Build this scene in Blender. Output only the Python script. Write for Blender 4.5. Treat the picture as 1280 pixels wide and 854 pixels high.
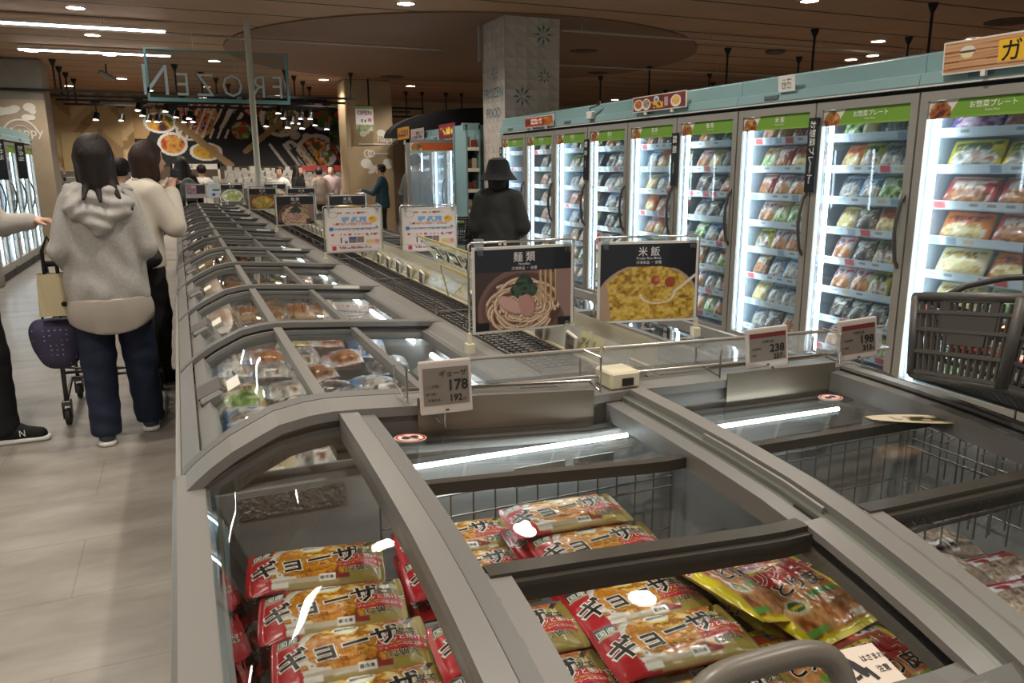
import bpy, bmesh, math, random
import numpy as np
from mathutils import Matrix, Vector, Euler
random.seed(7)
for _o in list(bpy.data.objects):
    bpy.data.objects.remove(_o, do_unlink=True)
SC = bpy.context.scene
COL = SC.collection
PI = math.pi

# ------------------------------------------------------------------ camera
cam_d = bpy.data.cameras.new('camera')
cam_d.sensor_width = 36.0
cam_d.lens = 961.0 / 1280.0 * 36.0
cam_d.clip_start = 0.02
cam_d.clip_end = 200
cam = bpy.data.objects.new('camera', cam_d)
COL.objects.link(cam)
_R = ((0.9197, -0.0911, 0.3819), (-0.3926, -0.2010, 0.8975), (-0.0053, -0.9753, -0.2207))
cam.matrix_world = Matrix(((_R[0][0], -_R[0][1], -_R[0][2], 0.0),
                           (_R[1][0], -_R[1][1], -_R[1][2], 0.0),
                           (_R[2][0], -_R[2][1], -_R[2][2], 1.42),
                           (0, 0, 0, 1)))
SC.camera = cam

# ------------------------------------------------------------------ world, exposure
W = bpy.data.worlds.new('world')
SC.world = W
W.use_nodes = True
W.node_tree.nodes['Background'].inputs[0].default_value = (0.95, 0.92, 0.88, 1)
W.node_tree.nodes['Background'].inputs[1].default_value = 0.30
SC.view_settings.view_transform = 'Standard'
SC.view_settings.look = 'None'
SC.view_settings.exposure = 0.68
SC.view_settings.gamma = 1.0
SC.view_settings.use_curve_mapping = False
SC.cycles.max_bounces = 10
SC.cycles.transparent_max_bounces = 24
SC.cycles.diffuse_bounces = 3
SC.cycles.glossy_bounces = 4
SC.cycles.caustics_reflective = False
SC.cycles.caustics_refractive = False
SC.cycles.sample_clamp_indirect = 3.0
SC.cycles.use_denoising = True

CEIL = 3.2
SPOT_W = 62.0          # watts of one ceiling downlight
TRACK_W = 34.0         # watts of one track spotlight
WARM = (1.0, 0.93, 0.84)

# ------------------------------------------------------------------ colour + material helpers
def lin(c):
    return c / 12.92 if c <= 0.04045 else ((c + 0.055) / 1.055) ** 2.4

def C(h):
    h = h.lstrip('#')
    return tuple(lin(int(h[i:i + 2], 16) / 255.0) for i in (0, 2, 4))

def lin_np(a):
    a = np.clip(a, 0, 1)
    return np.where(a <= 0.04045, a / 12.92, ((a + 0.055) / 1.055) ** 2.4)

_MATS = {}
def mat(name, col='#808080', rough=0.5, metal=0.0, spec=0.5, emit=None, es=0.0, coat=0.0, bump=None, noise=None):
    """principled material; noise=(scale, amount) varies the colour, bump=(scale, strength) the surface"""
    if name in _MATS:
        return _MATS[name]
    m = bpy.data.materials.new(name)
    m.use_nodes = True
    nt = m.node_tree
    b = nt.nodes['Principled BSDF']
    c = C(col) if isinstance(col, str) else col
    b.inputs['Base Color'].default_value = (*c, 1)
    b.inputs['Roughness'].default_value = rough
    b.inputs['Metallic'].default_value = metal
    b.inputs['Specular IOR Level'].default_value = spec
    b.inputs['Coat Weight'].default_value = coat
    if emit is not None:
        b.inputs['Emission Color'].default_value = (*(C(emit) if isinstance(emit, str) else emit), 1)
        b.inputs['Emission Strength'].default_value = es
    tc = nt.nodes.new('ShaderNodeTexCoord')
    if noise:
        n = nt.nodes.new('ShaderNodeTexNoise')
        n.inputs['Scale'].default_value = noise[0]
        n.inputs['Detail'].default_value = 5
        nt.links.new(tc.outputs['Object'], n.inputs['Vector'])
        r = nt.nodes.new('ShaderNodeValToRGB')
        k = noise[1]
        r.color_ramp.elements[0].position = 0.3
        r.color_ramp.elements[1].position = 0.7
        r.color_ramp.elements[0].color = (*[x * (1 - k) for x in c], 1)
        r.color_ramp.elements[1].color = (*[min(1, x * (1 + k)) for x in c], 1)
        nt.links.new(n.outputs['Fac'], r.inputs['Fac'])
        nt.links.new(r.outputs['Color'], b.inputs['Base Color'])
    if bump:
        n2 = nt.nodes.new('ShaderNodeTexNoise')
        n2.inputs['Scale'].default_value = bump[0]
        n2.inputs['Detail'].default_value = 4
        nt.links.new(tc.outputs['Object'], n2.inputs['Vector'])
        bp = nt.nodes.new('ShaderNodeBump')
        bp.inputs['Strength'].default_value = bump[1]
        bp.inputs['Distance'].default_value = 0.01
        nt.links.new(n2.outputs['Fac'], bp.inputs['Height'])
        nt.links.new(bp.outputs['Normal'], b.inputs['Normal'])
    _MATS[name] = m
    return m

def hair_mat(name, col):
    m = mat(name, col, .55, spec=.25)
    nt = m.node_tree; b = nt.nodes['Principled BSDF']; tc = nt.nodes.new('ShaderNodeTexCoord')
    mp = nt.nodes.new('ShaderNodeMapping'); mp.inputs['Scale'].default_value = (150, 150, 7)
    n = nt.nodes.new('ShaderNodeTexNoise'); n.inputs['Scale'].default_value = 1.0; n.inputs['Detail'].default_value = 3
    nt.links.new(tc.outputs['Object'], mp.inputs[0]); nt.links.new(mp.outputs[0], n.inputs['Vector'])
    bp = nt.nodes.new('ShaderNodeBump'); bp.inputs['Strength'].default_value = .7; bp.inputs['Distance'].default_value = .006
    nt.links.new(n.outputs['Fac'], bp.inputs['Height']); nt.links.new(bp.outputs['Normal'], b.inputs['Normal'])
    c = C(col); r = nt.nodes.new('ShaderNodeValToRGB'); r.color_ramp.elements[0].color = (*[x * .5 for x in c], 1); r.color_ramp.elements[1].color = (*[x * 1.9 for x in c], 1)
    nt.links.new(n.outputs['Fac'], r.inputs['Fac']); nt.links.new(r.outputs[0], b.inputs['Base Color'])
    return m

def emis(name, col, strength):
    if name in _MATS:
        return _MATS[name]
    m = bpy.data.materials.new(name)
    m.use_nodes = True
    nt = m.node_tree
    nt.nodes.remove(nt.nodes['Principled BSDF'])
    e = nt.nodes.new('ShaderNodeEmission')
    e.inputs[0].default_value = (*(C(col) if isinstance(col, str) else col), 1)
    e.inputs[1].default_value = strength
    nt.links.new(e.outputs[0], nt.nodes['Material Output'].inputs['Surface'])
    _MATS[name] = m
    return m

def pane(name, tint=(0.93, 0.95, 0.95), refl=1.0, rough=0.0, ior=1.5, haze=0.0, haze_col=(0.8, 0.85, 0.9)):
    """thin glass / clear acrylic: fresnel mix of tinted transparency and mirror, with optional haze"""
    if name in _MATS:
        return _MATS[name]
    m = bpy.data.materials.new(name)
    m.use_nodes = True
    nt = m.node_tree
    nt.nodes.remove(nt.nodes['Principled BSDF'])
    out = nt.nodes['Material Output']
    t = nt.nodes.new('ShaderNodeBsdfTransparent')
    t.inputs[0].default_value = (*tint, 1)
    g = nt.nodes.new('ShaderNodeBsdfGlossy')
    g.inputs['Roughness'].default_value = rough
    g.inputs['Color'].default_value = (1, 1, 1, 1)
    # mirror share by viewing angle (Schlick), the same from either side of the sheet
    lw = nt.nodes.new('ShaderNodeLayerWeight')
    lw.inputs[0].default_value = 0.5
    pw = nt.nodes.new('ShaderNodeMath'); pw.operation = 'POWER'; pw.inputs[1].default_value = 5.0
    nt.links.new(lw.outputs['Facing'], pw.inputs[0])
    f0 = ((ior - 1) / (ior + 1)) ** 2
    mu = nt.nodes.new('ShaderNodeMath'); mu.operation = 'MULTIPLY_ADD'; mu.use_clamp = True
    mu.inputs[1].default_value = (1 - f0) * refl; mu.inputs[2].default_value = f0 * refl
    nt.links.new(pw.outputs[0], mu.inputs[0])
    src = t
    if haze > 0:
        d = nt.nodes.new('ShaderNodeBsdfTranslucent')
        d.inputs[0].default_value = (*haze_col, 1)
        mh = nt.nodes.new('ShaderNodeMixShader')
        mh.inputs[0].default_value = haze
        nt.links.new(t.outputs[0], mh.inputs[1])
        nt.links.new(d.outputs[0], mh.inputs[2])
        src = mh
    mx = nt.nodes.new('ShaderNodeMixShader')
    nt.links.new(mu.outputs[0], mx.inputs[0])
    nt.links.new(src.outputs[0], mx.inputs[1])
    nt.links.new(g.outputs[0], mx.inputs[2])
    nt.links.new(mx.outputs[0], out.inputs['Surface'])
    _MATS[name] = m
    return m

def printed(name, rough=0.4, coat=0.0, bump=None, spec=0.5):
    """material whose colours are a printed design carried by the mesh"""
    if name in _MATS:
        return _MATS[name]
    m = mat(name, '#ffffff', rough, spec=spec, coat=coat, bump=bump)
    nt = m.node_tree
    a = nt.nodes.new('ShaderNodeAttribute')
    a.attribute_name = 'Col'
    nt.links.new(a.outputs['Color'], nt.nodes['Principled BSDF'].inputs['Base Color'])
    return m

# ------------------------------------------------------------------ numpy noise for printed designs
def vnoise(x, y, seed=0):
    x = np.asarray(x, float); y = np.asarray(y, float)
    xi = np.floor(x).astype(int); yi = np.floor(y).astype(int)
    fx = x - xi; fy = y - yi
    fx = fx * fx * (3 - 2 * fx); fy = fy * fy * (3 - 2 * fy)
    def h(a, b):
        v = np.sin(a * 127.1 + b * 311.7 + seed * 74.7) * 43758.5453
        return v - np.floor(v)
    return (h(xi, yi) * (1 - fx) + h(xi + 1, yi) * fx) * (1 - fy) + (h(xi, yi + 1) * (1 - fx) + h(xi + 1, yi + 1) * fx) * fy

def fbm(x, y, seed=0, o=3):
    s = 0; a = 0.5; t = 0
    for i in range(o):
        s = s + a * vnoise(x * 2 ** i, y * 2 ** i, seed + i * 13); t += a; a *= 0.5
    return s / t

def rgb(h):
    h = h.lstrip('#')
    return np.array([int(h[i:i + 2], 16) / 255.0 for i in (0, 2, 4)])

class Art:
    """a small raster-free painter: colours are worked out per grid vertex (u to the right, v up, 0..1)"""
    def __init__(s, U, V, base):
        s.U, s.V = U, V
        s.a = np.ones(U.shape + (3,)) * rgb(base)
    def fill(s, mask, col):
        m = np.clip(np.asarray(mask, float), 0, 1)[..., None]
        c = rgb(col) if isinstance(col, str) else col
        s.a = s.a * (1 - m) + c * m
    def rect(s, u0, v0, u1, v1, col, k=1.0):
        s.fill(((s.U >= u0) & (s.U <= u1) & (s.V >= v0) & (s.V <= v1)) * k, col)
    def ell(s, u, v, ru, rv, col, rot=0.0, asp=1.0, k=1.0):
        du = (s.U - u) * asp; dv = s.V - v
        c, n = math.cos(rot), math.sin(rot)
        x = du * c + dv * n; y = -du * n + dv * c
        s.fill(((x / (ru * asp)) ** 2 + (y / rv) ** 2 <= 1) * k, col)
    def ring(s, u, v, ru, rv, t, col):
        d = np.sqrt(((s.U - u) / ru) ** 2 + ((s.V - v) / rv) ** 2)
        s.fill((d <= 1) & (d >= 1 - t), col)
    def noise(s, mask, cols, fx, fy, seed=0, o=3):
        n = fbm(s.U * fx, s.V * fy, seed, o)
        n = np.clip((n - n.min()) / (np.ptp(n) + 1e-6) * 1.7 - .35, 0, .9999)
        cc = np.array([rgb(c) for c in cols])
        t = n * (len(cols) - 1)
        i = np.clip(t.astype(int), 0, len(cols) - 2); f = (t - i)[..., None]
        s.fill(mask, cc[i] * (1 - f) + cc[i + 1] * f)
    def band(s, p, q, w, col, k=1.0, asp=1.0):
        """a straight stroke from p to q"""
        pu, pv = p; qu, qv = q
        du, dv = (qu - pu) * asp, qv - pv
        L = du * du + dv * dv
        t = np.clip((((s.U - pu) * asp) * du + (s.V - pv) * dv) / L, 0, 1)
        d = np.hypot((s.U - pu) * asp - t * du, s.V - pv - t * dv)
        s.fill((d < w) * k, col)

# ------------------------------------------------------------------ mesh builder
class MB:
    def __init__(s):
        s.v = []; s.f = []; s.mi = []
    def add(s, vs, fs, mi=0):
        o = len(s.v)
        s.v.extend([tuple(map(float, p)) for p in vs])
        for f in fs:
            s.f.append(tuple(o + i for i in f)); s.mi.append(mi)
        return s
    def box(s, x0, x1, y0, y1, z0, z1, mi=0):
        if x0 > x1: x0, x1 = x1, x0
        if y0 > y1: y0, y1 = y1, y0
        if z0 > z1: z0, z1 = z1, z0
        v = [(x0, y0, z0), (x1, y0, z0), (x1, y1, z0), (x0, y1, z0), (x0, y0, z1), (x1, y0, z1), (x1, y1, z1), (x0, y1, z1)]
        return s.add(v, [(0, 3, 2, 1), (4, 5, 6, 7), (0, 1, 5, 4), (1, 2, 6, 5), (2, 3, 7, 6), (3, 0, 4, 7)], mi)
    def hexa(s, v8, mi=0):
        return s.add(v8, [(0, 3, 2, 1), (4, 5, 6, 7), (0, 1, 5, 4), (1, 2, 6, 5), (2, 3, 7, 6), (3, 0, 4, 7)], mi)
    def quad(s, a, b, c, d, mi=0):
        return s.add([a, b, c, d], [(0, 1, 2, 3)], mi)
    def prism(s, poly, h0, h1, fn, mi=0):
        """polygon (list of 2-D points, counter-clockwise) swept from h0 to h1; fn(a,b,h)->xyz"""
        n = len(poly)
        vs = [fn(a, b, h0) for a, b in poly] + [fn(a, b, h1) for a, b in poly]
        fs = [tuple(range(n - 1, -1, -1)), tuple(range(n, 2 * n))]
        fs += [(i, (i + 1) % n, n + (i + 1) % n, n + i) for i in range(n)]
        return s.add(vs, fs, mi)
    def strip(s, top, bot, h0, h1, fn, mi=0):
        """a thick curved strip between two polylines (same count), swept h0..h1"""
        n = len(top)
        vs = []
        for h in (h0, h1):
            vs += [fn(a, b, h) for a, b in top] + [fn(a, b, h) for a, b in bot]
        o = 2 * n
        fs = []
        for i in range(n - 1):
            fs.append((i, i + 1, o + i + 1, o + i))
            fs.append((n + i, o + n + i, o + n + i + 1, n + i + 1))
            fs.append((i, n + i, n + i + 1, i + 1))
            fs.append((o + i, o + i + 1, o + n + i + 1, o + n + i))
        fs.append((0, o, o + n, n)); fs.append((n - 1, 2 * n - 1, o + 2 * n - 1, o + n - 1))
        return s.add(vs, fs, mi)
    def tube(s, pts, r, n=8, mi=0, closed=False, caps=True):
        P = [Vector(p) for p in pts]
        m = len(P)
        rr = r if isinstance(r, (list, tuple)) else [r] * m
        rings = []
        up = None
        for i in range(m):
            if closed:
                d = P[(i + 1) % m] - P[i - 1]
            else:
                d = P[min(i + 1, m - 1)] - P[max(i - 1, 0)]
            d = d.normalized() if d.length > 1e-9 else Vector((0, 0, 1))
            if up is None:
                up = Vector((0, 0, 1)) if abs(d.z) < 0.9 else Vector((1, 0, 0))
            a = (up - d * up.dot(d))
            if a.length < 1e-6:
                a = d.orthogonal()
            a.normalize(); b = d.cross(a); up = a
            rings.append([P[i] + a * (rr[i] * math.cos(2 * PI * k / n)) + b * (rr[i] * math.sin(2 * PI * k / n)) for k in range(n)])
        vs = [p for rg in rings for p in rg]
        fs = []
        for i in range(m if closed else m - 1):
            j = (i + 1) % m
            for k in range(n):
                fs.append((i * n + k, i * n + (k + 1) % n, j * n + (k + 1) % n, j * n + k))
        if caps and not closed:
            fs.append(tuple(range(n - 1, -1, -1)))
            fs.append(tuple((m - 1) * n + k for k in range(n)))
        return s.add(vs, fs, mi)
    def cyl(s, p0, p1, r0, r1=None, n=16, mi=0):
        return s.tube([p0, p1], [r0, r0 if r1 is None else r1], n, mi)
    def lathe(s, prof, n=24, org=(0, 0, 0), mi=0, caps=True):
        """profile of (r,z) turned about the vertical through org"""
        m = len(prof)
        vs = []
        for r, z in prof:
            for k in range(n):
                a = 2 * PI * k / n
                vs.append((org[0] + r * math.cos(a), org[1] + r * math.sin(a), org[2] + z))
        fs = []
        for i in range(m - 1):
            for k in range(n):
                fs.append((i * n + k, i * n + (k + 1) % n, (i + 1) * n + (k + 1) % n, (i + 1) * n + k))
        if caps and prof[0][0] > 1e-6: fs.append(tuple(range(n - 1, -1, -1)))
        if caps and prof[-1][0] > 1e-6: fs.append(tuple((m - 1) * n + k for k in range(n)))
        return s.add(vs, fs, mi)
    def ball(s, c, r, n=12, mi=0):
        rx, ry, rz = (r, r, r) if not isinstance(r, (tuple, list)) else r
        vs = []; fs = []
        h = n // 2
        for i in range(h + 1):
            t = PI * i / h
            for k in range(n):
                a = 2 * PI * k / n
                vs.append((c[0] + rx * math.sin(t) * math.cos(a), c[1] + ry * math.sin(t) * math.sin(a), c[2] + rz * math.cos(t)))
        for i in range(h):
            for k in range(n):
                fs.append((i * n + k, (i + 1) * n + k, (i + 1) * n + (k + 1) % n, i * n + (k + 1) % n))
        return s.add(vs, fs, mi)
    def surf(s, fn, nu, nv, mi=0):
        vs = [fn(i / nu, j / nv) for j in range(nv + 1) for i in range(nu + 1)]
        w = nu + 1
        fs = [(j * w + i, j * w + i + 1, (j + 1) * w + i + 1, (j + 1) * w + i) for j in range(nv) for i in range(nu)]
        return s.add(vs, fs, mi)
    def text(s, body, fn, size=1.0, off=0.0, at=(0, 0), align='C', rot=0.0, mi=0, sx=1.0):
        """flat lettering; fn(x,y)->xyz places the 2-D outline"""
        vs, fs, w = text_geo(body, off)
        c, n = math.cos(rot), math.sin(rot)
        dx = {'C': -w / 2, 'L': 0.0, 'R': -w}[align]
        out = []
        for x, y in vs:
            X = (x + dx) * size * sx; Y = y * size
            out.append(fn(at[0] + X * c - Y * n, at[1] + X * n + Y * c))
        return s.add(out, fs, mi)
    def build(s, name, mats, parent=None, smooth=False, bevel=0.0, loc=None, xf=None, segs=1):
        me = bpy.data.meshes.new(name)
        vs = s.v if xf is None else [tuple(xf(p)) for p in s.v]
        me.from_pydata(vs, [], s.f)
        if not isinstance(mats, (list, tuple)): mats = [mats]
        for m in mats: me.materials.append(m)
        if len(mats) > 1:
            me.polygons.foreach_set('material_index', s.mi)
        if bevel > 0:
            bm = bmesh.new(); bm.from_mesh(me)
            bmesh.ops.recalc_face_normals(bm, faces=bm.faces)
            ed = [e for e in bm.edges if len(e.link_faces) == 2 and e.calc_face_angle(0) > 0.5]
            try:
                bmesh.ops.bevel(bm, geom=ed, offset=bevel, segments=segs, profile=0.6, affect='EDGES', clamp_overlap=True)
            except Exception:
                pass
            bm.to_mesh(me); bm.free()
        if smooth:
            me.polygons.foreach_set('use_smooth', [True] * len(me.polygons))
            if smooth != 'all':
                try: me.set_sharp_from_angle(angle=math.radians(38))
                except Exception: pass
        me.update()
        return link(name, me, parent, loc)

def link(name, me, parent=None, loc=None):
    o = bpy.data.objects.new(name, me)
    COL.objects.link(o)
    if parent is not None: o.parent = parent
    if loc is not None: o.location = loc
    return o

_TXT = {}
def text_geo(body, off=0.0):
    k = (body, off)
    if k in _TXT: return _TXT[k]
    c = bpy.data.curves.new('t', 'FONT')
    c.body = body; c.offset = off; c.resolution_u = 2; c.fill_mode = 'FRONT'
    o = bpy.data.objects.new('t', c); COL.objects.link(o)
    dg = bpy.context.evaluated_depsgraph_get()
    me = bpy.data.meshes.new_from_object(o.evaluated_get(dg))
    vs = [(v.co.x, v.co.y) for v in me.vertices]
    fs = [tuple(p.vertices) for p in me.polygons]
    bpy.data.objects.remove(o); bpy.data.curves.remove(c); bpy.data.meshes.remove(me)
    if vs:
        x0 = min(p[0] for p in vs); x1 = max(p[0] for p in vs)
    else:
        x0 = x1 = 0
    vs = [(x - x0, y) for x, y in vs]
    _TXT[k] = (vs, fs, x1 - x0)
    return _TXT[k]

def painted(name, nu, nv, pos, art, m, parent=None, smooth=True, two=False):
    """a grid whose vertices carry the printed design: pos(u,v)->xyz, art(U,V)->colours (sRGB)"""
    us = np.linspace(0, 1, nu + 1); vs = np.linspace(0, 1, nv + 1)
    U, V = np.meshgrid(us, vs)
    a = lin_np(art(U, V)).reshape(-1, 3)
    P = [pos(u, v) for v in vs for u in us]
    w = nu + 1
    fs = [(j * w + i, j * w + i + 1, (j + 1) * w + i + 1, (j + 1) * w + i) for j in range(nv) for i in range(nu)]
    me = bpy.data.meshes.new(name)
    me.from_pydata(P, [], fs)
    at = me.color_attributes.new('Col', 'FLOAT_COLOR', 'POINT')
    at.data.foreach_set('color', np.concatenate([a, np.ones((len(a), 1))], 1).astype(np.float32).ravel())
    me.materials.append(m)
    if smooth: me.polygons.foreach_set('use_smooth', [True] * len(me.polygons))
    me.update()
    return link(name, me, parent)

# ------------------------------------------------------------------ scene-tree helpers
def tag(o, label=None, cat=None, group=None, kind=None):
    if label: o['label'] = label
    if cat: o['category'] = cat
    if group: o['group'] = group
    if kind: o['kind'] = kind
    return o

def thing(name, label, cat, loc=(0, 0, 0), rz=0.0, group=None, rot=None):
    o = bpy.data.objects.new(name, None)
    COL.objects.link(o)
    o.empty_display_size = 0.1
    o.location = loc
    o.rotation_euler = rot if rot is not None else (0, 0, rz)
    return tag(o, label, cat, group)

def dup(root, loc=None, rz=None, label=None, group=None, rot=None):
    r = root.copy(); COL.objects.link(r)
    if loc is not None: r.location = loc
    if rz is not None: r.rotation_euler = (0, 0, rz)
    if rot is not None: r.rotation_euler = rot
    if label: r['label'] = label
    if group: r['group'] = group
    for ch in root.children:
        c = ch.copy(); COL.objects.link(c); c.parent = r
        for g in ch.children:
            d = g.copy(); COL.objects.link(d); d.parent = c
    return r

ORD = ['first', 'second', 'third', 'fourth', 'fifth', 'sixth', 'seventh', 'eighth', 'ninth', 'tenth', 'eleventh', 'twelfth', 'thirteenth', 'fourteenth']

def rest(o, z, gap=.001):
    """lower or lift a turned mesh so that its lowest point stands on height z"""
    n = len(o.data.vertices)
    co = np.empty(n * 3); o.data.vertices.foreach_get('co', co); co = co.reshape(-1, 3) * np.array(o.scale)
    M = np.array(o.rotation_euler.to_matrix())
    o.location.z = z + gap - (co @ M.T)[:, 2].min()
    return o

def struct(o):
    o['kind'] = 'structure'
    return o

# ------------------------------------------------------------------ implicit-surface mesher (bodies and clothes as one smooth skin)
def sdf_mesh(prims, vox, cut=None, disp=None):
    """prims: ('c',p0,p1,r0,r1[,k]) rounded cones, ('e',c,(rx,ry,rz)[,k,rotz]) ellipsoids -> (verts, faces)"""
    lo = np.full(3, 1e9); hi = np.full(3, -1e9)
    for p in prims:
        if p[0] == 'c':
            for q, r in ((p[1], p[3]), (p[2], p[4])):
                lo = np.minimum(lo, np.array(q) - r); hi = np.maximum(hi, np.array(q) + r)
        else:
            m = max(p[2]); lo = np.minimum(lo, np.array(p[1]) - m); hi = np.maximum(hi, np.array(p[1]) + m)
    lo -= 3 * vox; hi += 3 * vox
    n = np.ceil((hi - lo) / vox).astype(int) + 1
    D = np.full(n, 0.2, np.float32)
    ax = [lo[i] + vox * np.arange(n[i]) for i in range(3)]
    for p in prims:
        if p[0] == 'c':
            a, b = np.array(p[1], float), np.array(p[2], float); r0, r1 = p[3], p[4]
            k = p[5] if len(p) > 5 else 0.02
            l2 = np.minimum(a - r0, b - r1); h2 = np.maximum(a + r0, b + r1)
        else:
            c = np.array(p[1], float); rr = np.array(p[2], float)
            k = p[3] if len(p) > 3 else 0.02
            rot = p[4] if len(p) > 4 else (0, 0, 0)
            m = rr.max(); l2 = c - m; h2 = c + m
        mg = k + 2 * vox
        i0 = np.clip(np.floor((l2 - mg - lo) / vox).astype(int), 0, n - 1)
        i1 = np.clip(np.ceil((h2 + mg - lo) / vox).astype(int) + 1, 1, n)
        X, Y, Z = np.meshgrid(ax[0][i0[0]:i1[0]], ax[1][i0[1]:i1[1]], ax[2][i0[2]:i1[2]], indexing='ij')
        if p[0] == 'c':
            d = b - a; L = max(d @ d, 1e-12)
            t = np.clip(((X - a[0]) * d[0] + (Y - a[1]) * d[1] + (Z - a[2]) * d[2]) / L, 0, 1)
            q = np.sqrt((X - a[0] - t * d[0]) ** 2 + (Y - a[1] - t * d[1]) ** 2 + (Z - a[2] - t * d[2]) ** 2) - (r0 + (r1 - r0) * t)
        else:
            x, y, z = X - c[0], Y - c[1], Z - c[2]
            if any(rot):
                M = np.array(Euler(rot).to_matrix().transposed())
                x, y, z = (M[i][0] * x + M[i][1] * y + M[i][2] * z for i in range(3))
            k0 = np.sqrt((x / rr[0]) ** 2 + (y / rr[1]) ** 2 + (z / rr[2]) ** 2)
            k1 = np.sqrt((x / rr[0] ** 2) ** 2 + (y / rr[1] ** 2) ** 2 + (z / rr[2] ** 2) ** 2)
            q = np.where(k0 < 1e-4, -rr.min(), k0 * (k0 - 1) / np.maximum(k1, 1e-6))
        S = D[i0[0]:i1[0], i0[1]:i1[1], i0[2]:i1[2]]
        h = np.maximum(k - np.abs(S - q), 0) / k
        D[i0[0]:i1[0], i0[1]:i1[1], i0[2]:i1[2]] = np.minimum(S, q) - h * h * k * 0.25
    if cut or disp:
        X, Y, Z = np.meshgrid(*ax, indexing='ij')
        if disp: D = D + disp(X, Y, Z)
        if cut: D = np.maximum(D, cut(X, Y, Z))
    D[0] = D[-1] = 0.2; D[:, 0] = D[:, -1] = 0.2; D[:, :, 0] = D[:, :, -1] = 0.2
    # surface nets
    ins = D < 0
    cnt = np.zeros(np.array(n) - 1, int)
    for dx in (0, 1):
        for dy in (0, 1):
            for dz in (0, 1):
                cnt += ins[dx:n[0] - 1 + dx, dy:n[1] - 1 + dy, dz:n[2] - 1 + dz]
    act = (cnt > 0) & (cnt < 8)
    idx = np.full(act.shape, -1); cells = np.argwhere(act)
    idx[tuple(cells.T)] = np.arange(len(cells))
    acc = np.zeros((len(cells), 3)); num = np.zeros(len(cells))
    cor = [(a, b, c) for a in (0, 1) for b in (0, 1) for c in (0, 1)]
    for i in range(8):
        for j in range(i + 1, 8):
            if sum(abs(cor[i][q] - cor[j][q]) for q in range(3)) != 1: continue
            d0 = D[cells[:, 0] + cor[i][0], cells[:, 1] + cor[i][1], cells[:, 2] + cor[i][2]]
            d1 = D[cells[:, 0] + cor[j][0], cells[:, 1] + cor[j][1], cells[:, 2] + cor[j][2]]
            s = (d0 < 0) != (d1 < 0)
            t = np.where(s, d0 / np.where(s, d0 - d1, 1), 0)[:, None]
            acc += np.where(s[:, None], np.array(cor[i]) * (1 - t) + np.array(cor[j]) * t, 0); num += s
    verts = lo + vox * (cells + acc / np.maximum(num, 1)[:, None])
    faces = []
    for a in range(3):
        b, c = (a + 1) % 3, (a + 2) % 3
        sl0 = [slice(None)] * 3; sl1 = [slice(None)] * 3
        sl0[a] = slice(0, -1); sl1[a] = slice(1, None)
        A, B = ins[tuple(sl0)], ins[tuple(sl1)]
        e = np.argwhere(A != B)
        e = e[(e[:, b] > 0) & (e[:, c] > 0) & (e[:, b] < act.shape[b]) & (e[:, c] < act.shape[c])]
        q = []
        for ob, oc in ((0, 0), (-1, 0), (-1, -1), (0, -1)):
            w = e.copy(); w[:, b] += ob; w[:, c] += oc
            q.append(idx[tuple(w.T)])
        q = np.stack(q, 1); ok = q.min(1) >= 0; flip = ~A[tuple(e.T)]
        q[flip] = q[flip][:, ::-1]
        faces.extend(q[ok].tolist())
    return verts, faces

def skin(name, prims, vox, m, parent=None, cut=None, disp=None):
    v, f = sdf_mesh(prims, vox, cut, disp)
    me = bpy.data.meshes.new(name)
    me.from_pydata(v.tolist(), [], f)
    me.materials.append(m)
    me.polygons.foreach_set('use_smooth', [True] * len(me.polygons))
    me.update()
    return link(name, me, parent)
# ================================================================== THE ROOM
def floor_mat():
    m = mat('floor_vinyl', '#a39a8e', 0.32, spec=0.4)
    nt = m.node_tree; b = nt.nodes['Principled BSDF']
    tc = nt.nodes.new('ShaderNodeTexCoord')
    mp = nt.nodes.new('ShaderNodeMapping'); mp.inputs['Scale'].default_value = (0.9, 2.6, 1)
    nt.links.new(tc.outputs['Object'], mp.inputs[0])
    n = nt.nodes.new('ShaderNodeTexNoise'); n.inputs['Scale'].default_value = 2.2; n.inputs['Detail'].default_value = 9; n.inputs['Roughness'].default_value = 0.62
    nt.links.new(mp.outputs[0], n.inputs['Vector'])
    r = nt.nodes.new('ShaderNodeValToRGB')
    r.color_ramp.elements[0].position = 0.32; r.color_ramp.elements[0].color = (*C('#857d73'), 1)
    r.color_ramp.elements[1].position = 0.68; r.color_ramp.elements[1].color = (*C('#a39b90'), 1)
    nt.links.new(n.outputs['Fac'], r.inputs['Fac'])
    bk = nt.nodes.new('ShaderNodeTexBrick')
    bk.inputs['Scale'].default_value = 1.0
    bk.inputs['Brick Width'].default_value = 0.92; bk.inputs['Row Height'].default_value = 0.46
    bk.inputs['Mortar Size'].default_value = 0.0025
    bk.inputs['Color1'].default_value = (1, 1, 1, 1); bk.inputs['Color2'].default_value = (0.93, 0.93, 0.92, 1); bk.inputs['Mortar'].default_value = (0.72, 0.70, 0.67, 1)
    nt.links.new(tc.outputs['Object'], bk.inputs['Vector'])
    mx = nt.nodes.new('ShaderNodeMix'); mx.data_type = 'RGBA'; mx.blend_type = 'MULTIPLY'; mx.inputs[0].default_value = 1
    nt.links.new(r.outputs[0], mx.inputs[6]); nt.links.new(bk.outputs['Color'], mx.inputs[7])
    nt.links.new(mx.outputs[2], b.inputs['Base Color'])
    return m

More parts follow.
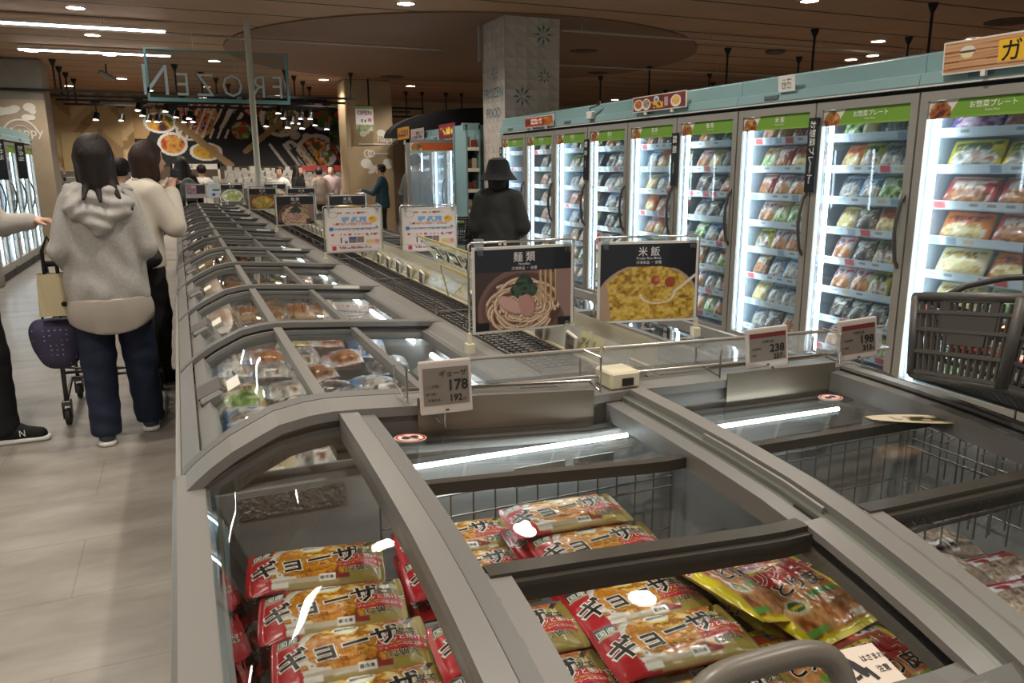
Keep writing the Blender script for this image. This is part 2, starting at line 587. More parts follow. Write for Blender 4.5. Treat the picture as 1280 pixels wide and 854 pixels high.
def ceil_mat():
    m = mat('ceiling_boards', '#8b6a4d', 0.7)
    nt = m.node_tree; b = nt.nodes['Principled BSDF']
    tc = nt.nodes.new('ShaderNodeTexCoord'); sx = nt.nodes.new('ShaderNodeSeparateXYZ')
    nt.links.new(tc.outputs['Object'], sx.inputs[0])
    d = nt.nodes.new('ShaderNodeMath'); d.operation = 'MODULO'; d.inputs[1].default_value = 0.86
    a = nt.nodes.new('ShaderNodeMath'); a.operation = 'ADD'; a.inputs[1].default_value = 100.0
    nt.links.new(sx.outputs['Y'], a.inputs[0]); nt.links.new(a.outputs[0], d.inputs[0])
    l = nt.nodes.new('ShaderNodeMath'); l.operation = 'LESS_THAN'; l.inputs[1].default_value = 0.05
    nt.links.new(d.outputs[0], l.inputs[0])
    n = nt.nodes.new('ShaderNodeTexNoise'); n.inputs['Scale'].default_value = 1.5
    nt.links.new(tc.outputs['Object'], n.inputs['Vector'])
    r = nt.nodes.new('ShaderNodeValToRGB')
    r.color_ramp.elements[0].color = (*C('#9a7355'), 1); r.color_ramp.elements[1].color = (*C('#b08a6c'), 1)
    nt.links.new(n.outputs['Fac'], r.inputs['Fac'])
    mx = nt.nodes.new('ShaderNodeMix'); mx.data_type = 'RGBA'
    nt.links.new(l.outputs[0], mx.inputs[0]); nt.links.new(r.outputs[0], mx.inputs[6]); mx.inputs[7].default_value = (*C('#2c1c12'), 1)
    nt.links.new(mx.outputs[2], b.inputs['Base Color'])
    return m

FX0, FX1, FY0, FY1 = -9.0, 15.0, -4.0, 21.3
struct(MB().box(FX0, FX1, FY0, FY1, -0.06, 0).build('floor', floor_mat()))
struct(MB().box(FX0, FX1, FY0, FY1, CEIL, CEIL + 0.08).build('ceiling', ceil_mat()))
M_WALL = mat('wall_plaster', '#b9a283', 0.8)
struct(MB().box(FX0, FX1, FY1, FY1 + 0.1, 0, CEIL).build('wall_far', M_WALL))
struct(MB().box(FX0 - 0.1, FX0, FY0, FY1, 0, CEIL).build('wall_left', M_WALL))
struct(MB().box(FX1, FX1 + 0.1, FY0, FY1, 0, CEIL).build('wall_right', mat('wall_brown', '#6d5340', 0.8)))

# dark round field in the ceiling
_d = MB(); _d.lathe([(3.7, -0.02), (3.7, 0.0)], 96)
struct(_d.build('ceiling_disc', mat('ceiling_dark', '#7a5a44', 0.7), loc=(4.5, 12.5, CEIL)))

# herringbone timber panelling on the far wall
def _chev(U, V):
    A = Art(U, V, '#b99b6c')
    x = U * 9.0; z = V * 3.2
    per = 1.1
    t = np.abs(((x + 50) % per) / per - 0.5) * per
    k = np.floor((z + t) / 0.24).astype(int)
    n = vnoise(k * 1.0, np.floor(x / (per / 2)), 5)
    A.fill((n > .45) * .9, '#8f7048'); A.fill((n > 0.75) * 0.9, '#d0b488')
    return A.a
struct(painted('wall_panel', 150, 60, lambda u, v: (-9 + 8.6 * u, FY1 - 0.02, 0.0 + 3.2 * v), _chev, printed('timber_panel', 0.6)))
# cupboard door in the panelling
_b = MB(); _b.box(-2.42, -2.0, FY1 - 0.05, FY1 - 0.02, 0.2, 2.28)
_dr = struct(_b.build('door_1', mat('panel_door', '#b39a6a', 0.55), bevel=0.006))
struct(MB().box(-2.09, -2.06, FY1 - 0.08, FY1 - 0.05, 1.3, 1.42).build('door_handle', mat('dark_metal', '#3a3632', 0.4, 0.6), _dr))

# food mural on the far wall
def _mural(U, V):
    A = Art(U, V, '#1b1815')
    # picture units: x 0..1280, y 0..480 downwards (280 x 105 px part of the wall)
    X = U * 1290.0; Y = (1 - V) * 500.0
    B = Art(X, Y, '#1b1815')
    def dish(x, y, rx, ry, plate, cols, sd, fx=0.02):
        B.ell(x, y, rx, ry, plate)
        m = ((X - x) / (rx * .8)) ** 2 + ((Y - y) / (ry * .8)) ** 2 <= 1
        B.noise(m, cols, fx, fx, sd)
    m0 = X < 60 + (Y - 60) * -0.6 + 120
    B.fill(m0 & (Y < 260), '#b2905f')
    B.fill((X < 250) & (Y < 45), '#9b7c52')
    dish(140, 165, 88, 62, '#e5e0d5', ['#3a2c22', '#6d3a1e', '#d98324', '#e6b84a', '#4a5b24'], 3)
    dish(195, 290, 80, 70, '#e8e3da', ['#8a4f1c', '#c98730', '#d9a850', '#b23a1a'], 6)
    dish(300, 205, 85, 65, '#e2ddd2', ['#2e3a1c', '#5a3424', '#b98f78', '#7a4b3a'], 9)
    dish(370, 335, 90, 55, '#e7e3da', ['#c98b1f', '#e3b339', '#a4651a'], 12)
    dish(340, 120, 110, 125, '#c99c55', ['#b4231c', '#e8e0d0', '#7b1d16', '#e0a640', '#b4231c', '#f0e6d6'], 15, 0.03)
    for k in range(7):
        B.band((230 + 42 * k, 250), (330 + 42 * k, 20), 6, '#e9e2d4')
    for k in range(4):
        B.band((430 + 34 * k, 190), (560 + 34 * k, -20), 10, '#ded6c6' if k % 2 else '#0f0e0d')
    dish(575, 205, 70, 68, '#22201c', ['#c9311c', '#e2562b', '#3f6a25', '#7da83a', '#d8c9b0', '#c9311c'], 21, 0.03)
    dish(665, 60, 90, 75, '#3a1410', ['#a5281c', '#c9442c', '#e8b4a0', '#7c1a12'], 24, 0.03)
    dish(800, 130, 118, 112, '#e9e6df', ['#d9c48a', '#e8dcb0', '#4e6a2a', '#c9a558', '#2f2a1c'], 27, 0.03)
    B.ell(800, 150, 118, 92, '#e9e6df', k=0.0)
    for (x, y, r) in ((930, 150, 45), (880, 230, 32), (950, 240, 28), (850, 290, 34)):
        B.ell(x, y, r, r * .85, '#cfc5b2'); B.ell(x - 6, y - 8, r * .6, r * .45, '#e6dfd0')
    dish(1005, 335, 125, 115, '#e4e2dc', ['#3f6a25', '#c9441f', '#e0a82e', '#efe4cc', '#b9341c', '#5c8a34', '#f2ead8'], 33, 0.024)
    dish(1050, 110, 80, 90, '#d9d6cd', ['#2f5a22', '#4c7a2e', '#c33c28', '#86a848'], 36, 0.03)
    m = X > 1085
    B.noise(m & (Y < 330), ['#15240f', '#2e4d1c', '#5b7a2a', '#c43a24', '#d9b23f', '#23391a'], 0.016, 0.016, 41)
    B.ell(1205, 200, 52, 58, '#d0a944'); B.ell(1165, 100, 40, 34, '#c23c26'); B.ell(1160, 30, 60, 30, '#9aa83e')
    for k in range(7):
        B.band((690 + 40 * k, 290), (800 + 40 * k, 460), 8, '#ded8cc' if k % 2 else '#26241f')
    for k in range(6):
        B.band((1090 + 42 * k, 300), (1190 + 42 * k, 470), 9, '#d9d2c4' if k % 2 else '#9d2a22')
    B.band((235, 170), (500, 420), 20, '#a9895c'); B.band((590, 330), (800, 150), 16, '#b49669')
    B.rect(0, 425, 1290, 500, '#57452f')
    return B.a
_mu = painted('wall_mural', 300, 120, lambda u, v: (-0.85 + 5.55 * u, FY1 - 0.03, 1.18 + 2.02 * v), _mural, printed('mural_print', 0.6))
tag(_mu, 'wall-wide food mural of plates and vegetables across the far wall', 'mural')

# square pillars
def column_art(seed):
    def f(U, V):
        A = Art(U, V, '#b5aba0')
        k = vnoise(np.floor(U * 5), np.floor(V * 26 + np.floor(U * 5) % 2 * .5), seed)
        d = ((U * 5) % 1) + ((V * 26) % 1) > 1
        A.fill(k * 0.6, '#a59b90'); A.fill((k > .6) * d * .5, '#c9bfb4'); A.fill((k < .35) * ~d * .45, '#978d83')
        def flake(u, v, r, col='#3f6264'):
            du = (U - u) * .73; dv = (V - v) * 3.2
            a = np.arctan2(dv, du); q = np.hypot(du, dv)
            A.fill((q < r) & (q > r * .16) & (np.abs(np.sin(a * 4)) < .20 + .50 * ((q > r * .40) & (q < r * .80)) * (1 - np.abs(q / r - .6) * 3) + .1 * (q < r * .4)), col)
        if seed == 1:
            flake(.70, .935, .125); flake(.72, .784, .085); flake(.31, .708, .125)
        else:
            flake(.55, .80, .11, '#5b7c7e')
        return A.a
    return f
CX0, CX1, CY0, CY1 = 3.74, 4.47, 8.97, 9.7
_c = struct(MB().box(CX0 + .012, CX1 - .012, CY0 + .012, CY1, 0, CEIL).build('column', mat('pillar_core', '#8f8880', 0.7)))
M_COLP = printed('pillar_print', 0.65)
struct(painted('column_front', 80, 300, lambda u, v: (CX0 + (CX1 - CX0) * u, CY0 - .002, CEIL * v), column_art(1), M_COLP, _c, False))
struct(painted('column_side', 80, 300, lambda u, v: (CX0 - .002, CY1 - (CY1 - CY0) * u, CEIL * v), column_art(2), M_COLP, _c, False))
_t = MB()
_t.text('FROZEN', lambda x, y: (CX0 - .006, 9.335 - x, 2.27 + y), .17, .012, (0, .0))
_t.text('FOOD', lambda x, y: (CX0 - .006, 9.335 - x, 2.27 + y), .17, .012, (0, -.24))
struct(_t.build('column_lettering', mat('teal_ink', '#5b7c7e', 0.6), _c))
struct(MB().box(CX0 - .05, CX0 - .0, CY1 - .02, CY1 + .05, 2.75, CEIL).build('column_pipe', mat('pipe_paint', '#8d8780', 0.5), _c))

def happy(t, fn, s, w):
    """white line drawings printed on the timber pillars: bread, whisk, croissant, round badge"""
    def blob(cx, cy, rx, ry, n=20):
        t.add([fn(cx + rx * math.cos(2 * PI * k / n) * s, cy + ry * math.sin(2 * PI * k / n) * s) for k in range(n)], [tuple(range(n))])
    return blob
def disc(t, fn, cx, cy, rx, ry, n=24, rot=0):
    c, q = math.cos(rot), math.sin(rot)
    z_ = 0; t.add([fn(cx + rx * math.cos(2 * PI * k / n) * c - ry * math.sin(2 * PI * k / n) * q, cy + rx * math.cos(2 * PI * k / n) * q + ry * math.sin(2 * PI * k / n) * c) for k in range(n)], [tuple(range(n))])
def ringf(t, fn, cx, cy, r0, r1, a0=0, a1=2 * PI, n=40):
    vs = []
    for k in range(n + 1):
        a = a0 + (a1 - a0) * k / n
        vs += [fn(cx + r0 * math.cos(a), cy + r0 * math.sin(a)), fn(cx + r1 * math.cos(a), cy + r1 * math.sin(a))]
    t.add(vs, [(2 * k, 2 * k + 1, 2 * k + 3, 2 * k + 2) for k in range(n)])
M_TIMBER = mat('pillar_timber', '#a38c6c', 0.6, noise=(3.0, 0.12))
M_CHALK = mat('white_ink', '#d9d2c6', 0.7)
_c2 = struct(MB().box(3.3, 4.28, 16.4, 17.2, 0, CEIL).build('column', M_TIMBER, bevel=.02))
_t = MB(); f2 = lambda x, y: (3.52 + x, 16.392 - .00002 * len(_t.v), 1.5 + y)
for a in ((.12, .62, .07, .06), (.20, .66, .06, .05), (.5, .64, .09, .07), (.58, .60, .06, .05), (.16, .02, .12, .10), (.24, -.04, .07, .06), (.62, .05, .10, .07), (.45, -.06, .22, .07, 24, .25), (.30, -.12, .12, .05, 24, .5), (.62, -.04, .1, .05)):
    disc(_t, f2, *a)
ringf(_t, f2, .2, .22, .06, .085); ringf(_t, f2, .27, .22, .05, .075)
_t.add([f2(.32, .215), f2(.66, .205), f2(.66, .24), f2(.32, .23)], [(0, 1, 2, 3)])
_t.add([f2(.02, .40), f2(.75, .40), f2(.75, .425), f2(.02, .425)], [(0, 1, 2, 3)])
_t.text('happy', f2, .2, .006, (.42, .46), 'L')
struct(_t.build('column_drawing', M_CHALK, _c2))
_c3 = struct(MB().box(-3.6, -1.9, 15.3, 16.1, 0, CEIL).build('column', mat('pillar_concrete', '#8d8376', 0.7, noise=(2.5, 0.15)), bevel=.02))
struct(MB().box(-3.6, -1.9, 15.285, 15.3, 0, 2.55).build('column_cladding', mat('pillar_cladding', '#a29078', 0.6, noise=(3, .1)), _c3))
_t = MB(); f3 = lambda x, y: (-2.46 + x, 15.278 - .00002 * len(_t.v), 2.1 + y)
for a in ((.02, .27, .16, .06, 24, .15), (.12, .31, .08, .05), (.33, .33, .09, .07), (.28, .17, .08, .05), (.37, .27, .05, .05), (.35, .17, .05, .04), (-.1, .26, .1, .07)):
    disc(_t, f3, *a)
ringf(_t, f3, .16, -.12, .24, .265, .25, PI + .3); ringf(_t, f3, .16, -.12, .15, .16, .35, PI)
_t.text('happy', f3, .2, .008, (.02, -.13), 'L')
struct(_t.build('column_drawing', M_CHALK, _c3))

# black curved canopy over the far department
_cn = MB()
_ar = [(2.1 * math.cos(PI * k / 24), .62 * math.sin(PI * k / 24)) for k in range(25)]
_cn.prism(_ar, 0, 0.5, lambda a, b, h: (6.1 + a, 15.6 + h, 2.02 + b))
tag(_cn.build('department_canopy', mat('black_felt', '#0b0a0a', 0.9)), 'matt black arched canopy above the aisle behind the far teal freezers', 'canopy')
# its two legs
for _a in (4.5, 7.6): MB().box(_a, _a + .2, 15.7, 15.9, 0, 2.1).build('post', mat('black_felt'), bpy.data.objects['department_canopy'])

# ------------------------------------------------------------------ ceiling lights
M_BLACK = mat('black_metal', '#12110f', 0.5, 0.3)
M_LAMP = emis('lamp_white', (1.0, 0.93, 0.82), 14.0)
M_TRIM = mat('lamp_trim', '#5a4a3c', 0.5)
def spot(parent, z, w, ang=2.3, rot=(0, 0, 0)):
    l = bpy.data.lights.new('lamp', 'SPOT')
    l.energy = w; l.spot_size = ang; l.spot_blend = 0.6; l.shadow_soft_size = 0.05; l.color = WARM
    o = bpy.data.objects.new('lamp', l); COL.objects.link(o); o.parent = parent; o.location = (0, 0, z); o.rotation_euler = rot
    return o
DL = [(-.87, 10.4), (-.87, 12.35), (-1.86, 14.28), (-.8, 14.33), (-.83, 17.9), (.76, 14.5), (1.85, 15.0), (2.95, 16.7), (2.47, 12.89), (2.5, 8.82),
      (2.52, 10.39), (2.48, 10.95), (3.6, 15.1), (4.54, 15.5), (4.95, 17.3), (6.77, 11.06), (6.69, 12.74), (6.58, 7.06), (6.59, 9.81), (10.73, 8.21),
      (10.75, 10.0), (9.62, 8.87), (10.8, 10.5), (11.1, 18.9), (-.4, 20.3), (-1.95, 19.8),
      (-.87, 8.3), (-.87, 6.2), (-.87, 4.1), (-.87, 2.0), (-.87, -.1), (2.5, 6.7), (2.5, 4.6), (2.5, 2.5), (2.5, .4), (.8, 1.2), (.8, 4.0), (-2.9, 6.0), (-2.9, 3.0), (4.6, 6.6), (4.6, 4.6)]  # last two are unseen, added to brighten the patterned pillar
_dl0 = None
def dl_line(x):
    for lim, n in ((-1.3, 'line above the left freezers'), (.3, 'line left of the pole'), (2.0, 'line behind the FROZEN sign'), (3.2, 'line right of the pole'), (5.6, 'line before the pillars'), (8.0, 'line right of the patterned pillar')):
        if x < lim: return n
    return 'line at the far right'
def dl_label(i):
    x, y = DL[i]
    if y < 6.9: return 'downlight above the camera, %s of those out of frame' % ORDX[sum(1 for j in range(i) if DL[j][1] < 6.9)]
    k = sum(1 for q in DL if dl_line(q[0]) == dl_line(x) and q[1] >= 6.9 and (q[1], q[0]) < (y, x))
    return 'glowing round downlight, %s from the front in the %s' % (ORD[k], dl_line(x))
ORDX = ORD + ['fifteenth', 'sixteenth', 'seventeenth', 'eighteenth', 'nineteenth', 'twentieth']
for i, (x, y) in enumerate(DL):
    lab = dl_label(i)
    if i == 0:
        _dl0 = thing('downlight', lab, 'ceiling light', (x, y, CEIL - .002), group='recessed ceiling downlights')
        q = MB(); q.lathe([(.094, -.004), (.095, -.012), (.108, -.012), (.114, 0)], 20, caps=False); q.build('trim_ring', M_TRIM, _dl0)
        q = MB(); q.lathe([(0, -.009), (.096, -.009)], 20, caps=False); q.build('lens', M_LAMP, _dl0)
        spot(_dl0, -.03, SPOT_W)
    else:
        dup(_dl0, (x, y, CEIL - .002), label=lab)
# unlit round fixtures
for i, (x, y, r, lab) in enumerate(((9.9, 7.1, .28, 'large round air diffuser in the ceiling above the nearest glass-door freezer'), (6.0, 11.2, .28, 'round air diffuser in the ceiling just right of the tall patterned pillar'),
                                    (4.1, 15.6, .3, 'round air diffuser in the ceiling between the two pillars'), (7.6, 13.6, .26, 'faint round air diffuser low on the far right of the ceiling'))):
    q = MB()
    for rr, z in ((r, 0), (r * .72, -.012), (r * .45, -.024)):
        q.lathe([(rr * .8, z - .02), (rr, z - .015), (rr, z)], 32)
    tag(q.build('air_diffuser', mat('diffuser_brown', '#4a3526', 0.6), loc=(x, y, CEIL), smooth=True), lab, 'air vent')
q = MB(); q.lathe([(0, -.05), (.13, -.05), (.15, -.03), (.15, 0)], 24)
_o = tag(q.build('unlit_fixture', M_TRIM, loc=(8.86, 10.17, CEIL)), 'round unlit ceiling fitting standing out dark among the downlights', 'ceiling light')

# linear tube lights
M_TUBE = emis('tube_white', (1.0, 0.96, 0.9), 9.0)
def tube_light(x0, x1, y, z, label, w=.09):
    t = thing('linear_light', label, 'ceiling light', ((x0 + x1) / 2, y, z))
    h = (x1 - x0) / 2
    MB().box(-h, h, -w / 2, w / 2, .0, .035).build('housing', mat('white_metal', '#cfcac0', 0.4), t)
    MB().box(-h + .02, h - .02, -w / 2 + .012, w / 2 - .012, -.018, 0).build('diffuser', M_TUBE, t)
    for s in (-.7, .7): MB().cyl((h * s, 0, .035), (h * s, 0, CEIL - z - .001), .006, n=6).build('hanger', mat('white_metal'), t)
    return t
tube_light(-4.6, .05, 11.0, 3.09, 'long white linear light nearest the camera at the upper left')
tube_light(-1.95, .1, 13.6, 3.13, 'shorter linear light hung behind the long one at the upper left', .07)
tube_light(-5.2, -2.4, 4.4, 3.05, 'linear light over the left aisle out of frame')
tube_light(-3.2, -.6, 1.4, 3.05, 'linear light above the near left aisle')
tube_light(-2.2, .3, -1.2, 3.05, 'linear light hung behind the camera')

# thin conduits under the ceiling
def conduit(x0, x1, y, z, label):
    t = thing('ceiling_conduit', label, 'pipe', (0, y, z))
    q = MB(); q.cyl((x0, 0, 0), (x1, 0, 0), .016, n=8); q.build('pipe', mat('conduit_grey', '#a79b8c', 0.5), t)
    n = int((x1 - x0) / 2)
    for k in range(n + 1):
        x = x0 + .3 + k * 2.0
        if x < x1: MB().cyl((x, 0, 0), (x, 0, CEIL - z - .001), .008, n=6).build('hanger', mat('conduit_grey'), t)
conduit(-2.5, 3.72, 11.3, 3.1, 'thin pale conduit crossing the ceiling left of the patterned pillar')
conduit(4.6, 12.0, 9.2, 3.1, 'upper pale conduit crossing the ceiling right of the patterned pillar')
conduit(5.0, 12.0, 12.2, 3.1, 'lower pale conduit crossing the ceiling right of the patterned pillar')

# black track rails with spotlights
def track(x0, x1, y, z, label, rods, along='x'):
    t = thing('track_rail', label, 'light track', (0, 0, 0))
    q = MB()
    if along == 'x': q.box(x0, x1, y - .018, y + .018, z, z + .04)
    else: q.box(y - .018, y + .018, x0, x1, z, z + .04)
    q.build('rail', M_BLACK, t)
    for r in rods:
        p = (r, y) if along == 'x' else (y, r)
        q = MB(); q.cyl((*p, z + .03), (*p, CEIL - .09), .016, n=8)
        q.tube([(*p, CEIL - .1), (*p, CEIL - .03), (*p, CEIL - .001)], [.02, .05, .055], 10)
        q.build('hanging_rod', M_BLACK, t)
TRK = [(15.26, 2.69, (-1.71, .14, 1.99, 3.2)), (16.3, 2.69, (-1.74, .6, 2.3)), (17.2, 2.69, (-1.74, .9, 2.6)), (18.3, 2.69, (-1.72, 1.2, 2.9))]
for i, (y, z, rods) in enumerate(TRK):
    track(-4.0 if i == 0 else -1.95, 3.28 if i < 2 else 5.2, y, z, 'black ceiling track with hanging rods, %s from the front on the left' % ORD[i], rods)
track(4.8, 11, 18.6, 2.6, 'black ceiling track above the black arched canopy', (5.2, 5.6, 6.2, 6.6, 7.2, 7.6, 8.4))
for i, (x, ys) in enumerate(((8.0, (6.66, 8.44, 10.24, 12.42, 14.2)), (9.75, (8.46, 10.6, 13.0)), (10.9, (14.4, 16.2)))):
    track(min(ys) - 1, max(ys) + 1, x, 2.35, 'black track rail behind the glass-door freezers, %s from the aisle' % ORD[i], ys, 'y')

SP = [(1, -0.54, 2.48), (2, -0.5, 2.44), (3, -0.43, 2.4), (1, -0.08, 2.47), (2, 0.10, 2.42), (3, -0.23, 2.4), (1, -0.24, 2.28), (2, 0.24, 2.33), (3, 0.43, 2.4), (1, 0.32, 2.35), (2, -1.32, 2.35), (3, -0.94, 2.4), (1, 1.96, 2.48), (2, 2.16, 2.44), (3, 1.92, 2.33), (1, 2.12, 2.21), (2, 2.32, 2.35), (3, 2.65, 2.4), (1, 2.4, 2.2), (2, 2.71, 2.44), (3, 2.98, 2.37), (1, 2.89, 2.19), (2, 2.52, 2.44)]
SP.sort(key=lambda p: p[1])
for i, (row, x, zz) in enumerate(SP):
    y, z = TRK[row][0], TRK[row][1]
    lab = 'black track spotlight with lit white face before the food mural, %s from the left' % (ORD + ['fifteenth', 'sixteenth', 'seventeenth', 'eighteenth', 'nineteenth', 'twentieth', 'twenty-first', 'twenty-second', 'twenty-third'])[i]
    t = thing('track_spotlight', lab, 'spotlight', (x, y, zz), group='spotlights on the far tracks')
    q = MB(); q.cyl((0, 0, 0), (.03, .05, .13), .058, .05, n=14); q.build('can', M_BLACK, t, smooth=True)
    q = MB(); q.lathe([(0, -.006), (.055, -.002)], 14, caps=False); q.build('lens', M_LAMP, t)
    q = MB(); q.cyl((.02, .03, .1), (.02, .03, z - zz + .005), .01, n=6); q.box(-.06, .1, .015, .05, z - zz - .03, z - zz + .004); q.build('stem', M_BLACK, t)
    if i % 2 == 0:
        spot(t, -.03, TRACK_W, 2.0, (.55, 0, 0))
# a lone white projector fitting on the upper left
t = thing('projector_lamp', 'small grey spotlight angled under the ceiling near the left pillar', 'spotlight', (-.95, 15.6, 3.0))
q = MB(); q.cyl((-.11, -.04, .06), (.11, .03, -.06), .05, n=14); q.build('can', mat('grey_metal', '#8f8a80', .4, .5), t, smooth=True)
q = MB(); q.cyl((0, 0, .02), (0, 0, .199), .012, n=6); q.build('bracket', M_BLACK, t)

# pale pole standing on the freezer island
q = MB(); q.cyl((.95, 10.4, .9), (.95, 10.4, CEIL - .001), .037, n=20)
_p = struct(q.build('column_pole', mat('pole_paint', '#b9b9a8', .45), smooth=True))

# hanging glass FROZEN sign, seen from behind
t = thing('hanging_sign', 'clear glass sign with mirrored FROZEN lettering hung over the freezers', 'sign', (.65, 11.5, 2.34))
MB().box(-.87, .87, -.006, .006, 0, .6).build('glass_panel', pane('sign_glass', (.8, .86, .87), .8), t)
q = MB()
q.box(-.9, .9, -.02, .02, -.045, .0); q.box(-.9, -.868, -.02, .02, 0, .62); q.box(.868, .9, -.02, .02, 0, .62); q.box(-.868, .868, -.012, .012, .6, .615)
q.build('teal_frame', mat('sign_teal', '#5f8f92', .35, .2), t)
q = MB()
x = .80
for ch in 'FROZEN':
    s, o = (.42, 0)
    if ch == 'N': s = .56
    _, _, w = text_geo(ch, 0.0)
    q.text(ch, lambda a, b: (x - a, .012, .03 + b), s, .0, (0, 0), 'L', sx=.85)
    x -= w * s * .85 + .10
q.build('letter_back', mat('letter_grey', '#6f777a', .35, .7), t, xf=lambda p: p)
q = MB(); x = .80
for ch in 'FROZEN':
    s = .56 if ch == 'N' else .42
    _, _, w = text_geo(ch, 0.0)
    q.text(ch, lambda a, b: (x - a, -.02, .03 + b), s, -.008, (0, 0), 'L', sx=.85)
    x -= w * s * .85 + .10
q.build('letter_face', mat('letter_chrome', '#aab6b8', .3, .6), t)
for xx in (-.3, .3): MB().cyl((xx, 0, .61), (xx, 0, CEIL - 2.34 - .001), .004, n=6).build('hanging_wire', mat('white_metal'), t)
# ================================================================== FROZEN BAGS (shared printed designs)
M_BAG = printed('bag_film', 0.28, 0.3)
def pillow_mesh(name, w, h, t, art, nu=22, nv=16, seed=0, crimp='v', wr=.003, m=None):
    """a filled plastic bag lying flat: x across, y up the print, z thickness; printed on both faces"""
    us = np.linspace(0, 2, 2 * nu + 1)
    vs = np.linspace(0, 1, nv + 1)
    U, V = np.meshgrid(us, vs)
    UU = np.where(U <= 1, U, 2 - U)
    a = lin_np(art(UU, V)).reshape(-1, 3)
    cu = np.clip(1 - np.abs(2 * UU - 1) ** 3.2, 0, 1) ** .55
    cv = np.clip(1 - np.abs(2 * V - 1) ** 4, 0, 1) ** .6
    if crimp == 'v':
        cv = np.clip((np.minimum(V, 1 - V) - .06) / .2, 0, 1) ** .6
    elif crimp == 'u':
        cu = np.clip((np.minimum(UU, 1 - UU) - .045) / .12, 0, 1) ** .6
    T = t * .5 * cu * cv
    N = (fbm(UU * 7 + seed, V * 6, seed, 3) - .5) * wr * 2 + (fbm(UU * 16, V * 15 + seed, seed + 3, 2) - .5) * wr * .9
    Z = np.where(U <= 1, T + .0012 + N * (cu > .05), -T * .8)
    Z = np.where((UU == 0) | (UU == 1), 0, Z)
    X = (UU - .5) * w * (1 - .03 * (1 - cv)); Y = (V - .5) * h + (fbm(UU * 5, V * 2, seed + 9, 2) - .5) * .004
    Z = Z + t * .4
    P = np.stack([X, Y, Z], -1).reshape(-1, 3)
    k = 2 * nu + 1
    fs = [(j * k + i, j * k + i + 1, (j + 1) * k + i + 1, (j + 1) * k + i) for j in range(nv) for i in range(2 * nu)]
    me = bpy.data.meshes.new(name)
    me.from_pydata(P.tolist(), [], fs)
    at = me.color_attributes.new('Col', 'FLOAT_COLOR', 'POINT')
    at.data.foreach_set('color', np.concatenate([a, np.ones((len(a), 1))], 1).astype(np.float32).ravel())
    me.materials.append(m or M_BAG)
    me.polygons.foreach_set('use_smooth', [True] * len(me.polygons))
    me.update()
    return me

FOOD = {'meat': ['#6b3a22', '#a8632f', '#d9a05a', '#8a3f26'], 'green': ['#2f5a2a', '#5c8a3a', '#a9c46a', '#e8e4d0'], 'fish': ['#6f6a68', '#a9a39c', '#e4ddd2', '#8c5f4a'],
        'rice': ['#d9c07a', '#efe2b6', '#b98a3a', '#e9d79c'], 'berry': ['#5a1f4a', '#8c3a7a', '#d7a3c4', '#e9dfe9'], 'dark': ['#1d1c1e', '#3a3634', '#6b5a4c', '#a89a88']}
def bag_art(base, band, food, seed, dark=False):
    def f(U, V):
        A = Art(U, V, base)
        A.noise(np.ones_like(U, bool) * .35, [base, band, base], 3, 3, seed)
        e = ((U - .56 - .06 * math.sin(seed)) / .40) ** 2 + ((V - .34) / .27) ** 2
        A.fill((e < 1.15), '#e9e4da')
        A.noise(e < 1, FOOD[food], 7, 6, seed + 5)
        # title strokes: blocks broken up like characters
        n = vnoise(U * 30, V * 18, seed + 8)
        A.fill((V > .62) & (V < .86) & (U > .10) & (U < .80) & (n > .40), '#f4efe6' if dark else band)
        A.fill((V > .66) & (V < .83) & (U > .12) & (U < .78) & (vnoise(U * 34, V * 20, seed + 4) > .62), '#17130f' if not dark else band)
        A.rect(.05, .05, .3, .16, '#f2efe8'); A.rect(.78, .78, .95, .93, band)
        A.fill((V < .06) | (V > .94), band)
        return A.a
    return f
KINDS = [('purple', '#5a4aa0', '#d46ab0', 'berry', True), ('yellow', '#e8cf2a', '#3a5a28', 'fish', False), ('red', '#b8322c', '#e8d6c0', 'meat', True),
         ('orange', '#e08a2a', '#c23a1c', 'rice', False), ('cream', '#e6dfc6', '#c8a03a', 'rice', False), ('green', '#4f8a3c', '#dfe6c0', 'green', True),
         ('black', '#1e1d20', '#b8a98c', 'dark', True), ('blue', '#4a86c8', '#e6eef4', 'fish', True), ('white', '#dfe3e6', '#c23434', 'meat', False),
         ('silver', '#aab2b8', '#5a6a78', 'fish', False), ('brown', '#6a4a34', '#e0c070', 'meat', True), ('pale green', '#b9cf9a', '#c86a2a', 'green', False)]
BAGS = {}
for _i, (_n, _b, _d, _f, _k) in enumerate(KINDS):
    BAGS[_n] = pillow_mesh('frozen_bag', .20, .17, .055, bag_art(_b, _d, _f, _i * 7 + 3, _k), seed=_i)

def put_bag(colour, loc, rot, label, group, sc=1.0, name='frozen_food_bag', cat='bag of frozen food'):
    o = link(name, BAGS[colour]); o.location = loc; o.rotation_euler = rot; o.scale = sc if isinstance(sc, tuple) else (sc, sc, sc)
    rest(o, loc[2])
    return tag(o, label, cat, group)

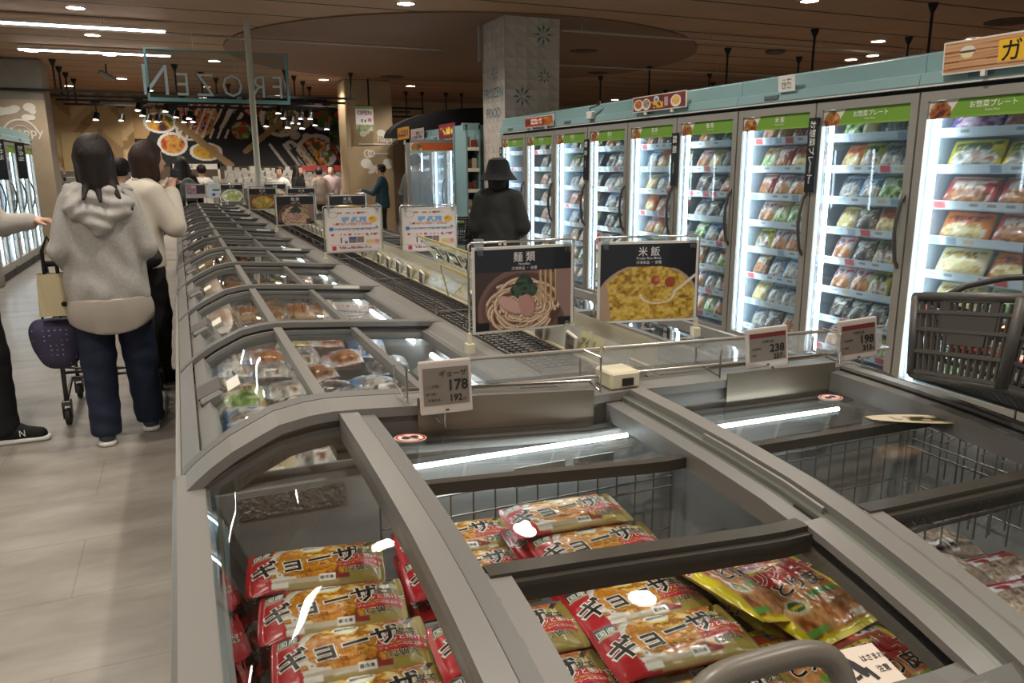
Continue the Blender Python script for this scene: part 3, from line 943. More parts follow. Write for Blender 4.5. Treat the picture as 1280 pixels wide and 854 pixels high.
# ================================================================== UPRIGHT GLASS-DOOR FREEZERS
M_TEAL = mat('freezer_teal', '#84a3a4', 0.38)
M_TEAL2 = mat('freezer_teal_panel', '#7d9a9c', 0.42)
M_ALU = mat('door_aluminium', '#9b978e', 0.38, 0.25)
M_DARKGAP = mat('gasket_black', '#16161a', 0.6)
M_LINER = mat('freezer_liner', '#b3c4d1', 0.5)
M_RAILP = printed('price_rail_print', 0.3)
M_GLASS = pane('door_glass', (.90, .95, .97), .9, haze=.08, haze_col=(.78, .88, .97))
M_LED = emis('freezer_led', (.86, .96, 1.0), 11.0)
M_WHITEP = mat('white_plastic', '#d8d5cd', 0.4)
DW = .734
XF = 3.70
def rail_art(seed):
    def f(U, V):
        A = Art(U, V, '#d3dfe9')
        A.rect(0, .86, 1, 1, '#e4edf3'); A.rect(0, 0, 1, .1, '#b4c4d0')
        for k in range(14):
            u = k / 14 + .01
            r = math.sin(seed * 12.9 + k * 78.2) * 43758.5; r -= math.floor(r)
            if r < .30: A.rect(u, .14, u + .055, .84, '#dfe6ea'); A.rect(u + .012, .35, u + .045, .7, '#8d97a0')
            elif r < .44: A.rect(u, .14, u + .055, .9, '#cf4a4e')
            elif r < .58: A.rect(u, .14, u + .05, .84, '#8fa6ba')
            elif r < .66: A.rect(u, .2, u + .05, .8, '#d9c39a')
        return A.a
    return f
_RAILS = []
def upright(y0, ndoor, heads, label, shelf_seed=0, xf=XF, side=1, lights=True):
    """cabinet whose doors face the aisle; side=1: front looks to -x, side=-1: front looks to +x"""
    L = ndoor * DW
    t = thing('upright_freezer', label, 'glass-door freezer', (xf, y0, 0))
    sx = side
    def bx(m, a, b, y0, y1, z0, z1): m.box(sx * a, sx * b, y0, y1, z0, z1)
    q = MB()
    bx(q, .02, .80, 0, .02, .1, 1.99); bx(q, .02, .80, L - .02, L, .1, 1.99); bx(q, .78, .80, .02, L - .02, .1, 1.99)
    bx(q, .02, .80, 0, L, 1.99, 2.0)
    q.build('cabinet_shell', M_TEAL2, t)
    q = MB(); bx(q, .05, .80, .02, L - .02, 0, .1); q.build('plinth', mat('plinth_grey', '#4a4844', .6), t)
    q = MB()
    bx(q, .04, .78, .02, L - .02, .1, .19); bx(q, .76, .78, .02, L - .02, .19, 1.80); bx(q, .04, .78, .02, L - .02, 1.80, 1.83)
    bx(q, .04, .78, .02, .035, .19, 1.80); bx(q, .04, .78, L - .035, L - .02, .19, 1.80)
    q.build('interior_liner', M_LINER, t)
    # fascia
    q = MB()
    prof = [(.02, 1.825), (-.045, 1.825), (-.052, 1.835), (-.045, 1.885), (-.03, 1.893), (-.012, 1.897), (-.012, 1.985), (.02, 1.995)]
    q.prism([(a * sx, b) for a, b in (prof if sx > 0 else prof[::-1])], 0.002, L - .002, lambda a, b, h: (a, h, b))
    q.build('fascia', M_TEAL, t)
    q = MB(); bx(q, -.055, -.02, .002, L - .002, 1.819, 1.826); q.build('fascia_trim', M_WHITEP, t)
    q = MB(); bx(q, -.057, -.045, L * .72, L * .72 + .13, 1.845, 1.872); bx(q, -.060, -.05, L * .72 + .055, L * .72 + .12, 1.853, 1.864)
    q.build('control_display', mat('display_grey', '#5d6a6c', .4), t)
    q = MB(); bx(q, .0, .03, .0, L, 1.795, 1.825); bx(q, .0, .04, 0, .022, .17, 1.8)
    for k in range(1, ndoor): bx(q, .0, .04, k * DW - .02, k * DW + .02, .17, 1.8)
    bx(q, .0, .04, L - .022, L, .17, 1.8)
    q.build('door_gasket', M_DARKGAP, t)
    for k in range(8):
        z = .255 + .188 * k
        q = MB(); bx(q, .09, .60, .04, L - .04, z - .008, z); s = q.build('shelf', M_LINER, t)
        if len(_RAILS) < 8:
            o = painted('price_strip', 112, 6, lambda u, v: (.088 - .012 * v, (1 - u), -.005 + .046 * v), rail_art(len(_RAILS) + 3), M_RAILP, None, False)
            _RAILS.append(o.data); bpy.data.objects.remove(o)
        p = link('price_strip', _RAILS[(k + shelf_seed) % 8], s)
        p.location = (0, .04, z); p.scale = (sx, L - .08, 1)
    for d in range(ndoor):
        ya, yb = d * DW, (d + 1) * DW
        if lights:
            q = MB(); bx(q, .016, .032, yb - .092, yb - .070, .24, 1.74); q.build('led_tube', M_LED, t)
        dr = bpy.data.objects.new('door', None); COL.objects.link(dr); dr.parent = t
        q = MB()
        a, b, c, e = ya + .006, yb - .006, .165, 1.797
        w = .048
        bx(q, -.035, -.002, a, a + w, c, e); bx(q, -.035, -.002, b - w, b, c, e)
        bx(q, -.035, -.002, a + w, b - w, e - w, e); bx(q, -.035, -.002, a + w, b - w, c, c + w + .03)
        q.build('door_frame', M_ALU, dr)
        q = MB(); bx(q, -.022, -.016, a + w, b - w, c + w + .03, e - w); q.build('door_glass', M_GLASS, dr)
        q = MB()
        hy = a + w * .55
        q.tube([(sx * -.03, hy, .86), (sx * -.06, hy, .90), (sx * -.078, hy, 1.0), (sx * -.082, hy, 1.06), (sx * -.078, hy, 1.12), (sx * -.06, hy, 1.22), (sx * -.03, hy, 1.26)], .011, 8)
        q.build('door_handle', mat('handle_grey', '#55524d', .35, .4), dr, smooth=True)
        # green header strip with food photo
        txt, hue = heads[d]
        zt = e - w - .001; zb = zt - .092
        base = '#6f9a33' if hue == 'g' else '#d8642f'
        def hart(U, V, base=base, sd=d + shelf_seed):
            A = Art(U, V, base)
            A.fill(V < .12, '#7fa844' if base == '#6f9a33' else '#e0743f')
            m = ((U - .11) / .10) ** 2 + ((V - .3) / .66) ** 2 < 1
            A.fill((U < .17 + .1 * V), '#d9d2c8')
            A.noise(m, ['#3d1d14', '#7a3a22', '#b4562a', '#5d7a2e', '#d98a52'], 24, 5, sd)
            return A.a
        xh = sx * -.0235
        painted('header_strip', 90, 14, lambda u, v: (xh, (b - w) - (b - a - 2 * w) * u if sx > 0 else (a + w) + (b - a - 2 * w) * u, zb + (zt - zb) * v), hart, printed('header_print', .5), dr, False)
        if txt:
            q = MB(); ym = (a + b) / 2 - .04 * sx
            q.text(txt, lambda x, y: (xh - sx * .002, ym - sx * x, zb + .046 + y), .036 if len(txt) > 3 else .04, .004)
            q.text('Frozen Plates' if len(txt) > 4 else 'Frozen Foods', lambda x, y: (xh - sx * .002, ym - sx * x, zb + .026 + y), .014)
            q.build('header_lettering', mat('white_ink2', '#eef0e4', .5), dr)
    return t

HN = {0: [('お惣菜プレート', 'g'), ('お惣菜プレート', 'g')], 1: [('お惣菜プレート', 'g'), ('米 飯', 'g')], 2: [('麺 類', 'g'), ('麺 類', 'g')], 3: [('軽食', 'g'), ('軽食', 'g')], 4: [('お弁当', 'g'), ('お弁当', 'g')]}
UY = [1.602, 3.07, 4.538, 6.006, 7.474]
for i, y in enumerate(UY):
    upright(y, 2, [HN[i][0], HN[i][1]], ['teal glass-door freezer nearest on the right, beside the hanging basket', 'teal glass-door freezer second from the right, under the white paper notice',
            'teal glass-door freezer in the middle of the right wall, under the food-photo board', 'teal glass-door freezer fourth from the right, beside the woman in the bucket hat', 'teal glass-door freezer touching the tall patterned pillar'][i], i * 3)
# far group beyond the pillar
upright(10.36, 2, [('', 'o'), ('', 'g')], 'teal freezer just beyond the patterned pillar, its orange-topped door swung open', 2)
upright(11.84, 2, [('', 'g'), ('', 'g')], 'last teal freezer on the right, at the far end of its row', 5)
# the swung-open door
od = thing('open_freezer_door', 'glass freezer door standing open with an orange header strip', 'freezer door', (3.66, 10.44, 0))
q = MB()
ox0, ox1 = -.76, 0
q.box(ox0, ox0 + .045, -.02, .02, .165, 1.8); q.box(ox1 - .045, ox1, -.02, .02, .165, 1.8); q.box(ox0, ox1, -.02, .02, 1.755, 1.8); q.box(ox0, ox1, -.02, .02, .165, .235)
q.build('door_frame', M_ALU, od)
MB().box(ox0 + .045, ox1 - .045, -.004, .004, .235, 1.755).build('door_glass', pane('fogged_glass', (.9, .95, .97), .9, haze=.16, haze_col=(.75, .86, .95)), od)
def oh(U, V):
    A = Art(U, V, '#cf5f30'); A.fill(U < .25 - .06 * V, '#ded6ca')
    A.noise(((U - .13) / .11) ** 2 + ((V - .45) / .55) ** 2 < 1, ['#5d7a2e', '#b4562a', '#d98a52', '#3f5a20'], 20, 5, 3)
    return A.a
painted('header_strip', 60, 12, lambda u, v: (ox0 + .045 + .67 * u, -.022, 1.655 + .1 * v), oh, printed('header_print'), od, False)
# product end shelf beside it
es = thing('end_shelf', 'narrow teal shelf unit of boxed goods between open door and pillar', 'shelf unit', (3.5, 9.78, 0))
q = MB(); q.box(.02, .04, 0, .46, 0, 1.97); q.box(.0, .62, .44, .46, 0, 1.97); q.box(-.02, .22, 0, .05, 1.9, 1.99); q.box(.2, .22, 0, .45, 0, 1.97)
q.build('back_panel', M_TEAL2, es)
for k in range(6):
    s = MB().box(.04, .2, .0, .44, .3 + .27 * k, .315 + .27 * k).build('shelf', M_TEAL, es)
    MB().box(.04, .2, -.012, 0, .29 + .27 * k, .335 + .27 * k).build('price_strip', mat('cream_strip', '#d9d4bf', .5), s)
for k in range(6):
    for j in range(2):
        q = MB(); q.box(0, .065, 0, .05, 0, .11 + .02 * ((k + j) % 3))
        o = q.build('boxed_dressing', mat('carton_' + 'abc'[(k + j) % 3], ['#8d2e28', '#5f4638', '#b7a58a'][(k + j) % 3], .5), bevel=.003, loc=(3.547 + .075 * j, 9.83, .316 + .27 * k))
        tag(o, '%s carton, %s shelf from the bottom of the end unit, %s side' % (['red', 'brown', 'beige'][(k + j) % 3], ORD[k], 'left' if j == 0 else 'right'), 'carton', 'cartons on the teal end shelf')

# bags on the shelves
rnd = random.Random(11)
DOOR1 = ['green', 'cream', 'cream', 'cream', 'orange', 'red', 'yellow', 'purple']
names = [k[0] for k in KINDS]
weights = {0: [], 1: []}
ALLD = [UY[0] + DW, UY[1], UY[1] + DW, UY[2], UY[2] + DW, UY[3], UY[3] + DW, UY[4]]
TINY = [.9, 1.0, 1.05]
for d, y in enumerate(ALLD):
    n = 2 if d == 0 else (4 if d < 5 else 3)
    for k in range(8):
        z = .256 + .188 * k
        for j in range(n):
            if d == 0:
                colr = DOOR1[k] if j == 1 or k in (5, 6) else rnd.choice(['orange', 'green', 'red', 'pale green', 'blue'])
                sc = 1.12
            else:
                colr = rnd.choice(['white', 'silver', 'black', 'brown', 'cream', 'green', 'white', 'orange', 'red', 'black', 'silver', 'yellow', 'blue', 'pale green'])
                sc = .86 if n == 4 else 1.05
            step = (DW - .13) / n
            yy = y + .055 + step * (j + .5)
            side_no = n - j
            lab = '%s frozen food bag, %s from left, %s shelf up, %s glass door' % (colr, ORD[side_no - 1], ORD[k], ['nearest', 'second', 'third', 'fourth', 'fifth', 'sixth', 'seventh', 'eighth'][d])
            put_bag(colr, (XF + .165 + rnd.uniform(-.005, .015), yy, z), (math.radians(65 + rnd.uniform(-5, 4)), rnd.uniform(-.03, .03), -PI / 2 + rnd.uniform(-.05, .05)), lab, 'frozen bags behind the glass doors', (step / .2 * .99, 1.06, 1.0))

# left-hand row of freezers across the aisle
LN = ['teal-topped freezer on the far left, nearest the pointing hand', 'teal-topped freezer on the left, in the middle of its row', 'teal-topped freezer on the left, last before the concrete pillar', 'teal-topped freezer on the left just outside the frame', 'teal-topped freezer of the left row beside the camera']
for i, y in enumerate((11.0, 12.47, 13.94, 8.0, 5.0)):
    upright(y, 2 if i != 2 else 1, [('', 'g'), ('', 'g')], LN[i], i * 2, -2.12, -1)
rnd2 = random.Random(5)
for i, (y, k) in enumerate([(yy, kk) for yy in (11.2, 11.55, 11.9, 12.25, 12.7, 13.1, 13.5, 14.2) for kk in (1, 2, 3, 4, 5)]):
    c = rnd2.choice(['white', 'silver', 'cream', 'brown', 'orange', 'red', 'black'])
    put_bag(c, (-2.12 - .17, y, .256 + .188 * k), (math.radians(62), 0, PI / 2), '%s frozen bag in the left row, %s stack along, %s shelf up' % (c, ORD[i // 5], ORD[k]), 'frozen bags behind the left doors', .9)
# black vertical door signs
def vsign(y, z0, z1, x, txt, sub, label, sx=1, w=.085):
    t = thing('vertical_sign', label, 'sign', (x, y, 0))
    MB().box(-.004, .004, -w / 2, w / 2, z0, z1).build('board', mat('sign_black', '#17181c', .35), t)
    q = MB(); h = z1 - z0
    q.text(txt, lambda a, b: (-.0055 * sx, -sx * (b - .022), z1 - .02 - a), .052 if len(txt) > 3 else .06, .004, (0, 0), 'L')
    if sub: q.text(sub, lambda a, b: (-.0055 * sx, -sx * (b - .012), z0 + .02 + .16 - a), .024, .002, (0, 0), 'L')
    q.build('lettering', mat('white_ink2'), t)
vsign(3.80, 1.26, 1.71, XF - .046, 'お惣菜プレート', 'Frozen Plates', 'tall black sign reading down its length, between the two nearest glass doors')
vsign(5.27, 1.27, 1.68, XF - .046, '麺 類', 'Noodles', 'tall black sign on the door edge above the fried-rice board')
vsign(6.74, 1.30, 1.68, XF - .046, '軽 食', 'Snacks', 'small black vertical sign right of the bucket-hat woman')
vsign(8.90, 1.30, 1.66, XF - .046, '弁 当', '', 'dark vertical sign on the freezer door next to the pillar')
for i, y in enumerate((11.74, 13.20)):
    t = thing('vertical_sign', 'black vertical flag sign on the left freezer doors, %s one' % ('nearer' if i == 0 else 'farther'), 'sign', (-2.084, y, 0))
    MB().box(0, .115, -.004, .004, 1.30, 1.80).build('board', mat('sign_black'), t)
    q = MB(); q.text('お弁当', lambda a, b: (.032 + b, -.0055, 1.76 - a), .075, .004, (0, 0), 'L'); q.build('lettering', mat('white_ink2'), t)

# boards and papers on the fascia
M_PRINT = printed('board_print', .35)
def board(y0, y1, z0, z1, art, label, lets=None, x=XF - .074, tilt=.04):
    t = thing('fascia_board', label, 'sign', (x, y1, z0), rot=(0, -tilt, 0))
    w = y1 - y0; h = z1 - z0
    MB().box(-.004, .004, -w, 0, 0, h).build('panel', mat('board_white', '#d9d4c9', .4), t)
    painted('print', 120, 40, lambda u, v: (-.0055, -.008 - (w - .016) * u, .008 + (h - .016) * v), art, M_PRINT, t, False)
    for k in (.25, .75): MB().box(-.010, .010, -w * k - .012, -w * k + .012, -.025, .004).build('clip', M_WHITEP, t)
    if lets:
        for s, uu, vv, size, col, off in lets:
            q = MB(); q.text(s, lambda a, b: (-.0068 - .0006 * (off == 0.008), -w * uu - a, h * vv + b), size, off, (0, 0), 'L'); q.build('lettering', col, t)
M_INKB = mat('ink_black', '#14110f', .5); M_INKW = mat('ink_white', '#efece4', .5); M_INKR = mat('ink_red', '#b3261e', .5); M_INKY = mat('ink_yellow', '#e6b52a', .5)
M_INKBL = mat('ink_blue', '#2f6fb8', .5)
def a_wood(U, V):
    A = Art(U, V, '#b98a63')
    A.noise(np.ones_like(U, bool), ['#9a6c48', '#bf9068', '#cba07a'], 3, 24, 4)
    for v in (.33, .66, .1): A.fill(np.abs(V - v - .02 * np.sin(U * 9)) < .02, '#7d4f33')
    A.ell(.14, .66, .045, .19, '#d8d2c2'); A.ell(.14, .55, .035, .12, '#e0cf9a'); A.rect(.095, .62, .185, .68, '#4a4238')
    A.rect(.32, .16, 1, .86, '#e2b32c')
    return A.a
board(2.02, 2.92, 1.865, 2.02, a_wood, 'wooden-look board with black lettering on yellow, top right corner', [('ガッツリ', .345, .24, .105, M_INKB, .012)])
def a_food(U, V):
    A = Art(U, V, '#7a2a26')
    A.noise(np.ones_like(U, bool) * .5, ['#5d1d1c', '#93443a'], 9, 4, 2)
    for u, r, c in ((.11, .09, ['#a3541f', '#d98a3a', '#7a3414']), (.27, .075, ['#8d7a6a', '#b9a890', '#6a5a4a']), (.83, .085, ['#d9a23a', '#f0c86a', '#b4641c'])):
        A.ell(u, .45, r * 1.1, .42, '#e6ded2'); A.noise(((U - u) / (r * .8)) ** 2 + ((V - .5) / .3) ** 2 < 1, c, 20, 6, int(u * 50))
    A.rect(.62, .2, .69, .8, '#b8a0a8'); A.ell(.47, .72, .05, .24, '#d5dde0'); A.ell(.47, .7, .03, .12, '#5a8ac0')
    n = vnoise(U * 26, V * 7, 8); A.fill((U > .36) & (U < .6) & (V < .6) & (V > .12) & (n > .45), '#e2b02c')
    return A.a
board(5.10, 5.86, 1.865, 1.99, a_food, 'dark red board of food photos above the middle glass doors')
def a_red(U, V):
    A = Art(U, V, '#b9452e')
    A.noise(U > .6, ['#7a2a1c', '#c8783a', '#a3421f', '#e0a05a'], 12, 5, 6)
    A.rect(.04, .2, .2, .8, '#6a3020')
    for v in (.6, .25): A.fill((U > .24) & (U < .62) & (V > v) & (V < v + .24) & (vnoise(U * 28, V * 9, 3) > .4), '#f0e2d4')
    return A.a
board(7.40, 8.12, 1.845, 1.955, a_red, 'orange-red board on the fascia right beside the patterned pillar')
def a_paper(U, V):
    A = Art(U, V, '#dcd9d2')
    for v, c in ((.72, '#6a675f'), (.52, '#8a877f'), (.40, '#8a877f'), (.24, '#8a877f')):
        A.fill((U > .2) & (U < .8) & (np.abs(V - v) < .05) & (vnoise(U * 30, V * 12, 3) > .4), c)
    return A.a
t = painted('paper_notice', 40, 20, lambda u, v: (0, -.15 * u, .1 * v), a_paper, M_PRINT, None, False); t.location = (XF - .062, 4.12, 1.885); t.rotation_euler = (0, -.1, 0)
tag(t, 'small white paper notice on the teal fascia', 'notice')
# fixture with cable on the fascia near the pillar
t = thing('sensor_box', 'small white box with a dark cable on the freezer fascia by the orange board', 'sensor', (XF - .07, 6.62, 1.86))
MB().box(-.02, .02, -.05, .05, 0, .07).build('case', M_WHITEP, t, bevel=.005)
q = MB(); q.tube([(0, 0, .07), (0, .02, .10), (.01, -.06, .11), (.02, -.14, .13), (.04, -.1, .15), (.05, .0, .135)], .006, 6); q.build('cable', M_BLACK, t)
# small boards on the far group
for i, (y, c, lab) in enumerate(((13.25, '#d08a22', 'small orange board standing on the last teal freezer'), (10.9, '#7a2036', 'small dark red board with yellow marks above the open freezer door'), (12.4, '#b8a8a4', 'pale pink board standing on the far teal freezer'))):
    def aa(U, V, c=c, i=i):
        A = Art(U, V, c); A.fill((V > .25) & (V < .75) & (U > .12) & (U < .88) & (vnoise(U * 14, V * 6, i) > .5), '#e6c64a' if i == 1 else '#3d2a20'); return A.a
    o = painted('fascia_board', 40, 14, lambda u, v: (0, -.75 * u, .20 * v), aa, M_PRINT, None, False); o.location = (XF - .068, y + .37, 1.84 if i != 0 else 1.9); tag(o, lab, 'sign')
# ================================================================== CHEST-FREEZER ISLAND
M_FRZ = mat('freezer_grey', '#6a6863', 0.42, spec=0.45)
M_FRZL = mat('freezer_grey_light', '#797670', 0.38, spec=0.5)
M_FRZD = mat('freezer_recess', '#4c4844', 0.5)
M_CHLIN = mat('chest_liner', '#b2b1ae', 0.38)
M_CHLID = pane('lid_glass', (.91, .925, .92), 1.15, ior=1.5)
M_CURVE = pane('curved_glass', (.90, .91, .90), 1.15, ior=1.5)
M_RUBBER = mat('seal_black', '#1b1a19', .6)
M_CHROME = mat('chrome', '#c9c6c0', .18, 1.0)
M_WIRE = mat('wire_grey', '#8d8c88', .35, .6)
M_BUMP = mat('bumper_grey', '#a5a196', .35)
M_KICK = mat('kick_dark', '#2d2b29', .6)
M_STICK = mat('sticker_white', '#d9d3c5', .5)
LP = [(-.045, .815), (-.018, .840), (.01, .862), (.05, .888), (.10, .912), (.14, .930), (.20, .941), (.245, .944), (.30, .942), (.49, .929), (.82, .903)]
RP = [(1.07, .901), (1.40, .896), (1.55, .894), (1.62, .892), (1.69, .884), (1.75, .867), (1.80, .845), (1.86, .808), (1.90, .775), (1.935, .745)]
def pz(P, x):
    if x <= P[0][0]: return P[0][1]
    for (a, b), (c, d) in zip(P, P[1:]):
        if x <= c: return b + (d - b) * (x - a) / (c - a)
    return P[-1][1]
def off(P, d):
    """the same polyline moved inwards by d"""
    o = []
    for i, p in enumerate(P):
        a = P[max(i - 1, 0)]; b = P[min(i + 1, len(P) - 1)]
        tx, tz = b[0] - a[0], b[1] - a[1]; l = math.hypot(tx, tz)
        o.append((p[0] + tz / l * d, p[1] - tx / l * d))
    return o
def sub(P, x0, x1, n=10):
    return [(x0 + (x1 - x0) * i / n, pz(P, x0 + (x1 - x0) * i / n)) for i in range(n + 1)]
XZ = lambda a, b, h: (a, h, b)

BAY = .885
def lid_parts(P, right, y0, y1, t, ro=0.0):
    """sliding lids of one bay: curved front lid and two flat lids"""
    xi = (lambda v: v) if not right else (lambda v: 1.89 - v)
    lo = lambda a, b: sub(P, min(xi(a), xi(b)), max(xi(a), xi(b)), 12)
    A, B = y0 + .05, y1 - .006
    lid = bpy.data.objects.new('curved_lid', None); COL.objects.link(lid); lid.parent = t
    c = lo(.005, .245)
    q = MB(); q.strip(off(c, .028), off(c, .033), A + .012, B - .012, XZ); q.build('glass', M_CURVE, lid, smooth='all' if False else True)
    q = MB()
    q.strip(off(c, .022), off(c, .040), A, A + .014, XZ); q.strip(off(c, .022), off(c, .040), B - .014, B, XZ)
    r = lo(.235, .262); q.strip(off(r, .012), off(r, .045), A, B, XZ)
    r = lo(-.012, .018); q.strip(off(r, .014), off(r, .045), A, B, XZ)
    q.build('lid_frame', M_FRZL, lid)
    ym = (A + B) / 2
    q = MB()
    xa, za = xi(.015), pz(P, xi(.015)) - .03
    xb, zb = xi(.06), pz(P, xi(.06)) - .028
    nx = -1 if not right else 1
    h = [(xa, za - .012), (xb, zb - .012), (xb + nx * .006, zb + .016), (xa + nx * .016, za + .02)]
    if right: h = h[::-1]
    q.prism(h, ym - .085, ym + .085, XZ); q.build('lid_handle', M_FRZ, lid, bevel=.006)
    q = MB(); g = [(xa + nx * .010, za + .012), (xa + nx * .0175, za + .021), (xb + nx * .0075, zb + .0165), (xb, zb + .010)]
    q.prism(g if not right else g[::-1], ym - .06, ym + .06, XZ); q.build('finger_recess', M_FRZD, lid)
    q = MB(); xs = xi(.07); zs = pz(P, xs) - .024; xe = xi(.10); ze = pz(P, xe) - .022
    q.quad((xs, ym - .07, zs), (xe, ym - .07, ze), (xe, ym + .03, ze), (xs, ym + .03, zs)); q.build('warning_sticker', M_STICK, lid)
    for k, (a, b, d) in enumerate(((.262, .495, .030), (.485, .735, .042))):
        f = bpy.data.objects.new('flat_lid', None); COL.objects.link(f); f.parent = t
        c = lo(a, b)
        q = MB(); q.strip(off(c, d), off(c, d + .005), A + .01, B - .01, XZ); q.build('glass', M_CHLID, f)
        q = MB()
        q.strip(off(c, d - .006), off(c, d + .012), A, A + .012, XZ); q.strip(off(c, d - .006), off(c, d + .012), B - .012, B, XZ)
        e = lo(b - .014, b + .006); q.strip(off(e, d - .012), off(e, d + .016), A, B, XZ)
        q.build('lid_frame', M_FRZ, f)

def chest(right, y0, label, n=2, last=False):
    P = RP if right else LP
    xi = (lambda v: v) if not right else (lambda v: 1.89 - v)
    L = n * BAY
    t = thing('chest_freezer', label, 'chest freezer', (0, y0, 0))
    def bx(q, a, b, c, d, e, f): q.box(xi(a), xi(b), c, d, e, f)
    fz = .80 if not right else .735
    q = MB(); bx(q, -.045, -.012, 0, L, .12, fz); bx(q, .79, .82, 0, L, .12, .87); bx(q, -.012, .79, 0, L, .12, .15)
    bx(q, -.012, .79, 0, .02, .15, .76); bx(q, -.012, .79, L - .02, L, .15, .76)
    q.build('cabinet', M_FRZ, t)
    q = MB(); bx(q, .0, .80, .0, L, 0, .12); q.build('plinth', M_KICK, t)
    q = MB(); bx(q, -.062, -.045, 0, L, .69, .765); q.build('bumper', M_BUMP, t, bevel=.006)
    q = MB()
    bx(q, -.012, .02, .02, L - .02, .15, fz - .04); bx(q, .755, .79, .02, L - .02, .15, .85)
    bx(q, .02, .755, .02, .05, .15, .78); bx(q, .02, .755, L - .05, L - .02, .15, .78); bx(q, .02, .755, .05, L - .05, .15, .36)
    q.build('interior_liner', M_CHLIN, t)
    # front top rail along the aisle
    c = sub(P, min(xi(-.045), xi(-.008)), max(xi(-.045), xi(-.008)), 3)
    q = MB(); q.strip([(a, b - .004) for a, b in c], [(a, b - .05) for a, b in c], 0, L, XZ); q.build('front_rail', M_FRZL, t)
    # ridge along the spine
    q = MB(); zr = pz(P, xi(.80))
    pr = [(xi(.735), zr - .055), (xi(.82), zr - .055), (xi(.82), zr - .006), (xi(.795), zr), (xi(.765), zr - .002), (xi(.745), zr - .022), (xi(.735), zr - .024)]
    q.prism(pr if not right else pr[::-1], 0, L, XZ); q.build('back_ridge', M_FRZL, t)
    # arched dividers
    full = [p for p in P if min(xi(-.045), xi(.80)) - .001 <= p[0] <= max(xi(-.045), xi(.80)) + .001]
    e = xi(.80); full = sorted(full + [(e, pz(P, e))])
    ys = [k * BAY for k in range(n)] + ([L - .04] if last else [])
    for i, y in enumerate(ys):
        q = MB()
        q.strip(full, off(full, .016), y, y + .042, XZ); q.strip(off(full, .016), off(full, .062), y + .006, y + .036, XZ)
        a = q.build('arched_divider', M_FRZ, t)
        q = MB(); q.strip(off(full, .020), off(full, .027), y + .003, y + .006, XZ); q.strip(off(full, .040), off(full, .045), y + .003, y + .006, XZ); q.build('divider_seal', M_RUBBER, a)
        if i == 0 and not right:
            q = MB(); x0, x1 = .585, .70
            q.quad((x0, y - .0008, pz(P, x0) - .012), (x1, y - .0008, pz(P, x1) - .012), (x1, y - .0008, pz(P, x1) + .0008), (x0, y - .0008, pz(P, x0) + .0008)); q.build('divider_sticker', M_STICK, a)
    for k in range(n):
        lid_parts(P, right, k * BAY, (k + 1) * BAY, t)
        q = MB(); q.cyl((xi(.725), k * BAY + .12, .815), (xi(.725), (k + 1) * BAY - .1, .815), .009, n=8); q.build('led_tube', M_LED, t)
    return t
RY0 = 1.60
WHERE = ['first of the left run, behind the gyoza price tag', 'second of the left run', 'third of the left run', 'fourth of the left run', 'fifth of the left run', 'farthest of the left run, before the meat counter']
for k in range(6):
    chest(False, RY0 + k * 2 * BAY, 'grey curved-lid chest freezer, ' + WHERE[k], 2, k == 5)
for k in range(6):
    chest(True, RY0 + k * 2 * BAY, 'grey chest freezer facing the glass doors, ' + ['first', 'second', 'third', 'fourth', 'fifth', 'last'][k] + ' of the right run', 2, k == 5)

# centre spine between the two runs
SY0, SY1 = RY0, RY0 + 12 * BAY
sp = thing('island_spine', 'narrow grey spine between the two runs of chest freezers', 'spine panel', (0, 0, 0))
q = MB(); q.box(.825, 1.065, SY0, SY1, 0, .885); q.build('spine_body', M_FRZ, sp)
q = MB(); q.box(.99, 1.06, SY0 + .02, SY1, .885, .905); q.build('rail_base', mat('cream_plastic', '#c9c0a4', .45), sp)
q = MB()
for k in range(5): q.box(1.0 + .001, 1.05, SY0 + .015 + .0 * k, SY0 + .018, .7, .71)
# wire racks laid along the spine (black mesh with chrome rim)
_w0 = None
for k in range(11):
    y = SY0 + .16 + k * .93
    lab = 'black wire rack along the island spine, %s from the front' % ORD[k]
    if _w0 is None:
        _w0 = thing('wire_rack', lab, 'wire rack', (.832, y, .8855), group='wire racks along the spine')
        q = MB()
        for i in range(30): q.cyl((.0, .015 + .0296 * i, .018), (.145, .015 + .0296 * i, .018), .0016, n=5)
        for i in range(7): q.cyl((.004 + .023 * i, 0, .021), (.004 + .023 * i, .89, .021), .0016, n=5)
        q.build('mesh', mat('wire_black', '#141414', .4, .5), _w0)
        q = MB(); q.tube([(0, 0, .012), (.148, 0, .012), (.148, .89, .012), (0, .89, .012)], .0045, 6, closed=True)
        q.tube([(0, 0, .06), (0, .89, .06)], .0032, 6)
        for yy in (0, .3, .6, .89): q.cyl((0, yy, .0), (0, yy, .06), .0032, n=6)
        q.build('rim', M_CHROME, _w0)
    else:
        dup(_w0, (.832, y, .8855), label=lab)

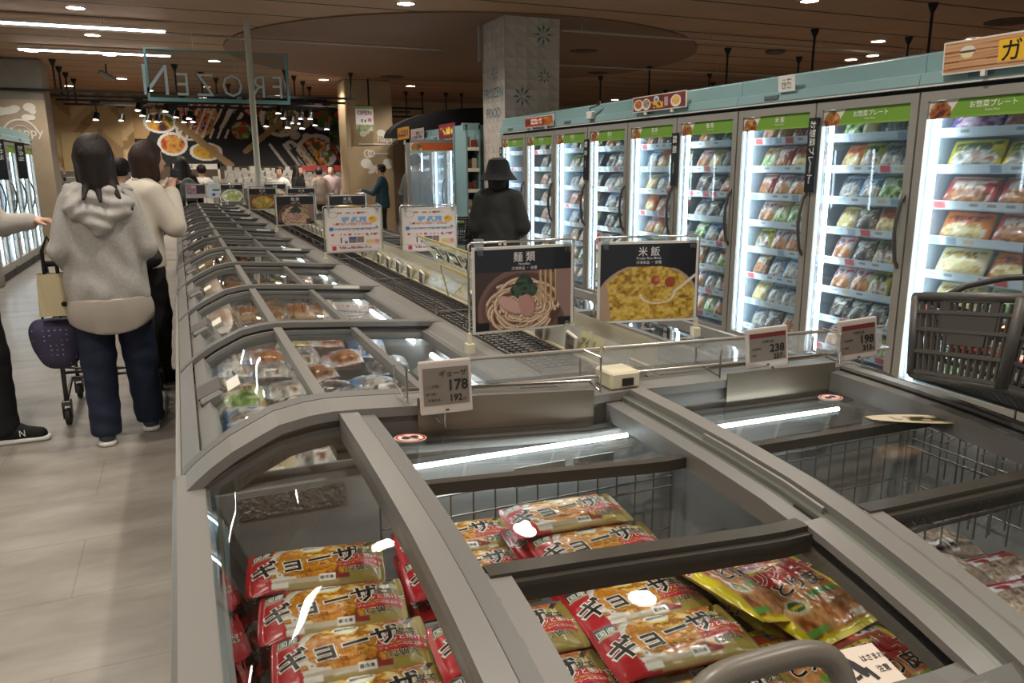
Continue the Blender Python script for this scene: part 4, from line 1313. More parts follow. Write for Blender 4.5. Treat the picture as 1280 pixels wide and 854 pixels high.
# ------------------------------------------------------------------ end unit across the near end of the island
EY = [(.30, -.20), (.45, -.148), (.576, -.099), (.655, -.077), (.74, -.058), (.81, -.044), (.87, -.034), (.97, -.021), (1.12, -.011), (1.30, -.004), (1.56, 0)]
def dz(y): return pz(EY, y)
def bl(x):   # how far the slope in y is followed: none on the outer side rails, full between them
    a = min(1, max(0, (x + .03) / .27)); b = min(1, max(0, (1.92 - x) / .27))
    k = min(a, b); return k * k * (3 - 2 * k) if k < 1 else 1.0
MID = [(.82, .903), (.95, .905), (1.07, .901)]
EP = LP[:-1] + MID + RP[1:]
def ez(x, y): return pz(EP, x) + dz(y) * bl(x)
eu = thing('end_chest_freezer', 'wide end freezer in the foreground with sliding glass lids over gyoza packs', 'chest freezer', (0, 0, 0))
Y0, Y1 = .515, 1.56
q = MB()
q.box(-.05, -.015, Y0, Y1, .12, .79); q.box(1.90, 1.935, Y0, Y1, .12, .72); q.box(-.015, 1.90, Y0, Y0 + .035, .12, .68); q.box(-.015, 1.90, Y1 - .02, Y1 + .03, .12, .80); q.box(-.015, 1.90, Y0, Y1, .12, .15)
q.build('cabinet', M_FRZ, eu)
q = MB(); q.box(0, 1.88, Y0 + .05, Y1, 0, .12); q.build('plinth', M_KICK, eu)
q = MB(); q.box(-.068, -.05, Y0, .98, .69, .765); q.box(-.068, -.05, 1.0, Y1 + .03, .69, .765); q.build('bumper', M_BUMP, eu, bevel=.006)
q = MB()
q.box(-.015, .012, Y0 + .035, Y1 - .02, .15, .77); q.box(1.875, 1.90, Y0 + .035, Y1 - .02, .15, .70); q.box(.012, 1.875, Y0 + .035, Y0 + .06, .15, .66)
q.box(.012, 1.875, Y1 - .06, Y1 - .02, .15, .80); q.box(.012, 1.875, Y0 + .06, Y1 - .06, .15, .42)
q.box(1.075, 1.092, Y0 + .06, Y1 - .06, .42, .74)
q.build('interior_liner', M_CHLIN, eu)
# mirror panel added below the rounded side glass to give wavy reflections
q = MB(); q.surf(lambda u, v: (.006 + .075 * v ** 1.3 + .004 * math.sin(u * 9 + v * 3), Y0 + .06 + (Y1 - Y0 - .13) * u, .785 - .20 * v), 40, 10)
q.build('reflection_skirt', mat('skirt_mirror', '#a9adb0', .07, 1.0, bump=(7, .55)), eu, smooth='all')
# embossed aluminium strip near the top of the back wall
q = MB(); q.box(.05, .26, Y1 - .066, Y1 - .06, .745, .79); q.build('embossed_strip', mat('embossed_alu', '#a9a9a6', .35, .7, bump=(90, .9)), eu)
# side rails
q = MB()
q.box(-.062, .004, Y0 - .04, Y1 + .035, .785, .822); q.build('side_rail', M_FRZL, eu, bevel=.008)
q = MB(); q.box(1.885, 1.945, Y0 - .04, Y1 + .035, .715, .748); q.build('side_rail', M_FRZL, eu, bevel=.008)
# back arch over the full width
q = MB()
q.strip(EP, off(EP, .02), Y1 - .062, Y1 + .035, XZ); q.build('back_arch', M_FRZL, eu)
q = MB(); q.strip(off(EP, .02), off(EP, .075), Y1 - .05, Y1 + .03, XZ); q.build('back_arch_face', M_FRZD if False else mat('arch_face', '#6f6a63', .45), eu)
q = MB(); q.strip(off(EP[7:-6], .0745), off(EP[7:-6], .090), Y1 - .10, Y1 - .02, XZ); q.build('lid_track', M_FRZ, eu)
q = MB(); q.strip(off(EP[7:-6], .070), off(EP[7:-6], .0742), Y1 - .102, Y1 - .09, XZ); q.build('track_seal', M_RUBBER, eu)

def yrail(name, x0, x1, up, th, m, ya=Y0, yb=Y1 - .06, n=26, par=eu):
    """a bar running away from the camera that follows the lid slope"""
    q = MB(); N = n
    vs = []
    for i in range(N + 1):
        y = ya + (yb - ya) * i / N
        za, zb = ez(x0, y) + up, ez(x1, y) + up
        vs += [(x0, y, za), (x1, y, zb), (x1, y, zb - th), (x0, y, za - th)]
    fs = []
    for i in range(N):
        a = 4 * i; b = a + 4
        fs += [(a, a + 1, b + 1, b), (a + 1, a + 2, b + 2, b + 1), (a + 2, a + 3, b + 3, b + 2), (a + 3, a, b, b + 3)]
    fs += [(0, 3, 2, 1), (4 * N, 4 * N + 1, 4 * N + 2, 4 * N + 3)]
    q.add(vs, fs)
    return q.build(name, m, par, smooth=True)
yrail('lid_rail', .258, .296, -.004, .055, M_FRZL)
yrail('lid_rail', .296, .330, -.012, .05, M_FRZ)
yrail('lid_rail_seal', .294, .298, -.006, .01, M_RUBBER)
yrail('middle_rail', .938, .978, .004, .07, M_FRZL)
yrail('middle_rail_groove', .918, .938, -.012, .04, mat('groove_green', '#6d7064', .35, .2))
yrail('middle_rail_step', .876, .918, -.022, .04, M_FRZ)
yrail('middle_rail_lip', .927, .933, -.001, .02, M_FRZL, .88, 1.2)
yrail('middle_rail_slot', .913, .919, -.020, .02, M_RUBBER, Y0, .93)
yrail('lid_rail', .978, 1.008, -.012, .05, M_FRZ)
yrail('lid_rail', 1.600, 1.640, .004, .06, M_FRZL)
yrail('lid_rail', 1.560, 1.600, -.010, .05, M_FRZ)
yrail('lid_rail_seal', 1.598, 1.602, -.004, .012, M_RUBBER)
# rounded side glasses
def ysurf(name, x0, x1, d, ya, yb, m, par, nx=16, ny=16, th=.005):
    q = MB()
    f = lambda u, v, e=0: (x0 + (x1 - x0) * u, ya + (yb - ya) * v, ez(x0 + (x1 - x0) * u, ya + (yb - ya) * v) - d - e)
    q.surf(lambda u, v: f(u, v), nx, ny); q.surf(lambda u, v: f(1 - u, v, th), nx, ny)
    return q.build(name, m, par, smooth='all')
ysurf('side_glass', -.004, .262, .026, Y0 + .02, Y1 - .06, M_CURVE, eu, 24, 24)
ysurf('side_glass', 1.636, 1.90, .022, Y0 + .02, Y1 - .06, M_CURVE, eu, 24, 24)
# front top frame
q = MB()
q.surf(lambda u, v: (-.05 + 1.985 * u, Y0 - .045 + .085 * v, ez(-.05 + 1.985 * u, Y0 - .045 + .085 * v) - .004 - .03 * (1 - v) ** 2 * 2), 40, 4)
q.surf(lambda u, v: (-.05 + 1.985 * (1 - u), Y0 - .045 + .085 * v, ez(-.05 + 1.985 * (1 - u), Y0 - .045 + .085 * v) - .09), 40, 4)
q.surf(lambda u, v: (-.05 + 1.985 * u, Y0 - .045, ez(-.05 + 1.985 * u, Y0 - .045) - .09 + .03 * v), 40, 2)
q.build('front_frame', M_FRZ, eu)
def lidset(x0, x1, first):
    def xbar(q, y, w, d, th, a=x0, b=x1):
        N = 12
        q.strip([(a + (b - a) * i / N, ez(a + (b - a) * i / N, y) - d) for i in range(N + 1)], [(a + (b - a) * i / N, ez(a + (b - a) * i / N, y) - d - th) for i in range(N + 1)], y - w / 2, y + w / 2, XZ)
    # back lid
    b = bpy.data.objects.new('back_lid', None); COL.objects.link(b); b.parent = eu
    ysurf('glass', x0 + .004, x1 - .004, .045, 1.19, Y1 - .09, M_CHLID, b, 6, 8)
    q = MB(); xbar(q, 1.192, .020, .036, .022); xbar(q, 1.215, .014, .046, .012); q.build('lid_edge', mat('bronze_edge', '#4d4840', .3, .4), b)
    # middle pane
    m = bpy.data.objects.new('middle_pane', None); COL.objects.link(m); m.parent = eu
    ysurf('glass', x0 + .004, x1 - .004, .058, .90, 1.185, pane('lid_glass_clear', (.93, .945, .94), .9), m, 6, 8)
    # front lid
    f = bpy.data.objects.new('front_lid', None); COL.objects.link(f); f.parent = eu
    ysurf('glass', x0 + .03, x1 - .002, .022, Y0 + .03, .862, pane('lid_glass_clear'), f, 6, 10)
    q = MB(); xbar(q, .872, .030, .010, .045); xbar(q, .852, .012, .016, .03)
    q.build('rear_bar', mat('bronze_edge'), f)
    yrail('side_bar', x1 - .002, x1 + .035, -.008, .03, M_FRZL, Y0 + .02, .868, 14, f)
    yrail('side_bar', x0 - .004, x0 + .03, -.012, .03, M_FRZL, Y0 + .02, .868, 14, f)
    q = MB(); xbar(q, Y0 + .045, .055, .010, .03); q.build('front_bar', M_FRZ, f)
    if first:
        # D-shaped pull handle
        q = MB(); pts = []
        hw, hh = .098, .044
        def st(k, n=40):
            a = 2 * PI * k / n
            c, s = math.cos(a), math.sin(a)
            return (math.copysign(abs(c) ** .55, c) * hw, math.copysign(abs(s) ** .75, s) * hh)
        for k in range(40):
            a, b2 = st(k)
            pts.append((.532 + a, .545 + b2 * .45, .862 + b2 * .89 - .035 * a))
        q.tube(pts, .0145, 10, closed=True)
        q.build('pull_handle', mat('handle_taupe', '#6e675c', .35), f, smooth='all')
    return f
FL = lidset(.332, .878, True)
lidset(1.010, 1.558, False)
# warning label lying on the front lid glass
wl = MB(); WX0, WX1, WY0, WY1 = .715, .788, .588, .645
wf = lambda u, v, e=.0: (WX0 + (WX1 - WX0) * u, WY0 + (WY1 - WY0) * v, ez(WX0 + (WX1 - WX0) * u, WY0 + (WY1 - WY0) * v) - .0205 + e)
wl.surf(lambda u, v: wf(u, v), 4, 4); wo = wl.build('warning_label', mat('label_pink', '#d9c9b8', .5), FL); wo['label'] = 'pale warning label with a pinched-hand pictogram'
q = MB(); g = lambda x, y: wf(x / .1, y / .075, .0006)
q.text('はさまれ', g, .0135, .01, (.048, .046), 'L', .0); q.text('注意', g, .0145, .01, (.062, .022), 'L')
q.add([g(.004, .022), g(.02, .026), g(.02, .020), g(.004, .016)], [(0, 1, 2, 3)])
q.add([g(.010, .062), g(.017, .063), g(.030, .048), g(.038, .034), g(.036, .020), g(.028, .018), g(.020, .028), g(.014, .04)], [tuple(range(8))])
q.add([g(.034, .034), g(.044, .036), g(.052, .012), g(.043, .010)], [(0, 1, 2, 3)])
q.build('pictogram', M_INKB, wo)
# round no-entry stickers on the back lids
for x, y in ((.385, 1.43), (1.47, 1.40)):
    q = MB(); f4 = lambda a, b, e=0: (x + a, y + b, ez(x + a, y + b) - .0435 + e)
    disc(q, lambda a, b: f4(a, b), 0, 0, .033, .025); o = q.build('round_sticker', M_STICK, eu)
    q = MB(); ringf(q, lambda a, b: f4(a, b * .76, .0004), 0, 0, .026, .031); q.add([f4(-.02, .016, .0008), f4(-.016, .018, .0008), f4(.02, -.016, .0008), f4(.016, -.018, .0008)], [(0, 1, 2, 3)]); q.build('red_ring', M_INKR, o)
    q = MB(); disc(q, lambda a, b: f4(a, b, .0006), -.010, -.002, .009, .008); disc(q, lambda a, b: f4(a, b, .0006), .009, .003, .009, .008); q.build('symbol', M_INKB, o)
# LED tubes under the back arch
q = MB(); q.cyl((.345, 1.442, .822), (.90, 1.442, .818), .0052, n=10); q.build('led_tube', M_LED, eu)
q = MB(); q.cyl((1.06, 1.40, .82), (1.50, 1.40, .815), .0052, n=10); q.build('led_tube', M_LED, eu)
# white price strip inside, behind the LED
q = MB(); q.box(.60, .72, 1.40, 1.404, .755, .80); q.box(.74, .84, 1.40, 1.404, .755, .80); q.build('inner_label', mat('label_grey', '#9a9c98', .5), eu)
# wire guards
def grid(x0, x1, z0, z1, y, step, name='wire_guard', axis='x'):
    q = MB(); n = max(2, int((x1 - x0) / step))
    fx = (lambda a, z: (a, y, z)) if axis == 'x' else (lambda a, z: (y, a, z))
    for i in range(n + 1):
        a = x0 + (x1 - x0) * i / n
        q.cyl(fx(a, z0), fx(a, z1), .0021, n=6)
    for z in (z1, z1 - .05, z1 - .075, z0 + .06):
        q.cyl(fx(x0, z), fx(x1, z), .0028, n=6)
    q.build(name, M_WIRE, eu)
grid(.32, 1.03, .50, .745, Y1 - .115, .048)
grid(1.08, 1.84, .50, .745, Y1 - .115, .048)
grid(Y0 + .1, Y1 - .13, .50, .735, 1.80, .05, axis='y')
grid(1.10, 1.78, .60, .73, 1.055, .05)
q = MB()
for i in range(9):
    yy = 1.02 + .05 * i
    q.tube([(1.815, yy, .60), (1.815, yy, .72), (1.79, yy + .01, .735), (1.76, yy + .02, .72)], .0021, 6)
q.build('wire_hook', M_WIRE, eu)
# leaf-shaped price leaflet lying on the right lid
def a_leaf(U, V):
    A = Art(U, V, '#cfbf9c'); A.noise(np.ones_like(U, bool) * .5, ['#c9a98c', '#d9cdb0'], 4, 2, 2)
    A.fill((V > .3) & (V < .72) & (U > .2) & (U < .82) & (vnoise(U * 16, V * 5, 4) > .48), '#3b3a22'); A.fill((V > .72) & (V < .8) & (U > .2) & (U < .7), '#b0453a'); return A.a
def lf(u, v):
    x = 1.40 + .24 * u; w = .062 * math.sin(PI * min(.98, max(.02, u * .93 + .05))) ** .6
    y = 1.19 - .10 * u + (v - .5) * w + .06
    return (x, y - .03, ez(x, y - .03) - .030)
o = painted('price_leaflet', 40, 10, lf, a_leaf, M_PRINT)
tag(o, 'leaf-shaped cream leaflet lying on the right-hand sliding lid', 'leaflet')

# ------------------------------------------------------------------ acrylic rails, wire holders, price tags on the back arch
M_ACR = pane('clear_acrylic', (.90, .92, .93), 1.3, rough=.08, ior=1.5, haze=.26, haze_col=(.8, .8, .78))
def acrail(x0, x1, y, label):
    t = thing('acrylic_rail', label, 'price rail', (0, 0, 0))
    zt = lambda x: .992 - .026 * (x - .54)
    q = MB()
    q.hexa([(x0, y, zt(x0) - .055), (x1, y, zt(x1) - .055), (x1, y + .006, zt(x1) - .055), (x0, y + .006, zt(x0) - .055), (x0, y, zt(x0)), (x1, y, zt(x1)), (x1, y + .006, zt(x1)), (x0, y + .006, zt(x0))])
    q.hexa([(x0, y - .03, zt(x0) - .058), (x1, y - .03, zt(x1) - .058), (x1, y, zt(x1) - .055), (x0, y, zt(x0) - .055), (x0, y - .03, zt(x0) - .053), (x1, y - .03, zt(x1) - .053), (x1, y, zt(x1) - .05), (x0, y, zt(x0) - .05)])
    q.build('clear_strip', M_ACR, t)
    q = MB(); q.cyl((x0, y + .003, zt(x0) + .003), (x1, y + .003, zt(x1) + .003), .005, n=8); q.cyl((x0, y - .028, zt(x0) - .056), (x1, y - .028, zt(x1) - .056), .004, n=8)
    q.build('rail_edge', mat('acrylic_edge', '#a29c90', .25, .3), t)
    return t
acrail(.53, .915, 1.60, 'clear acrylic rail along the end freezer, left of the spine')
acrail(.925, 1.86, 1.60, 'longer clear acrylic rail along the end freezer, right of the spine')
def holder(x0, x1, zb, label):
    t = thing('wire_holder', label, 'wire holder', (0, 0, 0))
    q = MB()
    zz = lambda x: pz(EP, x) + .004
    q.tube([(x0, 1.50, zz(x0) + .002), (x0, 1.50, zz(x0) + .075)], .0028, 6); q.tube([(x0, 1.50, zz(x0) + .005), (x0, 1.60, zz(x0) + .02), (x0, 1.60, zz(x0) + .06)], .0028, 6)
    q.tube([(x1, 1.50, zz(x1) + .002), (x1, 1.50, zz(x1) + .085), (x1 - .012, 1.56, zz(x1) + .09)], .0028, 6); q.tube([(x1, 1.50, zz(x1) + .005), (x1, 1.60, zz(x1) + .02), (x1, 1.60, zz(x1) + .06)], .0028, 6)
    q.tube([(x0, 1.545, zz(x0) + .018), (x1, 1.545, zz(x1) + .018)], .004, 6)
    q.build('wire', M_CHROME, t)
    q = MB(); q.hexa([(x0 + .02, 1.493, zz(x0) - .062), (x1 - .02, 1.493, zz(x1) - .062), (x1 - .02, 1.497, zz(x1) - .062), (x0 + .02, 1.497, zz(x0) - .062), (x0 + .02, 1.493, zz(x0) + .012), (x1 - .02, 1.493, zz(x1) + .012), (x1 - .02, 1.497, zz(x1) + .012), (x0 + .02, 1.497, zz(x0) + .012)])
    q.build('metal_plate', mat('brushed_steel', '#857b6c', .42, .7, bump=(14, .15)), t)
holder(.40, .86, 0, 'chrome wire holder with a steel plate behind the gyoza price tag')
holder(1.20, 1.595, 0, 'chrome wire holder with a steel plate at the back of the right lids')
q = MB(); q.box(.895, .975, 1.60 - .09, 1.592, .905, .947); o = tag(q.build('cream_box', mat('cream_plastic'), bevel=.005), 'small cream plastic box at the meeting point of the acrylic rails', 'junction box')
q = MB(); q.box(.925, .955, 1.507, 1.51, .914, .932); q.build('socket_hole', M_INKB, o)

def etag(x, y, z, w, h, rz, tilt, lines, head, label, name='price_tag', lean=0.0, parent=None, group=None):
    t = thing(name, label, 'price tag', (x, y, z), rot=(tilt, lean, rz), group=group)
    MB().box(-w / 2, w / 2, 0, .011, 0, h).build('case', mat('tag_white', '#bdb2a7', .42), t, bevel=.004, segs=2)
    s = .0008
    q = MB(); q.quad((-w / 2 + .007, -s, .018 * h / .105), (w / 2 - .007, -s, .018 * h / .105), (w / 2 - .007, -s, h * .87), (-w / 2 + .007, -s, h * .87)); q.build('screen', mat('eink', '#776d62', .45), t)
    q = MB(); q.box(-.004, .004, -.001, 0, .006, .009); q.build('indicator', M_INKB, t)
    f = lambda a, b: (a, -2 * s, b)
    if head:
        q = MB(); q.quad(*[(a, -1.5 * s, b) for a, b in ((-w / 2 + .008, h * .76), (w / 2 - .008, h * .76), (w / 2 - .008, h * .865), (-w / 2 + .008, h * .865))]); q.build('red_band', mat('eink_red', '#6a241f', .5), t)
    q = MB()
    for txt, size, ax, az, al in lines: q.text(txt, f, size * h, .03 if size > .16 else 0.008, (ax * w, az * h), al)
    q.build('lettering', mat('eink_ink', '#1f1b18', .5), t)
    return t
BIG = [('178', .27, .42, .44, 'R'), ('192', .17, .30, .23, 'R'), ('円', .06, .32, .23, 'L'), ('ここが安い', .065, -.40, .50, 'L'), ('1袋 12個入', .05, -.40, .37, 'L'), ('冷凍食品', .06, -.36, .25, 'L')]
t1 = etag(.475, 1.462, .921, .112, .112, math.radians(-3), -.10, [('ギョーザ', .135, .40, .70, 'R')] + BIG, False, 'white electronic price tag reading 178 for gyoza at the back of the near lid')
q = MB(); q.tube([(-.005, .004, .004), (-.005, .006, -.03), (-.02, .03, -.012)], .003, 6); q.build('stand', M_CHROME, t1)
R2 = [('238', .27, .40, .38, 'R'), ('257', .17, .36, .20, 'R'), ('円', .06, .37, .20, 'L'), ('冷凍食品', .08, .0, .62, 'C'), ('本体価格', .06, -.38, .46, 'L'), ('参考', .06, -.38, .30, 'L')]
t2 = etag(1.352, 1.50, .917, .118, .104, math.radians(-9), -.06, R2, True, 'white electronic price tag reading 238 on the right acrylic rail', lean=-.06)
R3 = [('198', .27, .40, .40, 'R'), ('213', .17, .34, .22, 'R'), ('円', .06, .35, .22, 'L'), ('冷凍食品', .08, .0, .64, 'C'), ('本体価格', .06, -.38, .48, 'L'), ('参考', .06, -.38, .30, 'L')]
t3 = etag(1.665, 1.50, .905, .118, .112, math.radians(-9), -.06, R3, True, 'white electronic price tag reading 198 near the right end of the acrylic rail', lean=-.08)
for tt in (t2, t3):
    q = MB(); q.tube([(-.03, .012, .02), (-.03, .06, .015)], .003, 6); q.tube([(.02, .012, .004), (.02, .012, -.03)], .003, 6); q.build('stand', M_CHROME, tt)

# price rail along the spine with small labels
pr_ = thing('spine_price_rail', 'long clear rail of yellowish shelf labels along the island spine', 'price rail', (1.005, SY0 + .02, .9095))
def pr_art(U, V):
    A = Art(U, V, '#b9b6a8')
    for k in range(160):
        r = math.sin(k * 91.7) * 43758.5; r -= math.floor(r)
        u = k / 160.
        if r < .4: A.rect(u, .08, u + .0055, .92, '#d8cf98'); A.fill((U > u + .0008) & (U < u + .0046) & (V > .25) & (V < .7) & (vnoise(U * 1600, V * 6, k) > .55), '#3a3424')
        elif r < .55: A.rect(u, .08, u + .005, .92, '#ddd9ce'); A.rect(u + .001, .2, u + .003, .6, '#7a8fb0')
        elif r < .68: A.rect(u, .08, u + .005, .92, '#d8d4c8'); A.rect(u + .0005, .6, u + .0045, .85, '#c9b23e')
    return A.a
painted('label_strip', 1200, 8, lambda u, v: (-.004 + .018 * v, 10.4 * (1 - u), .0 + .062 * v), pr_art, M_RAILP, pr_, False)
q = MB(); q.quad((-.012, 0, .0), (-.012, 10.4, 0), (.012, 10.4, .072), (.012, 0, .072)); q.build('clear_cover', M_ACR, pr_)
q = MB(); q.box(-.004, .05, 0, 10.4, -.004, 0); q.build('foot', mat('cream_plastic'), pr_)
# translucent fence on the right edge of the spine
fe = thing('acrylic_fence', 'long frosted acrylic fence on the right edge of the island spine', 'acrylic fence', (1.112, SY0 + .05, .9035))
MB().box(-.003, .003, 0, 10.3, 0, .075).build('frosted_sheet', pane('frosted_acrylic', (.8, .78, .72), .9, rough=.25, haze=.55, haze_col=(.72, .68, .58)), fe)
MB().box(-.012, .008, 0, 10.3, -.001, .003).build('foot', mat('cream_plastic'), fe)
# small e-ink tags on the rail (they clip on one by one)
_k = 0
for k in range(26):
    y = SY0 + .30 + k * .205 + (.25 if k > 4 else 0)
    if k % 6 == 5: continue
    if _k == 0:
        _tg = thing('price_tag', '', 'price tag', (.984, y, .90), rot=(0, .16, -PI / 2), group='small electronic tags on the spine rail')
        MB().box(-.032, .032, 0, .01, 0, .062).build('case', mat('tag_white2', '#d5d0c4', .4), _tg, bevel=.003)
        q = MB(); q.quad((-.026, -.0008, .008), (.026, -.0008, .008), (.026, -.0008, .056), (-.026, -.0008, .056)); q.build('screen', mat('eink', '#857c70', .45), _tg)
        q = MB(); q.text('198', lambda a, b: (a, -.0014, b), .024, .01, (.024, .014), 'R'); q.text('冷凍', lambda a, b: (a, -.0014, b), .012, .0, (-.024, .042), 'L'); q.build('lettering', mat('eink_ink', '#1f1b18', .5), _tg)
        o = _tg
    else:
        o = dup(_tg, (.984, y, .90))
    o['label'] = 'small white electronic tag on the spine rail, %s from the front' % (ORD + ['fifteenth', 'sixteenth', 'seventeenth', 'eighteenth', 'nineteenth', 'twentieth', 'twenty-first', 'twenty-second', 'twenty-third', 'twenty-fourth'])[_k]
    _k += 1
# ================================================================== GYOZA PACKS
def conform(me_vs, me_fs, zf, maxlen, lift):
    bm = bmesh.new()
    vs = [bm.verts.new((x, y, 0)) for x, y in me_vs]
    for f in me_fs:
        try: bm.faces.new([vs[i] for i in f])
        except ValueError: pass
    bmesh.ops.triangulate(bm, faces=bm.faces)
    for _ in range(4):
        e = [e for e in bm.edges if e.calc_length() > maxlen]
        if not e: break
        bmesh.ops.subdivide_edges(bm, edges=e, cuts=1); bmesh.ops.triangulate(bm, faces=[f for f in bm.faces if len(f.verts) > 3])
    bm.verts.index_update()
    V = np.array([v.co[:2] for v in bm.verts]); F = [tuple(v.index for v in f.verts) for f in bm.faces]
    bm.free()
    Z = zf(V[:, 0], V[:, 1]) + lift
    return np.column_stack([V, Z]).tolist(), F

def print_pack(name, w, h, t, art, nu, nv, seed, crimp, lets, wr=.0012, film=None):
    """a filled bag with its printed picture and its lettering, all one mesh"""
    me = pillow_mesh(name, w, h, t, art, nu, nv, seed, crimp, wr)
    n = len(me.vertices); co = np.empty(n * 3); me.vertices.foreach_get('co', co); co = co.reshape(-1, 3)
    G = co.reshape(nv + 1, 2 * nu + 1, 3)[:, :nu + 1, 2]
    def zf(x, y):
        u = np.clip(np.asarray(x) / w + .5, 0, 1) * nu; v = np.clip(np.asarray(y) / h + .5, 0, 1) * nv
        i = np.clip(u.astype(int), 0, nu - 1); j = np.clip(v.astype(int), 0, nv - 1); a = u - i; b = v - j
        return G[j, i] * (1 - a) * (1 - b) + G[j, i + 1] * a * (1 - b) + G[j + 1, i] * (1 - a) * b + G[j + 1, i + 1] * a * b
    P = co.tolist(); F = [tuple(p.vertices) for p in me.polygons]; MI = [0] * len(F)
    cols = np.empty(n * 4, np.float32); me.color_attributes['Col'].data.foreach_get('color', cols)
    mats = [me.materials[0]]
    for s, size, x, y, rot, al, m, offs, lift in lets:
        vs, fs, wd = text_geo(s, offs)
        c, q = math.cos(rot), math.sin(rot); dx = {'C': -wd / 2, 'L': 0, 'R': -wd}[al]
        pts = [(x + (a + dx) * size * c - b * size * q, y + (a + dx) * size * q + b * size * c) for a, b in vs]
        V, FF = conform(pts, fs, zf, .009, lift)
        if m not in mats: mats.append(m)
        o = len(P); P += V; F += [tuple(o + i for i in f) for f in FF]; MI += [mats.index(m)] * len(FF)
    bpy.data.meshes.remove(me)
    me = bpy.data.meshes.new(name); me.from_pydata(P, [], F)
    for m in mats: me.materials.append(m)
    me.polygons.foreach_set('material_index', MI)
    at = me.color_attributes.new('Col', 'FLOAT_COLOR', 'POINT')
    full = np.ones((len(P), 4), np.float32); full[:n] = cols.reshape(-1, 4)
    at.data.foreach_set('color', full.ravel())
    me.polygons.foreach_set('use_smooth', [True] * len(F))
    me.update()
    return me

def gyoza_art(U, V):
    A = Art(U, V, '#9c8540')
    A.noise(np.ones_like(U, bool) * .3, ['#8a7434', '#b59d52'], 3, 3, 1)
    A.ell(.52, .42, .43, .64, '#c9c2b6')
    A.ell(.53, .42, .40, .60, '#d8d2c8')
    m = ((U - .545) / .345) ** 2 + ((V - .58) / .47) ** 2 < 1
    n = fbm(U * 10 + V * 3, V * 4 - U * 5, 4, 4); n = (n - n.min()) / np.ptp(n)
    cc = np.array([rgb(c) for c in ['#6d3208', '#a8600f', '#cf8d28', '#b26e14', '#e2b25c', '#8f4c0c', '#d9a13c', '#efd090']])
    t = np.clip(n * 1.7 - .35, 0, .999) * (len(cc) - 1); i = t.astype(int); f = (t - i)[..., None]
    A.fill(m, cc[i] * (1 - f) + cc[np.minimum(i + 1, len(cc) - 1)] * f)
    A.fill((V < .17) & (U > .2) & (U < .72), '#bdb09a'); A.fill((V < .10) & (U > .2), '#a3905c')
    A.fill(U > .80 + .10 * V - .1 * (V < .5) * (.5 - V), '#95803a')
    A.fill((U > .70) & (V < .27) & (U > .74 - .2 * V), '#9c8a45')
    A.ell(.815, .80, .085, .19, '#d9cfa6'); A.noise(((U - .81) / .07) ** 2 + ((V - .78) / .15) ** 2 < 1, ['#e9e0bb', '#b9a86a', '#8f7f3a', '#e4d9ae'], 28, 14, 7)
    A.ell(.80, .91, .075, .10, '#a35418'); A.noise(((U - .80) / .07) ** 2 + ((V - .91) / .09) ** 2 < 1, ['#8a3c10', '#b9651f', '#d08a3c'], 24, 10, 9)
    A.band((.855, .80), (.935, 1.02), .010, '#23160e'); A.band((.875, .80), (.955, 1.02), .008, '#3a2414')
    A.fill(U < .165 + .055 * (2 * V - 1) ** 2, '#b4222a'); A.fill((U < .28) & (V < .03 + .5 * np.maximum(0, .2 - U)), '#b4222a')
    A.fill((V > .985) | (V < .012), '#8d1a20')
    A.rect(.035, .76, .175, .955, '#27423a'); A.rect(.035, .745, .175, .77, '#b9b38a')
    r = .06
    A.fill((U > .665) & (U < .985) & (V > .405 + r * U) & (V < .53 + r * U), '#bd2a30'); A.fill((U > .655) & (U < .985) & (V > .265 + r * U) & (V < .385 + r * U), '#bd2a30')
    A.ell(.475, .865, .085, .115, '#e8d34e'); A.ell(.475, .885, .085, .10, '#f0ece0')
    A.rect(.52, .07, .635, .20, '#e4dfd3'); A.rect(.64, .10, .74, .17, '#8a2a2a')
    A.rect(.19, .045, .30, .13, '#e0dad0')
    A.fill((U < .03), '#a31d25'); A.fill(U > .97, '#8c7a3c')
    return A.a
M_PKW = mat('pack_ink_white', '#efe9de', .35); M_PKB = mat('pack_ink_black', '#171310', .35); M_PKY = mat('pack_ink_yellow', '#e2ac1e', .35); M_PKR = mat('pack_ink_red', '#b3222a', .35)
LG = []
for s, size, x, y, rot, al, m, o in (('ギョーザ', .049, -.014, -.014, .15, 'C', M_PKB, .022), ('薄皮で', .0175, .079, .010, .09, 'C', M_PKB, .014), ('12個入', .017, .079, -.0375, .09, 'C', M_PKB, .006)):
    LG.append((s, size, x, y, rot, al, M_PKW, o + (.045 if size > .03 else .026), .0010)); LG.append((s, size, x, y, rot, al, m, o, .0017))
LG += [('油・水なしで焼ける', .0118, -.028, -.0275, .13, 'C', M_PKR, .05, .0010), ('油・水なしで焼ける', .0118, -.028, -.0275, .13, 'C', M_PKY, .01, .0017),
       ('パリッと焼けて', .0128, .0795, -.0025, .085, 'C', M_PKW, .008, .0012), ('ジューシーに仕上がる', .0080, .079, -.0175, .085, 'C', M_PKW, .004, .0012),
       ('BESTPRICE', .0075, -.006, .0455, .04, 'C', M_PKB, .02, .0012), ('国産', .0165, -.0970, .0345, 0, 'C', M_PKW, .01, .0012), ('要冷凍', .0080, .0185, -.0487, 0, 'C', M_PKB, .008, .0012)]
GYO = print_pack('gyoza_pack', .248, .126, .026, gyoza_art, 120, 60, 3, 'u', LG)
def gyoza(x, y, z, rz, label, tx=0.0, ty=0.0):
    o = link('gyoza_pack', GYO); o.location = (x, y, z - .028); o.rotation_euler = (tx, ty, math.radians(rz))
    return tag(o, label, 'pack of frozen gyoza', 'red and gold gyoza packs in the end freezer')
gyoza(.172, 1.335, .716, -9, 'gyoza pack under the rounded side glass, farthest of its column', .12)
gyoza(.180, 1.215, .696, -8, 'gyoza pack under the rounded side glass, second from the back wall', .12)
